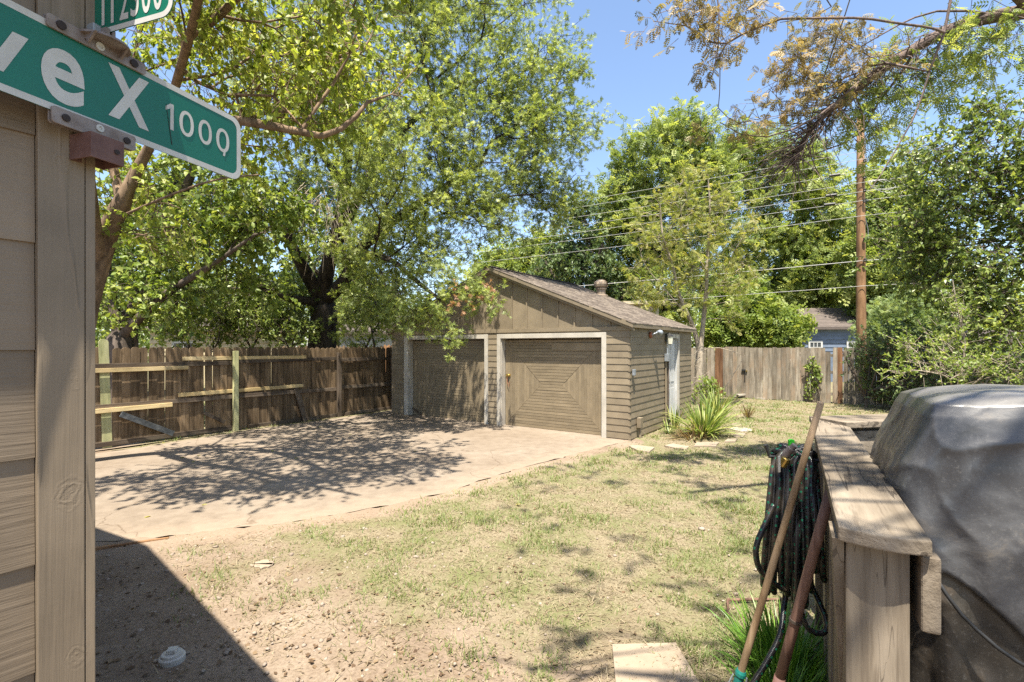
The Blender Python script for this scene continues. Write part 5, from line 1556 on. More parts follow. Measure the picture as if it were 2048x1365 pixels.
# dead vine twigs at its foot
mv = MB()
for k in range(26):
    a = P(random.uniform(1365, 1402), random.uniform(640, 790), 15.2 + random.uniform(-0.3, 0.2))
    d = Vector((random.uniform(-0.8, 0.8), random.uniform(-0.3, 0.3), random.uniform(-0.4, 0.9)))
    pts = [a]
    for i in range(5):
        pts.append(pts[-1] + d * 0.13); d += Vector((random.uniform(-0.4, 0.4), random.uniform(-0.2, 0.2), random.uniform(-0.4, 0.4)))
    mv.tube(pts, 0.006, 3, cap=False)
tag(mv.build('dry_vine', M['bark_grey']), 'tangle of dry bare vine twigs round the foot of the young tree', 'vine')

# --- shrubs at the right end of the back fence
sb = Vector((10.6, 14.9, 0))
sh_blobs = [(1850, 770, 13.6, 60, 26), (1780, 775, 14.6, 45, 22), (1930, 755, 12.8, 60, 30), (2010, 740, 12.2, 60, 35), (1760, 690, 14.8, 50, 28), (1820, 680, 14.4, 60, 30), (1880, 690, 13.5, 60, 30), (1760, 740, 15, 35, 35), (1830, 730, 14.2, 60, 30), (1960, 700, 12.5, 60, 25), (1735, 700, 15, 22, 24)]
sh, shc = bush('berry_shrub', 'tall shrub with small red berries growing over the right end of the back fence', 'shrub', sb, sh_blobs, 330, dict(per=4, length=0.42, k=8, shape='oval', size=0.085, mat=M['leaf_deep'], droop=0.2, out=0.6), M['bark_dark'], 141, stems=6, h=1.3)
bb = MB()
for k in range(60):
    c = shc[RNG.integers(len(shc))] + RNG.normal(0, 0.14, 3) - np.array([0, 0.12, 0])
    r = 0.02
    n0 = len(bb.v)
    bb.v += [tuple(c + np.array(d) * r) for d in ((1, 0, 0), (-1, 0, 0), (0, 1, 0), (0, -1, 0), (0, 0, 1), (0, 0, -1))]
    for q in ((0, 2, 4), (2, 1, 4), (1, 3, 4), (3, 0, 4), (2, 0, 5), (1, 2, 5), (3, 1, 5), (0, 3, 5)): bb.f.append(tuple(n0 + i for i in q))
bm_ = bb.mesh('berries', M['red_cap']); bm_.transform(Matrix.Translation(-sb)); tag(link('berries', bm_, sh), kind='stuff')
# low branching shrub in front, its branches reaching to the grill
s2 = Vector((10.3, 11.6, 0))
s2_l = [([s2 + Vector((0, 0, -0.05)), s2 + Vector((0, 0, 0.5))], 0.04, 0.035),
        ([s2 + Vector((0, 0, 0.5)), P(1920, 740, 11), P(1870, 690, 10.6), P(1835, 640, 10.4)], 0.028, 0.01, 1),
        ([s2 + Vector((0, 0, 0.5)), P(1930, 700, 11.4), P(1915, 620, 11.4), P(1905, 560, 11.4)], 0.03, 0.01, 1),
        ([s2 + Vector((0, 0, 0.5)), P(1900, 760, 10.6), P(1860, 745, 10), P(1815, 740, 9.8)], 0.02, 0.008, 1),
        ([s2 + Vector((0, 0, 0.5)), P(1980, 740, 11), P(2020, 730, 10.6), P(2060, 720, 10.4)], 0.02, 0.008, 1)]
tree('sapling', 'thin stemmed sapling rising above the covered grill with shiny leaves', 'shrub', s2, s2_l,
     [(1870, 735, 10, 50, 18), (1835, 700, 10.3, 30, 30), (1915, 700, 11, 35, 40), (1960, 745, 10.4, 50, 18), (2020, 730, 10.5, 40, 25), (1905, 620, 11.4, 20, 40), (1800, 745, 9.8, 25, 14)], 110,
     dict(per=4, length=0.3, k=7, shape='oval', size=0.075, mat=M['leaf_shrub'], droop=-0.1, out=0.7), M['bark_grey'], 142)

# ivy on the back fence
def ivy(label, blobs, n, seed, base):
    rs = np.random.default_rng(seed)
    t = thing('ivy', label, 'ivy', base)
    pts = []
    for (px, py, rx, ry) in blobs:
        k = int(n * rx * ry / sum(b[2] * b[3] for b in blobs))
        for _ in range(k):
            a = rs.random() * 6.28; r = math.sqrt(rs.random())
            x, y = px + rx * r * math.cos(a), py + ry * r * math.sin(a)
            # point on the fence plane
            kx = (x - CX) / F
            s_ = (kx * BF0.y - BF0.x) / (NS.x - kx * NS.y)
            p = BF0 + NS * s_
            q = P(x, y, p.y) - DD * (0.03 + 0.12 * rs.random())
            if q.z > 0.02: pts.append(tuple(q))
    pts = np.array(pts)
    ax = rs.normal(0, 0.6, (len(pts), 3)) + np.array([0, -0.5, -0.6])
    me = leaves_mesh('leaves', pts, ax, 0.09 * (0.6 + 0.7 * rs.random(len(pts))), 'heart', M['leaf_shrub'], rs, up_bias=0.4)
    me.transform(Matrix.Translation(-Vector(base))); link('leaves', me, t)
    mb = MB()
    for _ in range(9):
        a = Vector(pts[rs.integers(len(pts))]); a.z = 0.02
        b = Vector(pts[rs.integers(len(pts))])
        m_ = (a + b) / 2 + Vector((rs.normal(0, 0.08), 0, 0.1))
        mb.tube([a, m_, b], [0.012, 0.008, 0.004], 4, cap=False)
    me = mb.mesh('stem', M['bark_dark'], smooth=True); me.transform(Matrix.Translation(-Vector(base))); link('stem', me, t)
ivy('ivy climbing the sunlit middle of the grey back fence', [(1624, 735, 13, 24), (1622, 770, 10, 18), (1635, 750, 8, 25), (1618, 790, 10, 10)], 260, 151, (9.8, 16.3, 0))
ivy('ivy with dark leaves covering the back fence at the foot of the utility pole', [(1745, 720, 30, 35), (1735, 760, 20, 25), (1790, 740, 30, 45), (1770, 790, 30, 15)], 520, 152, (11.2, 15.2, 0))

# --- overhanging limb with browning leaves, its trunk outside the frame on the right
lb0 = Vector((9.8, 6.3, 0))
LY = 7.0
l_limbs = [([lb0 + Vector((0, 0, -0.1)), lb0 + Vector((-0.1, 0, 2.5)), lb0 + Vector((-0.5, 0.1, 5.0)), P(2200, 10, 6.9), P(2060, 22, LY)], 0.3, 0.1),
           (PX((2060, 22, LY), (1985, 34, LY), (1915, 52, LY), (1850, 85, LY), (1790, 120, LY), (1730, 165, LY), (1680, 205, LY), (1635, 245, LY), (1605, 290, LY), (1585, 330, LY)), 0.095, 0.014, 1),
           (PX((1985, 34, LY), (1900, 20, 6.8), (1830, 35, 6.7), (1780, 60, 6.6), (1720, 95, 6.6)), 0.018, 0.007, 1),
           (PX((1790, 120, LY), (1740, 145, 6.8), (1690, 190, 6.8), (1640, 230, 6.7), (1570, 265, 6.7), (1500, 275, 6.7), (1440, 245, 6.7)), 0.022, 0.006, 1),
           (PX((1850, 85, LY), (1800, 150, 7.1), (1760, 200, 7.2), (1720, 270, 7.2), (1650, 300, 7.2), (1560, 335, 7.2)), 0.02, 0.006, 1),
           (PX((2060, 22, LY), (1960, -60, 6.4), (1750, -110, 6.2), (1560, -90, 6.1), (1430, -40, 6.1)), 0.06, 0.012, 1),
           (PX((1560, -90, 6.1), (1660, -10, 6.1), (1640, 30, 6.1), (1560, 45, 6.1)), 0.012, 0.005, 1),
           (PX((1430, -40, 6.1), (1370, 10, 6.1), (1310, 30, 6.1)), 0.01, 0.004, 1),
           (PX((1430, -40, 6.1), (1440, 60, 6.1), (1425, 150, 6.1)), 0.01, 0.004, 1),
           (PX((1905, -20, 6.3), (1885, 80, 6.3), (1850, 165, 6.4), (1838, 215, 6.4), (1800, 285, 6.4), (1765, 345, 6.4), (1740, 380, 6.4)), 0.018, 0.006),
           ([lb0 + Vector((-0.5, 0.1, 5.0)), lb0 + Vector((-2.5, -1.0, 7.5)), lb0 + Vector((-5.0, -2.2, 8.6)), lb0 + Vector((-8.0, -3.2, 8.8))], 0.14, 0.04, 1),
           ([lb0 + Vector((-0.5, 0.1, 5.0)), lb0 + Vector((-2.0, -3.0, 7.2)), lb0 + Vector((-4.0, -5.0, 8.2)), lb0 + Vector((-6.5, -6.0, 8.6))], 0.14, 0.04, 1),
           ([lb0 + Vector((-0.5, 0.1, 5.0)), lb0 + Vector((1.0, 0.0, 7.5)), lb0 + Vector((2.0, 1.0, 9.5))], 0.16, 0.05, 1)]
l_blobs = [(1400, 20, 6.1, 50, 35), (1430, 80, 6.1, 30, 50), (1330, 25, 6.1, 35, 20), (1520, 30, 6.1, 40, 28), (1600, 110, 6.8, 40, 45), (1660, 60, 6.8, 50, 35), (1580, 180, 6.8, 45, 40), (1480, 250, 6.7, 45, 18), (1640, 170, 6.9, 40, 35), (1720, 110, 6.9, 50, 40), (1420, 240, 6.7, 18, 12)]
leaf_l = dict(per=4, length=0.24, k=5, shape='fine', size=0.115, mat=M['leaf_brown'], droop=0.35, out=0.5, twig_r=0.003)
ovt, ovc = tree('overhanging_tree', 'tree leaning in from the right with a long bare limb and browning leaves', 'tree', lb0, l_limbs, l_blobs, 95, leaf_l, M['bark_limb'], 161, grow=dict(step=0.22, wig=0.07, tip=0.004, arch=0.05))
# green leaves of the same tree: at the right side, and over the deck above the frame
rs_ = np.random.default_rng(162)
gb_ = [(1780, 180, 7.2, 45, 50), (1700, 210, 7.2, 40, 45), (1850, 100, 7, 50, 35), (1930, 90, 7, 60, 40), (1740, 260, 7.2, 45, 45), (2010, 70, 7, 50, 40), (1880, 180, 7.2, 40, 35)]
gc = blob_targets(gb_, 70, rs_)
above = np.array([(x, y, z) for x, y, z in zip(rs_.uniform(-0.4, 9, 150), rs_.uniform(-3.5, 4.6, 150), rs_.uniform(6.6, 9.4, 150)) if z - H > 0.8 * y and rs_.random() < 0.6])
near_ = np.stack([rs_.uniform(0.2, 3.2, 46), rs_.uniform(-2.0, 1.4, 46), rs_.uniform(5.2, 7.2, 46)], 1)
gc2 = np.concatenate([gc, above, near_])
lm, tv, tt = foliage(gc2, unit(rs_.normal(0, 1, (len(gc2), 3))), rs_, per=4, length=0.36, k=5, shape='fine', size=0.15, mat=M['leaf_pecan'], droop=0.3, out=0.4, twig_r=0.004)
for nm, me in (('crown', lm), ('twigs', np_mesh('twigs', tv, tt, M['bark_limb']))):
    me.transform(Matrix.Translation(-lb0)); o = link(nm, me, ovt)
    if nm == 'twigs': o['kind'] = 'stuff'
# bare hanging twigs along the limb
mh = MB()
main = PX((1985, 34, LY), (1915, 52, LY), (1850, 85, LY), (1790, 120, LY), (1730, 165, LY), (1680, 205, LY), (1635, 245, LY), (1605, 290, LY), (1585, 330, LY))
for k in range(420):
    t = random.random() ** 0.6 * (len(main) - 1.001); i = int(t); a = main[i].lerp(main[i + 1], t - i)
    d = Vector((random.uniform(-1, 0.35), random.uniform(-0.6, 0.6), random.uniform(-0.75, 0.4)))
    pts = [a]; m_ = random.randrange(4, 11); c = random.uniform(-0.16, 0.16)
    for j in range(m_):
        pts.append(pts[-1] + d * 0.1); d += Vector((random.uniform(-0.2, 0.14) + c, random.uniform(-0.2, 0.2), random.uniform(-0.3, 0.14)))
    r0 = random.uniform(0.004, 0.011)
    mh.tube(pts, [r0 * (1 - 0.75 * j / m_) for j in range(m_ + 1)], 3, cap=False)
me = mh.mesh('bare_twigs', M['bark_limb'], smooth=True); me.transform(Matrix.Translation(-lb0)); tag(link('bare_twigs', me, ovt), kind='stuff')
# long bare twigs of the same tree high over the deck: they streak the grill and the rail with shade
mo = MB()
for k in range(70):
    a = Vector((random.uniform(-0.2, 2.6), random.uniform(-1.4, 1.0), random.uniform(4.8, 6.8)))
    d = Vector((random.choice((-1, 1)) * random.uniform(0.5, 1), random.uniform(-0.3, 0.3), random.uniform(-0.3, 0.3)))
    pts = [a]
    for j in range(9):
        pts.append(pts[-1] + d * 0.14); d += Vector((random.uniform(-0.1, 0.1), random.uniform(-0.15, 0.15), random.uniform(-0.2, 0.15)))
    mo.tube(pts, [0.02 * (1 - 0.07 * j) for j in range(10)], 4, cap=False)
me = mo.mesh('bare_twigs', M['bark_limb'], smooth=True); me.transform(Matrix.Translation(-lb0)); tag(link('bare_twigs', me, ovt), kind='stuff')
# thin cord hanging across the branches
cd = MB().tube([P(1712, -40, 6.4), P(1690, 30, 6.5), P(1662, 110, 6.7), P(1640, 180, 6.8), P(1622, 240, 6.9), P(1612, 272, 7.0)], 0.008, 5).build('hanging_vine', M['bark_dark'])
tag(cd, 'thin dark vine hanging straight down through the browning branches', 'vine')

# --- far belt of trees that closes the view
def far_belt():
    rs = np.random.default_rng(200)
    n = 9000
    ang = rs.uniform(-62, 58, n); rad = rs.uniform(46, 58, n)
    hh = 4.5 + 3.5 * fbm(ang * 0.14, ang * 0.0, 31, 3)
    z = rs.random(n) ** 0.8 * hh * 1.1
    pos = np.stack([np.sin(np.radians(ang)) * rad, np.cos(np.radians(ang)) * rad, z + 0.3], 1)
    me = leaves_mesh('far_tree_line', pos, rs.normal(0, 1, (n, 3)), 0.9 + 0.7 * rs.random(n), 'pinnate3', M['leaf_dark'], rs, tint=np.clip(rs.normal(0.5, 0.25, n), 0, 1))
    tag(link('far_tree_line', me), 'distant belt of trees closing the view beyond the neighbouring houses', 'trees', kind='stuff')
far_belt()
# ------------------------------------------------------------------ neighbouring buildings
def far_house(name, label, loc, rz, L, Dp, hw, roofh, wallmat, over=0.4, windows=(), board=0.2, name2='siding_board', roofmat='shingle_far'):
    h = thing(name, label, 'house', loc, rz)
    w = MB().box(0, L, 0, Dp, 0, hw).build('wall', M[wallmat], h)
    if board:
        z = 0.0
        me = MB().prism([(-0.03, 0), (-0.03, 0.01), (-0.004, board), (-0.001, board), (-0.001, 0)][::-1], lambda a, b, d: Vector((d, a, b)), 0, L).mesh('siding_board', M[wallmat])
        k = 0
        while z + board < hw:
            if z > 1.3: link('siding_board', me, w, (0, 0, z))
            z += board
    rm = MB().prism([(-over, hw), (Dp + over, hw), (Dp + over, hw + 0.12), (Dp / 2, hw + roofh), (-over, hw + 0.12)], lambda a, b, d: Vector((d, a, b)), -over, L + over)
    rf = rm.build('roof', M[roofmat], h)
    # courses of the front slope
    sl = MB(); n = 14
    for k in range(n):
        f0, f1 = k / n, (k + 1) / n
        y0, y1 = -over + f0 * (Dp / 2 + over), -over + f1 * (Dp / 2 + over)
        za, zb = hw + 0.12 + f0 * (roofh - 0.12), hw + 0.12 + f1 * (roofh - 0.12)
        sl.quad((-over, y0, za + 0.03), (L + over, y0, za + 0.03), (L + over, y1, zb + 0.008), (-over, y1, zb + 0.008))
        sl.quad((-over, y0, za - 0.0), (L + over, y0, za - 0.0), (L + over, y0, za + 0.03), (-over, y0, za + 0.03))
    tag(sl.build('shingles', M[roofmat], rf), kind='stuff')
    for (x0, x1, z0, z1, nv, nh) in windows:
        f = MB(); fw = 0.09
        f.box(x0 - fw, x0, -0.07, -0.032, z0 - fw, z1 + fw); f.box(x1, x1 + fw, -0.07, -0.032, z0 - fw, z1 + fw)
        f.box(x0, x1, -0.069, -0.032, z0 - fw, z0); f.box(x0, x1, -0.069, -0.032, z1, z1 + fw)
        for i in range(1, nv): 
            xx = x0 + (x1 - x0) * i / nv; f.box(xx - 0.018, xx + 0.018, -0.062, -0.05, z0, z1)
        for i in range(1, nh):
            zz_ = z0 + (z1 - z0) * i / nh; f.box(x0, x1, -0.061, -0.051, zz_ - 0.018, zz_ + 0.018)
        wd = f.build('window', M['far_white'], h)
        MB().box(x0, x1, -0.048, -0.034, z0, z1).build('pane', M['far_glass'], wd)
    return h
p0 = P(1600, 694, 26)
far_house('house', 'blue grey lap sided house with white windows seen over the back fence', (p0.x, p0.y, 0), R(-6), 8.0, 5, 2.72, 1.3, 'blue_siding', 0.3,
          windows=((0.48, 1.0, 1.3, 2.05, 3, 3), (2.35, 2.9, 1.3, 2.05, 3, 3), (5.0, 5.7, 1.3, 2.05, 3, 3)))
p1 = P(1562, 694, 25.4)
far_house('porch', 'brown roofed porch at the left end of the blue house', (p1.x, p1.y, 0), R(-6), 0.95, 3, 2.1, 0.5, 'far_brick', 0.12, windows=((0.2, 0.8, 1.2, 1.85, 1, 1),), board=0)
p2 = P(662, 694, 27)
far_house('house', 'white lap sided neighbouring house glimpsed between the oak trunk and the garage', (p2.x, p2.y, 0), R(6), 7.0, 6, 2.5, 1.2, 'far_white', 0.3, windows=((1.0, 1.6, 1.2, 2.0, 2, 2),))
p3 = P(300, 694, 24)
far_house('house', 'pale tan house glimpsed through leaves behind the forked tree', (p3.x, p3.y, 0), R(20), 6.0, 6, 2.6, 1.2, 'far_tan', 0.3, windows=((1.0, 1.8, 1.2, 2.0, 2, 2),))
p4 = P(1256, 694, 25)
far_house('carport', 'cream edged flat roof showing just above the right slope of the garage roof', (p4.x, p4.y, 0), R(-8), 1.5, 4, 3.95, 0.35, 'far_tan', 0.25, board=0, roofmat='far_tan')
p5 = P(1950, 694, 24)
far_house('house', 'brown brick house with low roof behind the shrubs at the right edge', (p5.x, p5.y, 0), R(-10), 7.0, 6, 2.0, 0.7, 'far_brick', 0.3, windows=((0.6, 1.4, 1.0, 1.8, 2, 2),), board=0)

# neighbour's taller fence of pointed pickets behind the oak
def far_fence():
    f = thing('picket_fence', 'neighbour fence of brown pointed pickets behind the oak trunk', 'fence', P(560, 694, 19.0) - Vector((0, 0, H)), R(2))
    me = [picket_mesh('picket', 0.135, 1.86 + 0.03 * k, 'point', M['orange_wood' if k == 2 else 'picket_dark'], 90 + k) for k in range(3)]
    for k in range(38):
        link('picket', me[2 if k > 27 else k % 2], f, (k * 0.142, 0, 0))
    MB().box(0, 5.4, 0.012, 0.05, 1.4, 1.49).build('rail', M['rail_dark'], f)
    MB().box(0, 5.4, 0.012, 0.05, 0.4, 0.49).build('rail', M['rail_dark'], f)
far_fence()

# ------------------------------------------------------------------ deck with its railing
RD = Vector((0.491, 0.871, 0)).normalized(); RN = Vector((RD.y, -RD.x, 0))     # along the rail, and to its right (deck side)
NL = Vector((0.8174, 1.247, 0))                                               # near left corner of the cap board
def rl(u, v, z): return NL + RD * u + RN * v + Vector((0, 0, z))
DKR = math.atan2(RD.y, RD.x) - R(90)                                          # local frame: x = RN, y = RD
def build_deck():
    d = thing('deck', 'weathered wooden deck corner with post and wide cap rail beside the grill', 'deck', NL, DKR)
    zc = 1.38
    Lr = 2.24
    # cap board with a rounded near end
    w = 0.182
    poly = [(0.0, 0.0)]
    arc = []
    for k in range(9):
        t = k / 8
        arc.append((0.0 + w * t, -0.018 * math.sin(math.pi * t) - 0.012 * t))
    pts = arc + [(w, 1.87), (0.0, Lr - 0.03)]
    cap = MB().prism([(a, b) for a, b in pts], lambda a, b, z: Vector((a, b, z)), zc - 0.036, zc)
    cp = cap.build('cap_board', M['deck_wood'], d, bevel=0.004)
    # far cap board turning to the right
    fa = Vector((2.02, 3.268, 0)); fdir = Vector((0.985, 0.17, 0)).normalized()
    def loc(p): 
        q = Vector((p.x, p.y, 0)) - NL; return (q.dot(RN), q.dot(RD))
    a = loc(Vector((1.925, 3.225, 0))); b = loc(Vector((1.925, 3.225, 0)) + fdir * 2.6); fn = Vector((fdir.y, -fdir.x, 0))
    c_ = loc(Vector((1.985, 2.955, 0)) + fdir * 2.6); e = loc(Vector((1.985, 2.955, 0)))
    MB().prism([e, c_, b, a], lambda p, q, z: Vector((p, q, z)), zc - 0.036, zc + 0.001).build('cap_board', M['deck_wood_x'], d, bevel=0.004)
    # panel and rail below the far cap
    for (z0, z1, off, m_) in ((zc - 0.2, zc - 0.06, 0.05, 'deck_wood_x'),):
        q0 = Vector((1.985, 2.955, 0)) + fdir * 0.05 - fn * off; q1 = q0 + fdir * 2.4
        l0 = loc(q0); l1 = loc(q1)
        MB().beam((l0[0], l0[1], (z0 + z1) / 2), (l1[0], l1[1], (z0 + z1) / 2), z1 - z0, 0.038).build('rail_board', M[m_], d, bevel=0.003)
    for k in range(15):
        q = Vector((1.985, 2.955, 0)) + fdir * (0.12 + 0.15 * k) - fn * 0.1
        l = loc(q)
        MB().beam((l[0], l[1], 0.3), (l[0], l[1], zc - 0.037), 0.135, 0.02, (fdir.dot(RN), fdir.dot(RD), 0)).build('baluster', M['deck_wood_z'], d, bevel=0.002)
    # near post, 6x6
    MB().box(0.018, 0.148, 0.03, 0.17, -0.05, zc - 0.0365).build('post', M['deck_wood_z'], d, bevel=0.005)
    MB().box(0.02, 0.15, 1.98, 2.11, -0.05, zc - 0.0365).build('post', M['deck_wood_z'], d, bevel=0.005)
    # rail on edge along the deck side, its end grain facing out
    MB().box(0.164, 0.202, 0.005, 1.75, zc - 0.222, zc - 0.042).build('rail_board', M['deck_wood'], d, bevel=0.008, segs=3)
    # outer side: slanting knee board beside the post, vertical skirting boards further along
    kn = MB()
    kn.v += [(-0.012, 0.02, zc - 0.037), (0.014, 0.02, zc - 0.037), (-0.012, 0.16, zc - 0.037), (0.014, 0.16, zc - 0.037),
             (0.026, 0.20, 0.72), (0.034, 0.20, 0.72), (0.026, 0.26, 0.72), (0.034, 0.26, 0.72)]
    kn.f += [(0, 1, 5, 4), (1, 3, 7, 5), (3, 2, 6, 7), (2, 0, 4, 6), (0, 2, 3, 1), (4, 5, 7, 6)]
    kn.build('knee_board', M['deck_wood_z'], d)
    for k in range(13):
        y = 0.3 + k * 0.146
        x = 0.05 + 0.004 * (k % 3)
        MB().box(x, x + 0.022, y, y + 0.135, 0.03 + 0.01 * (k % 2), zc - 0.038).build('skirting_board', M['deck_wood_z'], d, bevel=0.002)
    # deck floor boards and joists
    jo = MB().box(0.075, 0.115, 0.02, 2.0, 0.24, 0.42).build('rim_joist', M['deck_wood'], d)
    for k in range(16):
        y = -0.9 + k * 0.147
        MB().box(0.21, 3.3, y, y + 0.14, 0.42, 0.448).build('deck_board', M['deck_wood_x'], d)
    for (x, y) in ((0.3, -0.8), (3.1, -0.8), (3.1, 1.3), (0.3, 1.3)):
        MB().box(x, x + 0.09, y, y + 0.09, -0.05, 0.42).build('footing', M['deck_wood_z'], d)
    for y in (-0.8, 0.3, 1.3):
        MB().box(0.2, 3.3, y + 0.1, y + 0.138, 0.28, 0.419).build('joist', M['deck_wood_x'], d)
build_deck()

# ------------------------------------------------------------------ covered grill
def build_grill():
    A = Vector((1.31, 1.52, 0)); u = RN; v = RD          # near-left top corner, u along the grill, v away
    base = A + u * 0.6 + v * 0.25
    zd = 0.45
    g = thing('covered_grill', 'large barbecue grill under a dusty black vinyl cover on the deck', 'grill', (base.x, base.y, zd), DKR)
    Lg, Wg = 1.35, 0.52
    # rings: (height, u0, u1, v0, v1, corner radius)
    DZ = 0.022
    rings = [(1.672, 0.30, 0.95, 0.14, 0.38, 0.05), (1.668, 0.16, 1.14, 0.07, 0.45, 0.07), (1.655, 0.06, 1.26, 0.02, 0.50, 0.06), (1.635, 0.008, 1.33, -0.015, 0.525, 0.055), (1.60, -0.012, 1.36, -0.03, 0.54, 0.06),
             (1.53, -0.035, 1.39, -0.042, 0.56, 0.07), (1.45, -0.07, 1.42, -0.05, 0.575, 0.08), (1.37, -0.09, 1.44, -0.055, 0.58, 0.09), (1.29, -0.085, 1.44, -0.058, 0.58, 0.08),
             (1.2, -0.055, 1.42, -0.05, 0.57, 0.07), (1.1, -0.04, 1.41, -0.045, 0.565, 0.06), (1.0, -0.03, 1.40, -0.04, 0.56, 0.06), (0.88, -0.03, 1.40, -0.035, 0.56, 0.06), (0.74, -0.03, 1.4, -0.04, 0.56, 0.06), (0.6, -0.035, 1.4, -0.05, 0.56, 0.06), (0.5, -0.035, 1.4, -0.05, 0.56, 0.06)]
    rings = [(z + DZ, a - 0.03, b_, c, d_, e) for (z, a, b_, c, d_, e) in rings]
    # densify in height
    dense = []
    for r0, r1 in zip(rings[:-1], rings[1:]):
        n = 9 if r0[0] - r1[0] > 0.03 else 3
        for k in range(n):
            t = k / n; dense.append(tuple(a + (b - a) * t for a, b in zip(r0, r1)))
    dense.append(rings[-1])
    NP = 420
    def ring_pts(u0, u1, v0, v1, rc):
        """rounded rectangle sampled by arc length"""
        seg = []
        pts = []
        for (cx_, cy_, a0) in ((u1 - rc, v0 + rc, -90), (u1 - rc, v1 - rc, 0), (u0 + rc, v1 - rc, 90), (u0 + rc, v0 + rc, 180)):
            for k in range(9):
                a = R(a0 + 90 * k / 8); pts.append((cx_ + rc * math.cos(a), cy_ + rc * math.sin(a), math.cos(a), math.sin(a)))
        pts.append(pts[0])
        P_ = np.array(pts); dl = np.hypot(np.diff(P_[:, 0]), np.diff(P_[:, 1])); cl = np.concatenate([[0], np.cumsum(dl)])
        s = np.linspace(0, cl[-1], NP, endpoint=False)
        return np.stack([np.interp(s, cl, P_[:, i]) for i in range(4)], 1)
    V = []
    for (z, u0, u1, v0, v1, rc) in dense:
        rp = ring_pts(u0, u1, v0, v1, rc)
        s = np.arange(NP) / NP * 4.0
        low = np.clip((1.5 - z) / 0.4, 0, 1)
        left = np.clip(1 - np.abs(rp[:, 0] - u0) / 0.25, 0, 1)
        # hanging folds, deeper to the bottom and at the left end; sag of the top
        fold = (fbm(s * 5.5, np.full(NP, z * 1.1), 41, 3) - 0.5) * (0.016 + 0.06 * left) * low
        fold += np.sin(s * 44 + 3 * z) * 0.018 * left * low
        r1 = 1 - np.abs(2 * fbm(s * 4.2 + z * 2.1, s * 1.6 - z * 3.2, 43, 2) - 1)
        r2 = 1 - np.abs(2 * fbm(s * 9 - z * 3, s * 2 + z * 5, 47, 2) - 1)
        cre = (r1 ** 9 - 0.2) * 0.007 + (r2 ** 9 - 0.2) * 0.003
        zh = 1.165 - 0.95 * np.clip(rp[:, 0], 0, 0.35) - 0.3 * np.clip(rp[:, 0] - 0.35, 0, 2) + 0.02 * np.sin(rp[:, 0] * 14)
        lip = np.clip((zh - z) / 0.012, 0, 1)
        off = fold + cre - 0.022 * lip
        rt = 1 - np.abs(2 * fbm(rp[:, 0] * 3.1, rp[:, 1] * 6, 44, 2) - 1)
        zz = z + (rt ** 4 - 0.4) * 0.010 * np.clip((z - 1.5) / 0.1, 0, 1)
        q = np.stack([rp[:, 0] + off * rp[:, 2], rp[:, 1] + off * rp[:, 3], zz], 1)
        V.append(q)
    V = np.concatenate(V)
    nr = len(dense)
    T = []
    for i in range(nr - 1):
        for k in range(NP):
            k2 = (k + 1) % NP
            a, b, c, d_ = i * NP + k, i * NP + k2, (i + 1) * NP + k2, (i + 1) * NP + k
            T += [(a, c, b), (a, d_, c)]
    c0 = len(V); V = np.concatenate([V, [[0.62, 0.26, 1.676 + DZ]]])
    for k in range(NP): T.append((c0, k, (k + 1) % NP))
    # local frame of the grill: x = u, y = v, origin at base
    Lc = V.copy(); Lc[:, 0] -= 0.6; Lc[:, 1] -= 0.25; Lc[:, 2] -= zd
    me = np_mesh('cover', Lc, np.array(T), M['vinyl'], smooth=True)
    bm = bmesh.new(); bm.from_mesh(me); bmesh.ops.recalc_face_normals(bm, faces=bm.faces); bm.to_mesh(me); bm.free()
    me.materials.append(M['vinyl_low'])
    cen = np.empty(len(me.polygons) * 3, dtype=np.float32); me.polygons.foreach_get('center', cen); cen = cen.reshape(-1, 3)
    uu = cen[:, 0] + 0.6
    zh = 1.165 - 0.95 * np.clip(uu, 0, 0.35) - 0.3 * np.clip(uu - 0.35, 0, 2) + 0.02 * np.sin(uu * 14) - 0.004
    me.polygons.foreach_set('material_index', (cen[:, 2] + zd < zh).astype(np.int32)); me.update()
    cov = link('cover', me, g)
    # seams: one round the lid, one hanging hem across the front
    def surf(px, py, y_off=0.0):
        # point on the front face plane v = v0 seen at a photo pixel
        k = (px - CX) / F; n0 = A + v * -0.055
        s_ = (k * n0.y - n0.x) / (u.x - k * u.y)
        q = n0 + u * s_
        z = H - (py - HY) / F * q.y
        return Vector((s_ - 0.6, -0.055 - 0.25 - 0.012 + y_off, z - zd))
    hem = [surf(*q) for q in ((1868, 1150), (1890, 1185), (1920, 1225), (1950, 1255), (1990, 1290), (2030, 1318), (2090, 1350))]
    MB().tube(hem, 0.006, 6).build('seam', M['black_metal'], cov, smooth=True)
    flap = MB()
    f2 = [surf(*q) for q in ((1868, 1150), (1890, 1185), (1920, 1225), (1950, 1255), (1990, 1290), (2030, 1318), (2090, 1350))]
    # wheel and legs standing on the deck, under the cover
    fr = MB()
    for (x, y) in ((-0.5, -0.2), (0.6, -0.2), (-0.5, 0.2), (0.6, 0.2)):
        fr.box(x, x + 0.04, y, y + 0.04, 0.0, 0.5)
    fr.build('frame', M['black_metal'], g)
build_grill()

# ------------------------------------------------------------------ hose, tool handles
def smooth_path(pts, n):
    pts = [Vector(p) for p in pts]; out = []
    m = len(pts)
    for k in range(n + 1):
        t = k / n * (m - 1); i = min(int(t), m - 2); u = t - i
        p0 = pts[max(i - 1, 0)]; p1 = pts[i]; p2 = pts[i + 1]; p3 = pts[min(i + 2, m - 1)]
        out.append(0.5 * ((2 * p1) + (p2 - p0) * u + (2 * p0 - 5 * p1 + 4 * p2 - p3) * u * u + (3 * p1 - p0 - 3 * p2 + p3) * u ** 3))
    return out

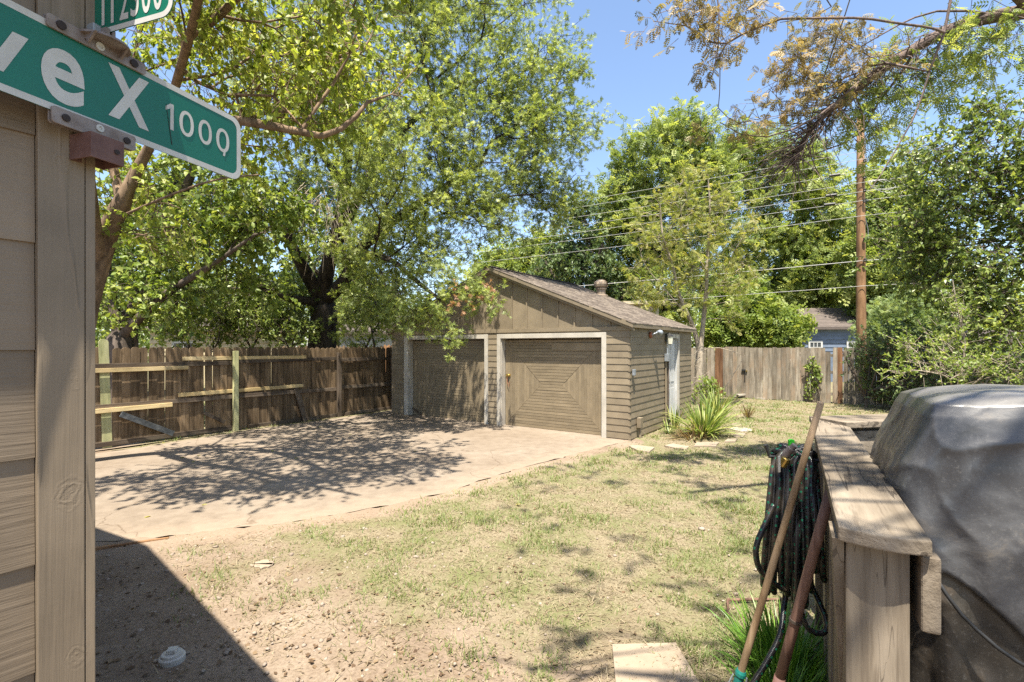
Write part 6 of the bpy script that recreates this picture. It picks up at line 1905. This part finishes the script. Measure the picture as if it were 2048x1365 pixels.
def hose_mesh(path, r, mat, n=9):
    mb = MB(); mb.tube(path, r, n)
    me = bpy.data.meshes.new('hose_coil'); me.from_pydata(mb.v, [], mb.f)
    uv = me.uv_layers.new(name='UVMap')
    L = [0.0]
    for a, b in zip(path[:-1], path[1:]): L.append(L[-1] + (b - a).length)
    m = len(path)
    vals = []
    for f in me.polygons:
        ring = [vi // n for vi in f.vertices]; col = [vi % n for vi in f.vertices]
        wrap = max(col) == n - 1 and min(col) == 0
        for r_, c_ in zip(ring, col):
            vals += [L[r_], ((c_ if not (wrap and c_ == 0 and len(col) == 4) else n) / n)]
    uv.data.foreach_set('uv', vals)
    me.polygons.foreach_set('use_smooth', [True] * len(me.polygons))
    me.materials.append(mat); me.update()
    return me

def build_hose():
    rr = random.Random(4)
    c = Vector((1.47, 2.58, 0))
    t = thing('garden_hose', 'coiled black garden hose with green dashes hanging on the deck rail', 'hose', (c.x, c.y, 0.4))
    path = []
    loops = 21
    for k in range(loops):
        hw = 0.125 + rr.uniform(-0.03, 0.03)                    # half width along the rail
        top = 1.30 + rr.uniform(-0.03, 0.015); bot = 0.60 + rr.uniform(-0.13, 0.1)
        off = -0.1 + 0.2 * ((k * 8) % loops) / loops + rr.uniform(-0.01, 0.01)      # across the coil
        for i in range(12):
            a = 2 * math.pi * i / 12
            y = hw * math.sin(a); zz_ = (top + bot) / 2 + (top - bot) / 2 * math.cos(a)
            sq = 1 - 0.45 * max(0, math.cos(a))
            sp = 0.55 if math.cos(a) > 0.6 else 1.0
            p = c + RD * y * sq + RN * (off * (1.15 - 0.25 * math.cos(a)) + rr.uniform(-0.006, 0.006)) + Vector((0, 0, zz_))
            path.append(p)
    end = path[-1]
    # tail: a stray loop low on the right, then down into the grass
    path += [c + RD * 0.15 + RN * 0.02 + Vector((0, 0, 0.72)), c + RN * 0.14 + RD * 0.02 + Vector((0, 0, 0.42)), c + RN * 0.05 - RD * 0.02 + Vector((0, 0, 0.40)), c - RN * 0.02 + Vector((0, 0, 0.62)), c - RN * 0.05 - RD * 0.03 + Vector((0, 0, 0.5)),
             P(1560, 1270, 2.5), P(1530, 1330, 2.45), P(1505, 1370, 2.42), P(1490, 1420, 2.4)]
    sp_ = smooth_path(path, len(path) * 5)
    me = hose_mesh(sp_, 0.0145, M['hose'])
    me.transform(Matrix.Translation(-Vector((c.x, c.y, 0.4)))); link('hose_coil', me, t)
    o = lambda v: Vector(v) - Vector((c.x, c.y, 0.4))
    # side loop bulging to the left
    sl = smooth_path([P(1548, 1010, 2.5), P(1530, 1050, 2.48), P(1515, 1085, 2.47), P(1512, 1110, 2.47), P(1520, 1140, 2.48), P(1545, 1165, 2.5), P(1570, 1180, 2.52)], 40)
    me = hose_mesh(sl, 0.0145, M['hose']); me.transform(Matrix.Translation(-Vector((c.x, c.y, 0.4)))); link('hose_loop', me, t)
    # coupling and green nozzle on top
    q = o(P(1578, 905, 2.5))
    MB().lathe([(0.016, -0.04), (0.019, -0.035), (0.019, 0.02), (0.015, 0.025), (0.015, 0.045)], 14).build('coupling', M['zinc'], t, loc=q + Vector((0, 0, 0.005)), rot=(R(28), R(25), 0))
    MB().lathe([(0.017, -0.03), (0.02, -0.025), (0.02, 0.015), (0.016, 0.02)], 14).build('coupling', M['brass'], t, loc=q + Vector((-0.02, 0, -0.045)), rot=(R(20), R(20), 0))
    nz = o(P(1582, 892, 2.5))
    MB().prism([(-0.012, -0.03), (0.010, -0.03), (0.016, 0.0), (0.014, 0.03), (0.002, 0.034), (-0.013, 0.03)], lambda a, b, d: nz + Vector((a, d, b)), -0.008, 0.008).build('nozzle', M['lime'], t, bevel=0.003)
    MB().prism([(-0.006, -0.05), (0.004, -0.05), (0.006, 0.03), (-0.004, 0.03)], lambda a, b, d: o(P(1558, 925, 2.5)) + Vector((a + 0.006 * (0.03 - b) * 4, d, b)), -0.004, 0.004).build('trigger', M['white_plastic'], t, bevel=0.001)
    # bracket that carries the coil on the rail
    hk = MB(); a = o(c + RN * 0.16 + Vector((0, 0, 1.25))); b_ = o(c - RN * 0.12 + Vector((0, 0, 1.25)))
    hk.tube([a, (a + b_) / 2 + Vector((0, 0, 0.005)), b_, b_ + Vector((-0.02, 0, 0.06))], 0.011, 8)
    hk.build('hanger', M['black_metal'], t)
build_hose()

def build_handles():
    top = Vector((1.42, 2.285, 1.578)); col = Vector((1.118, 2.43, 0.24)); gnd = Vector((1.065, 2.455, 0.02))
    t = thing('broom', 'pale wooden tool handle with teal socket leaning across the hose against the rail', 'broom', gnd)
    o = lambda v: Vector(v) - gnd
    d = (top - col).normalized()
    path = [o(col - d * 0.06), o(col), o(col.lerp(top, 0.35)), o(col.lerp(top, 0.7)), o(top - d * 0.01), o(top)]
    MB().tube(path, [0.0165, 0.0175, 0.0165, 0.0155, 0.0145, 0.011], 14).build('handle', M['handle_wood'], t, smooth=True)
    sk = MB().tube([o(col + d * 0.012), o(col + d * 0.0), o(col - d * 0.015), o(col - d * 0.02), o(col - d * 0.15)], [0.021, 0.026, 0.026, 0.022, 0.018], 14)
    s_ = sk.build('socket', M['teal'], t)
    for sg in (-1, 1):
        MB().tube([o(col - d * 0.02 + RN * 0.03 * sg), o(col - d * 0.12 + RN * 0.045 * sg), o(gnd + RN * 0.09 * sg + Vector((0, 0, 0.05)))], 0.004, 6).build('brace', M['galv'], s_)
    hb = MB().obox(o(gnd + Vector((0, 0, 0.03))), RN * 0.14, RD * 0.03, (0, 0, 0.025)); hb.build('head', M['teal'], t, bevel=0.006)
    br = MB()
    # shovel with its red-brown handle
    top = Vector((1.225, 1.895, 1.325)); gnd = Vector((1.075, 2.185, 0.0)); 
    t = thing('shovel', 'reddish brown wooden shovel handle leaning under the cap rail beside the post', 'shovel', gnd)
    o = lambda v: Vector(v) - gnd
    d = (top - gnd).normalized()
    a = gnd + d * 0.36
    MB().tube([o(a), o(a.lerp(top, 0.3)), o(a.lerp(top, 0.7)), o(top)], [0.0205, 0.0205, 0.0195, 0.0185], 14).build('handle', M['handle_red'], t, smooth=True)
    MB().tube([o(gnd + d * 0.17), o(gnd + d * 0.30), o(a + d * 0.1)], [0.016, 0.022, 0.0222], 14).build('socket', M['rust_red'], t, smooth=True)
    k_ = gnd + d * 0.73
    MB().tube([o(k_), o(k_ + d * 0.012)], [0.0245, 0.0245], 12).build('cord_tie', M['bark_dark'], t)
    side = d.cross(RD).normalized()
    bl = MB()
    prof = [(0.2, 0.09, 0.0), (0.16, 0.105, 0.006), (0.08, 0.1, 0.01), (0.0, 0.045, 0.004)]
    for (s0, w0, b0), (s1, w1, b1) in zip(prof[:-1], prof[1:]):
        for sg in (-1, 1):
            c0 = o(gnd + d * s0); c1 = o(gnd + d * s1); nn = side.cross(d).normalized()
            bl.quad(c0, c1, c1 + side * w1 * sg + nn * 0.02, c0 + side * w0 * sg + nn * 0.02)
    bl.build('blade', M['zinc'], t)
build_handles()

# ------------------------------------------------------------------ strap-leaved plants
def strap_plant(name, label, base, n, length, width, spread, mat, seed, segs=6, droop=1.0, lean=(0, 0), r0=0.08, dry=0.0, cat='plant', group=None):
    rs = np.random.default_rng(seed)
    t = thing(name, label, cat, base, 0, group)
    V, T, A = [], [], []
    for k in range(n):
        az = rs.random() * 6.283; el = R(90 - spread * (rs.random() ** 0.7) * 0.62)
        L = length * (0.55 + 0.55 * rs.random()); w = width * (0.7 + 0.6 * rs.random())
        d = np.array([math.cos(az) * math.cos(el), math.sin(az) * math.cos(el), math.sin(el)])
        p = np.array([math.cos(az), math.sin(az), 0]) * r0 * rs.random() + np.array([0, 0, -0.01])
        side0 = np.array([-math.sin(az), math.cos(az), 0])
        tw = rs.normal(0, 0.5)
        n0 = len(V); ti = np.clip(rs.normal(0.5, 0.25), 0, 1)
        for i in range(segs + 1):
            f = i / segs
            ww = w * (0.75 + 0.5 * f if f < 0.35 else 0.925 * (1 - ((f - 0.35) / 0.65) ** 1.7)) * 0.5 + 0.0004
            sd = side0 + np.array([0, 0, tw * 0.4])
            V += [tuple(p + sd * ww), tuple(p - sd * ww)]
            p = p + d * L / segs
            d = d + np.array([0, 0, -0.16 * droop * (0.4 + f * 1.5)]) * (0.5 + rs.random() * 0.8); d /= np.linalg.norm(d)
            if p[2] < 0.008: p[2] = 0.008
        for i in range(segs):
            a = n0 + 2 * i
            T += [(a, a + 1, a + 3), (a, a + 3, a + 2)]; A += [ti, ti]
    link('leaves', np_mesh('leaves', np.array(V), np.array(T), mat, A), t)
    return t
g0 = G(1408, 872); strap_plant('iris_clump', 'large clump of arching green strap leaves beside the garage side door', (g0.x, g0.y, 0), 230, 0.95, 0.032, 110, M['yucca'], 301, 7, 0.9, r0=0.16)
g0 = G(1432, 838); strap_plant('iris_clump', 'yellow green strap leaf clump standing behind the large one, towards the back fence', (g0.x, g0.y, 0), 110, 0.95, 0.03, 80, M['yucca'], 302, 6, 0.6, r0=0.14)
g0 = G(1350, 858); strap_plant('iris_clump', 'small clump of upright green strap leaves close to the garage wall', (g0.x, g0.y, 0), 26, 0.6, 0.032, 60, M['yucca'], 303, 6, 0.5, r0=0.07)
g0 = G(1337, 868); strap_plant('iris_clump', 'smallest pale strap leaf tuft at the garage wall by the junction box', (g0.x, g0.y, 0), 14, 0.42, 0.026, 70, M['yucca'], 304, 6, 0.7, r0=0.05)
g0 = G(1495, 836); strap_plant('dry_tuft', 'dried brown spiky tuft alone in the lawn near the back fence', (g0.x, g0.y, 0), 34, 0.42, 0.022, 75, M['yucca_dry'], 305, 5, 0.3, r0=0.06)
g0 = G(1385, 878); strap_plant('dry_tuft', 'dead grey brown leaves lying under the large strap leaf clump', (g0.x, g0.y, 0), 120, 0.42, 0.018, 140, M['yucca_dry'], 306, 5, 1.6, r0=0.3)
strap_plant('grass_clump', 'lush dark green grass clump at the foot of the deck under the hose', (1.52, 2.76, 0), 420, 0.38, 0.0105, 80, M['clump'], 307, 6, 0.9, r0=0.22, cat='grass')
strap_plant('grass_clump', 'lush green grass clump round the shovel at the bottom edge', (1.33, 2.45, 0), 200, 0.3, 0.010, 80, M['clump'], 308, 6, 0.9, r0=0.14, cat='grass')

# leafy weed by the garage back corner
bush('weed', 'bright leafy weed behind the strap leaf clump by the young tree', 'plant', (5.35, 14.2, 0), [(1410, 778, 14.2, 22, 16), (1425, 790, 14.2, 16, 10)], 26, dict(per=4, length=0.2, k=6, shape='oval', size=0.09, mat=M['leaf_shrub'], droop=0, out=0.5), M['bark_dark'], 311, stems=3, h=0.3)

# ------------------------------------------------------------------ stepping stones and small things on the ground
def slab(name, label, px, th, mat, cat, z=0.0, group=None, jag=0.0, seed=0):
    rr = random.Random(seed)
    pts = [G(*q) for q in px]
    c = sum(pts, Vector()) / len(pts)
    ring = []
    for a, b in zip(pts, pts[1:] + pts[:1]):
        n = 6 if jag else 1
        for k in range(n):
            p = a.lerp(b, k / n) - c
            if jag: p += Vector((rr.uniform(-jag, jag), rr.uniform(-jag, jag), 0))
            ring.append((p.x, p.y))
    area = sum(ring[i][0] * ring[(i + 1) % len(ring)][1] - ring[(i + 1) % len(ring)][0] * ring[i][1] for i in range(len(ring)))
    if area < 0: ring = ring[::-1]
    o = MB().prism(ring, lambda a, b, d: Vector((a, b, d)), -0.03, th).build(name, mat, None, bevel=0.005, loc=(c.x, c.y, z))
    return tag(o, label, cat, group)
gs = 'stepping stones in the yard'
slab('stepping_stone', 'square sandy concrete paver at the bottom edge of the picture', [(1224, 1295), (1352, 1292), (1398, 1370), (1422, 1420), (1236, 1426)], 0.022, M['paver'], 'paver', group=gs)
slab('stepping_stone', 'stepping stone nearest the garage front corner', [(1258, 895), (1272, 893), (1310, 898), (1298, 907), (1275, 904)], 0.03, M['paver'], 'paver', group=gs, jag=0.01, seed=1)
slab('stepping_stone', 'stepping stone second from the garage corner, left of the big strap leaf clump', [(1328, 894), (1345, 890), (1378, 896), (1372, 902), (1350, 899)], 0.03, M['paver'], 'paver', group=gs, jag=0.01, seed=2)
slab('stepping_stone', 'stepping stone directly in front of the big strap leaf clump', [(1388, 895), (1392, 888), (1438, 887), (1432, 895)], 0.03, M['paver'], 'paver', group=gs, jag=0.01, seed=3)
slab('stepping_stone', 'small reddish stepping stone right of the big strap leaf clump', [(1449, 886), (1455, 880), (1474, 880), (1470, 886)], 0.03, M['paver'], 'paver', group=gs, jag=0.01, seed=4)
slab('stepping_stone', 'stepping stone between the reddish one and the pale one farther back', [(1466, 876), (1470, 869), (1492, 869), (1486, 877)], 0.03, M['paver'], 'paver', group=gs, jag=0.01, seed=5)
slab('stepping_stone', 'pale wide stepping stone on the lawn right of the strap leaf clump', [(1460, 861), (1466, 857), (1498, 859), (1507, 865), (1480, 865)], 0.03, M['pale_stone'], 'paver', group=gs, jag=0.012, seed=6)
slab('stepping_stone', 'farthest stepping stone, behind the pale wide one', [(1462, 854), (1466, 850), (1484, 850), (1480, 855)], 0.03, M['paver'], 'paver', group=gs, jag=0.01, seed=7)
slab('flat_stone', 'flat whitish stone at the foot of the back fence', [(1514, 799), (1520, 796), (1534, 797), (1530, 800)], 0.05, M['pale_stone'], 'stone', jag=0.01, seed=8)
slab('flat_stone', 'flat pale chunk of concrete in the bare dirt below the drive', [(500, 1135), (515, 1127), (536, 1123), (548, 1129), (540, 1137), (520, 1141)], 0.02, M['paver'], 'stone', jag=0.015, seed=9)
q = G(1488, 797)
b = thing('concrete_block', 'small concrete slab propped on a stub near the gate in the back fence', 'block', (q.x, q.y, 0))
MB().box(-0.06, 0.02, -0.06, 0.06, -0.02, 0.1).build('stub', M['pale_stone'], b, bevel=0.006)
MB().obox((0, 0, 0.14), (0.235, 0, 0.035), (0, 0.1, 0), (-0.005, 0, 0.032)).build('slab', M['pale_stone'], b, bevel=0.006)
MB().box(0.15, 0.21, -0.05, 0.05, -0.02, 0.125).build('stub', M['pale_stone'], b, bevel=0.006)

# drain clean-out cap
q = G(344, 1322)
dcap = thing('drain_cap', 'round white plastic drain cap with square plug in the shaded dirt', 'drain cap', (q.x, q.y, 0), R(15))
MB().lathe([(0.068, -0.06), (0.068, 0.028), (0.062, 0.034)], 28).build('collar', M['white_plastic'], dcap)
MB().lathe([(0.055, 0.0345), (0.054, 0.046), (0.05, 0.049)], 28).build('plug', M['white_plastic'], dcap)
MB().box(-0.024, 0.024, -0.024, 0.024, 0.0495, 0.072).build('square_nut', M['white_plastic'], dcap, bevel=0.003)

# stick of wood by the drive edge
a, b2 = G(150, 1108), G(338, 1080)
st = MB().beam(Vector((0, 0, 0.018)), Vector((b2.x - a.x, b2.y - a.y, 0.01)), 0.03, 0.035).build('wood_strip', M['orange_wood'], None, loc=a, bevel=0.004)
tag(st, 'split strip of wood lying in the dirt along the near edge of the drive', 'wood strip')
a, b2 = G(1455, 1206), G(1585, 1202)
st = MB().tube([Vector((-0.1, -0.25, 0.012)), Vector((0, 0, 0.02)), Vector((b2.x - a.x, b2.y - a.y + 0.03, 0.02)) * 0.5, Vector((b2.x - a.x, b2.y - a.y, 0.012))], [0.006, 0.011, 0.01, 0.007], 6).build('stick', M['handle_red'], None, loc=a)
tag(st, 'bent reddish brown stick lying behind the tool handles', 'stick')

# ------------------------------------------------------------------ pebbles, litter, lawn
def pebbles():
    rs = np.random.default_rng(401)
    ico_v = np.array([(0, 0, 1), (0.894, 0, 0.447), (0.276, 0.851, 0.447), (-0.724, 0.526, 0.447), (-0.724, -0.526, 0.447), (0.276, -0.851, 0.447), (0.724, 0.526, -0.447), (-0.276, 0.851, -0.447), (-0.894, 0, -0.447), (-0.276, -0.851, -0.447), (0.724, -0.526, -0.447), (0, 0, -1)])
    ico_t = np.array([(0,1,2),(0,2,3),(0,3,4),(0,4,5),(0,5,1),(1,6,2),(2,7,3),(3,8,4),(4,9,5),(5,10,1),(2,6,7),(3,7,8),(4,8,9),(5,9,10),(1,10,6),(6,11,7),(7,11,8),(8,11,9),(9,11,10),(10,11,6)])
    n = 5200
    X = rs.uniform(-4.6, 2.0, n); Y = rs.uniform(2.5, 5.6, n)
    w = np.exp(-((X + 0.62 * 1.4 * (Y - 2.7) + 1.4) / 1.7) ** 2) + 0.12
    keep = (rs.random(n) < w) & ~inside(X, Y, drive_poly) & (edge_dist(X, Y, drive_front) > 0.05)
    X, Y = X[keep], Y[keep]; n = len(X)
    r = 0.0035 + 0.014 * rs.random(n) ** 5 + (rs.random(n) < 0.012) * 0.018
    V = ico_v[None] * r[:, None, None] * (0.7 + 0.6 * rs.random((n, 12, 1))) * (0.7 + 0.6 * rs.random((n, 1, 3))) * np.array([1, 1, 0.7])
    V = V + np.stack([X, Y, r * 0.25], 1)[:, None]
    T = ico_t[None] + (np.arange(n) * 12)[:, None, None]
    me = np_mesh('pebbles', V.reshape(-1, 3), T.reshape(-1, 3), M['stone'])
    tag(link('pebbles', me), 'pale pebbles scattered over the bare dirt', 'pebbles', kind='stuff')
pebbles()
def ground_z(X, Y):
    return (fbm(X * 1.3, Y * 1.3, 5, 4) - 0.5) * 0.035 + (fbm(X * 6, Y * 6, 9, 2) - 0.5) * 0.016

def litter():
    rs = np.random.default_rng(402)
    n = 5200
    Y = 2.5 + 8 * rs.random(n) ** 1.8; X = rs.uniform(-1, 1, n) * Y * 0.95
    den = np.where((X < -0.6) & (Y < 4.3), 3.0, np.where(Y < 4.2, 1.0, 0.25)) * np.clip(fbm(X * 1.1, Y * 1.1, 55, 3) * 2.4 - 0.7, 0.04, 1)
    keep = (rs.random(n) < den) & ~inside(X, Y, drive_poly)
    X, Y = X[keep], Y[keep]; n = len(X)
    pos = np.stack([X, Y, ground_z(X, Y) + 0.008], 1)
    ax = np.stack([rs.normal(0, 1, n), rs.normal(0, 1, n), rs.normal(0, 0.15, n)], 1)
    me = leaves_mesh('leaf_litter', pos, ax, 0.018 + 0.03 * rs.random(n) ** 2, 'quad', M['litter'], rs, up_bias=3.0)
    tag(link('leaf_litter', me), 'dry brown leaf litter on the dirt and lawn', 'leaf litter', kind='stuff')
    # yellow leaves fallen on the concrete
    pts = [G(x, y) for x, y in ((400, 912), (386, 925), (595, 918), (545, 905), (330, 887), (405, 1012), (700, 870), (640, 855), (470, 893), (360, 918), (830, 905), (500, 850), (1040, 1012), (300, 1035))]
    pos = np.array([tuple(p + Vector((0, 0, 0.016))) for p in pts])
    me = leaves_mesh('fallen_leaves', pos, rs.normal(0, 1, (len(pos), 3)) * np.array([1, 1, 0.1]), 0.075, 'heart', M['leaf_yellow'], rs, up_bias=3.0, tint=np.full(len(pos), 0.95))
    tag(link('fallen_leaves', me), 'few yellow leaves fallen on the concrete drive', 'fallen leaves', kind='stuff')
litter()

def grass(name, label, mat, n, seed, hgt, lie, green):
    rs = np.random.default_rng(seed)
    # more blades close by, where each one shows
    Y = 2.45 + 15.5 * rs.random(n) ** 1.55; X = rs.uniform(-0.75, 1.05, n) * Y
    w = lawn_weight(X, Y)
    pt = fbm(X * 1.9, Y * 1.9, 61, 4)
    fine = fbm(X * 5, Y * 5, 63, 3)
    if green: dn = w * np.clip((pt - 0.4) * 5, 0.05, 1) * np.clip((fine - 0.35) * 4, 0.04, 1)
    else: dn = np.clip(w + 0.06, 0, 1) * np.clip(1.35 - pt, 0.25, 1)
    gside = (np.stack([X, Y], 1) - np.array([GL.x, GL.y])) @ np.array([[NS.x, DD.x], [NS.y, DD.y]])
    ingar = (gside[:, 0] > -0.8) & (gside[:, 0] < GW + 0.03) & (gside[:, 1] > 0)
    deck_ = (np.stack([X, Y], 1) - np.array([NL.x, NL.y])) @ np.array([[RN.x, RD.x], [RN.y, RD.y]])
    back = (np.stack([X, Y], 1) - np.array([BF0.x, BF0.y])) @ np.array([DD.x, DD.y]) > -0.03
    keep = (rs.random(n) < dn) & ~inside(X, Y, drive_poly) & (edge_dist(X, Y, drive_front) > 0.04 + 0.1 * rs.random(n)) & ~ingar & ~((deck_[:, 0] > -0.02) & (deck_[:, 1] < 2.3)) & ~back
    X, Y = X[keep], Y[keep]; n = len(X)
    far = np.clip(Y / 4.0, 1, 3.2)
    h = hgt * (0.4 + 0.9 * rs.random(n)) * (1 + 0.12 * far) * (0.45 + 1.3 * fbm(X * 3.1, Y * 3.1, 65, 3) ** 1.5)
    w_ = (0.0016 + 0.0016 * rs.random(n)) * far * 1.15
    az = rs.random(n) * 6.283; ln = lie * (0.5 + 0.8 * rs.random(n))
    d = np.stack([np.cos(az) * np.sin(ln), np.sin(az) * np.sin(ln), np.cos(ln)], 1)
    sd = np.stack([-np.sin(az + 0.6 * rs.normal(0, 1, n)), np.cos(az), np.zeros(n)], 1)
    p = np.stack([X, Y, ground_z(X, Y) - 0.002], 1)
    mid = p + d * (h * 0.55)[:, None]
    tip = p + d * h[:, None] + np.stack([np.cos(az), np.sin(az), -0.5 * np.ones(n)], 1) * (h * 0.18)[:, None]
    V = np.stack([p - sd * w_[:, None], p + sd * w_[:, None], mid + sd * (w_ * 0.7)[:, None], mid - sd * (w_ * 0.7)[:, None], tip], 1)
    V[:, :, 2] = np.maximum(V[:, :, 2], ground_z(X, Y)[:, None] + 0.002)
    T0 = np.array([(0, 1, 2), (0, 2, 3), (3, 2, 4)])
    T = T0[None] + (np.arange(n) * 5)[:, None, None]
    me = np_mesh(name, V.reshape(-1, 3), T.reshape(-1, 3), M[mat], np.repeat(np.clip(rs.normal(0.5, 0.25, n), 0, 1), 3))
    tag(link(name, me), label, 'grass', kind='stuff')
grass('dry_grass', 'dry straw coloured lawn grass', 'blade_dry', 170000, 411, 0.045, 1.25, False)
grass('green_grass', 'thin patches of green lawn grass', 'blade_green', 270000, 412, 0.05, 0.55, True)
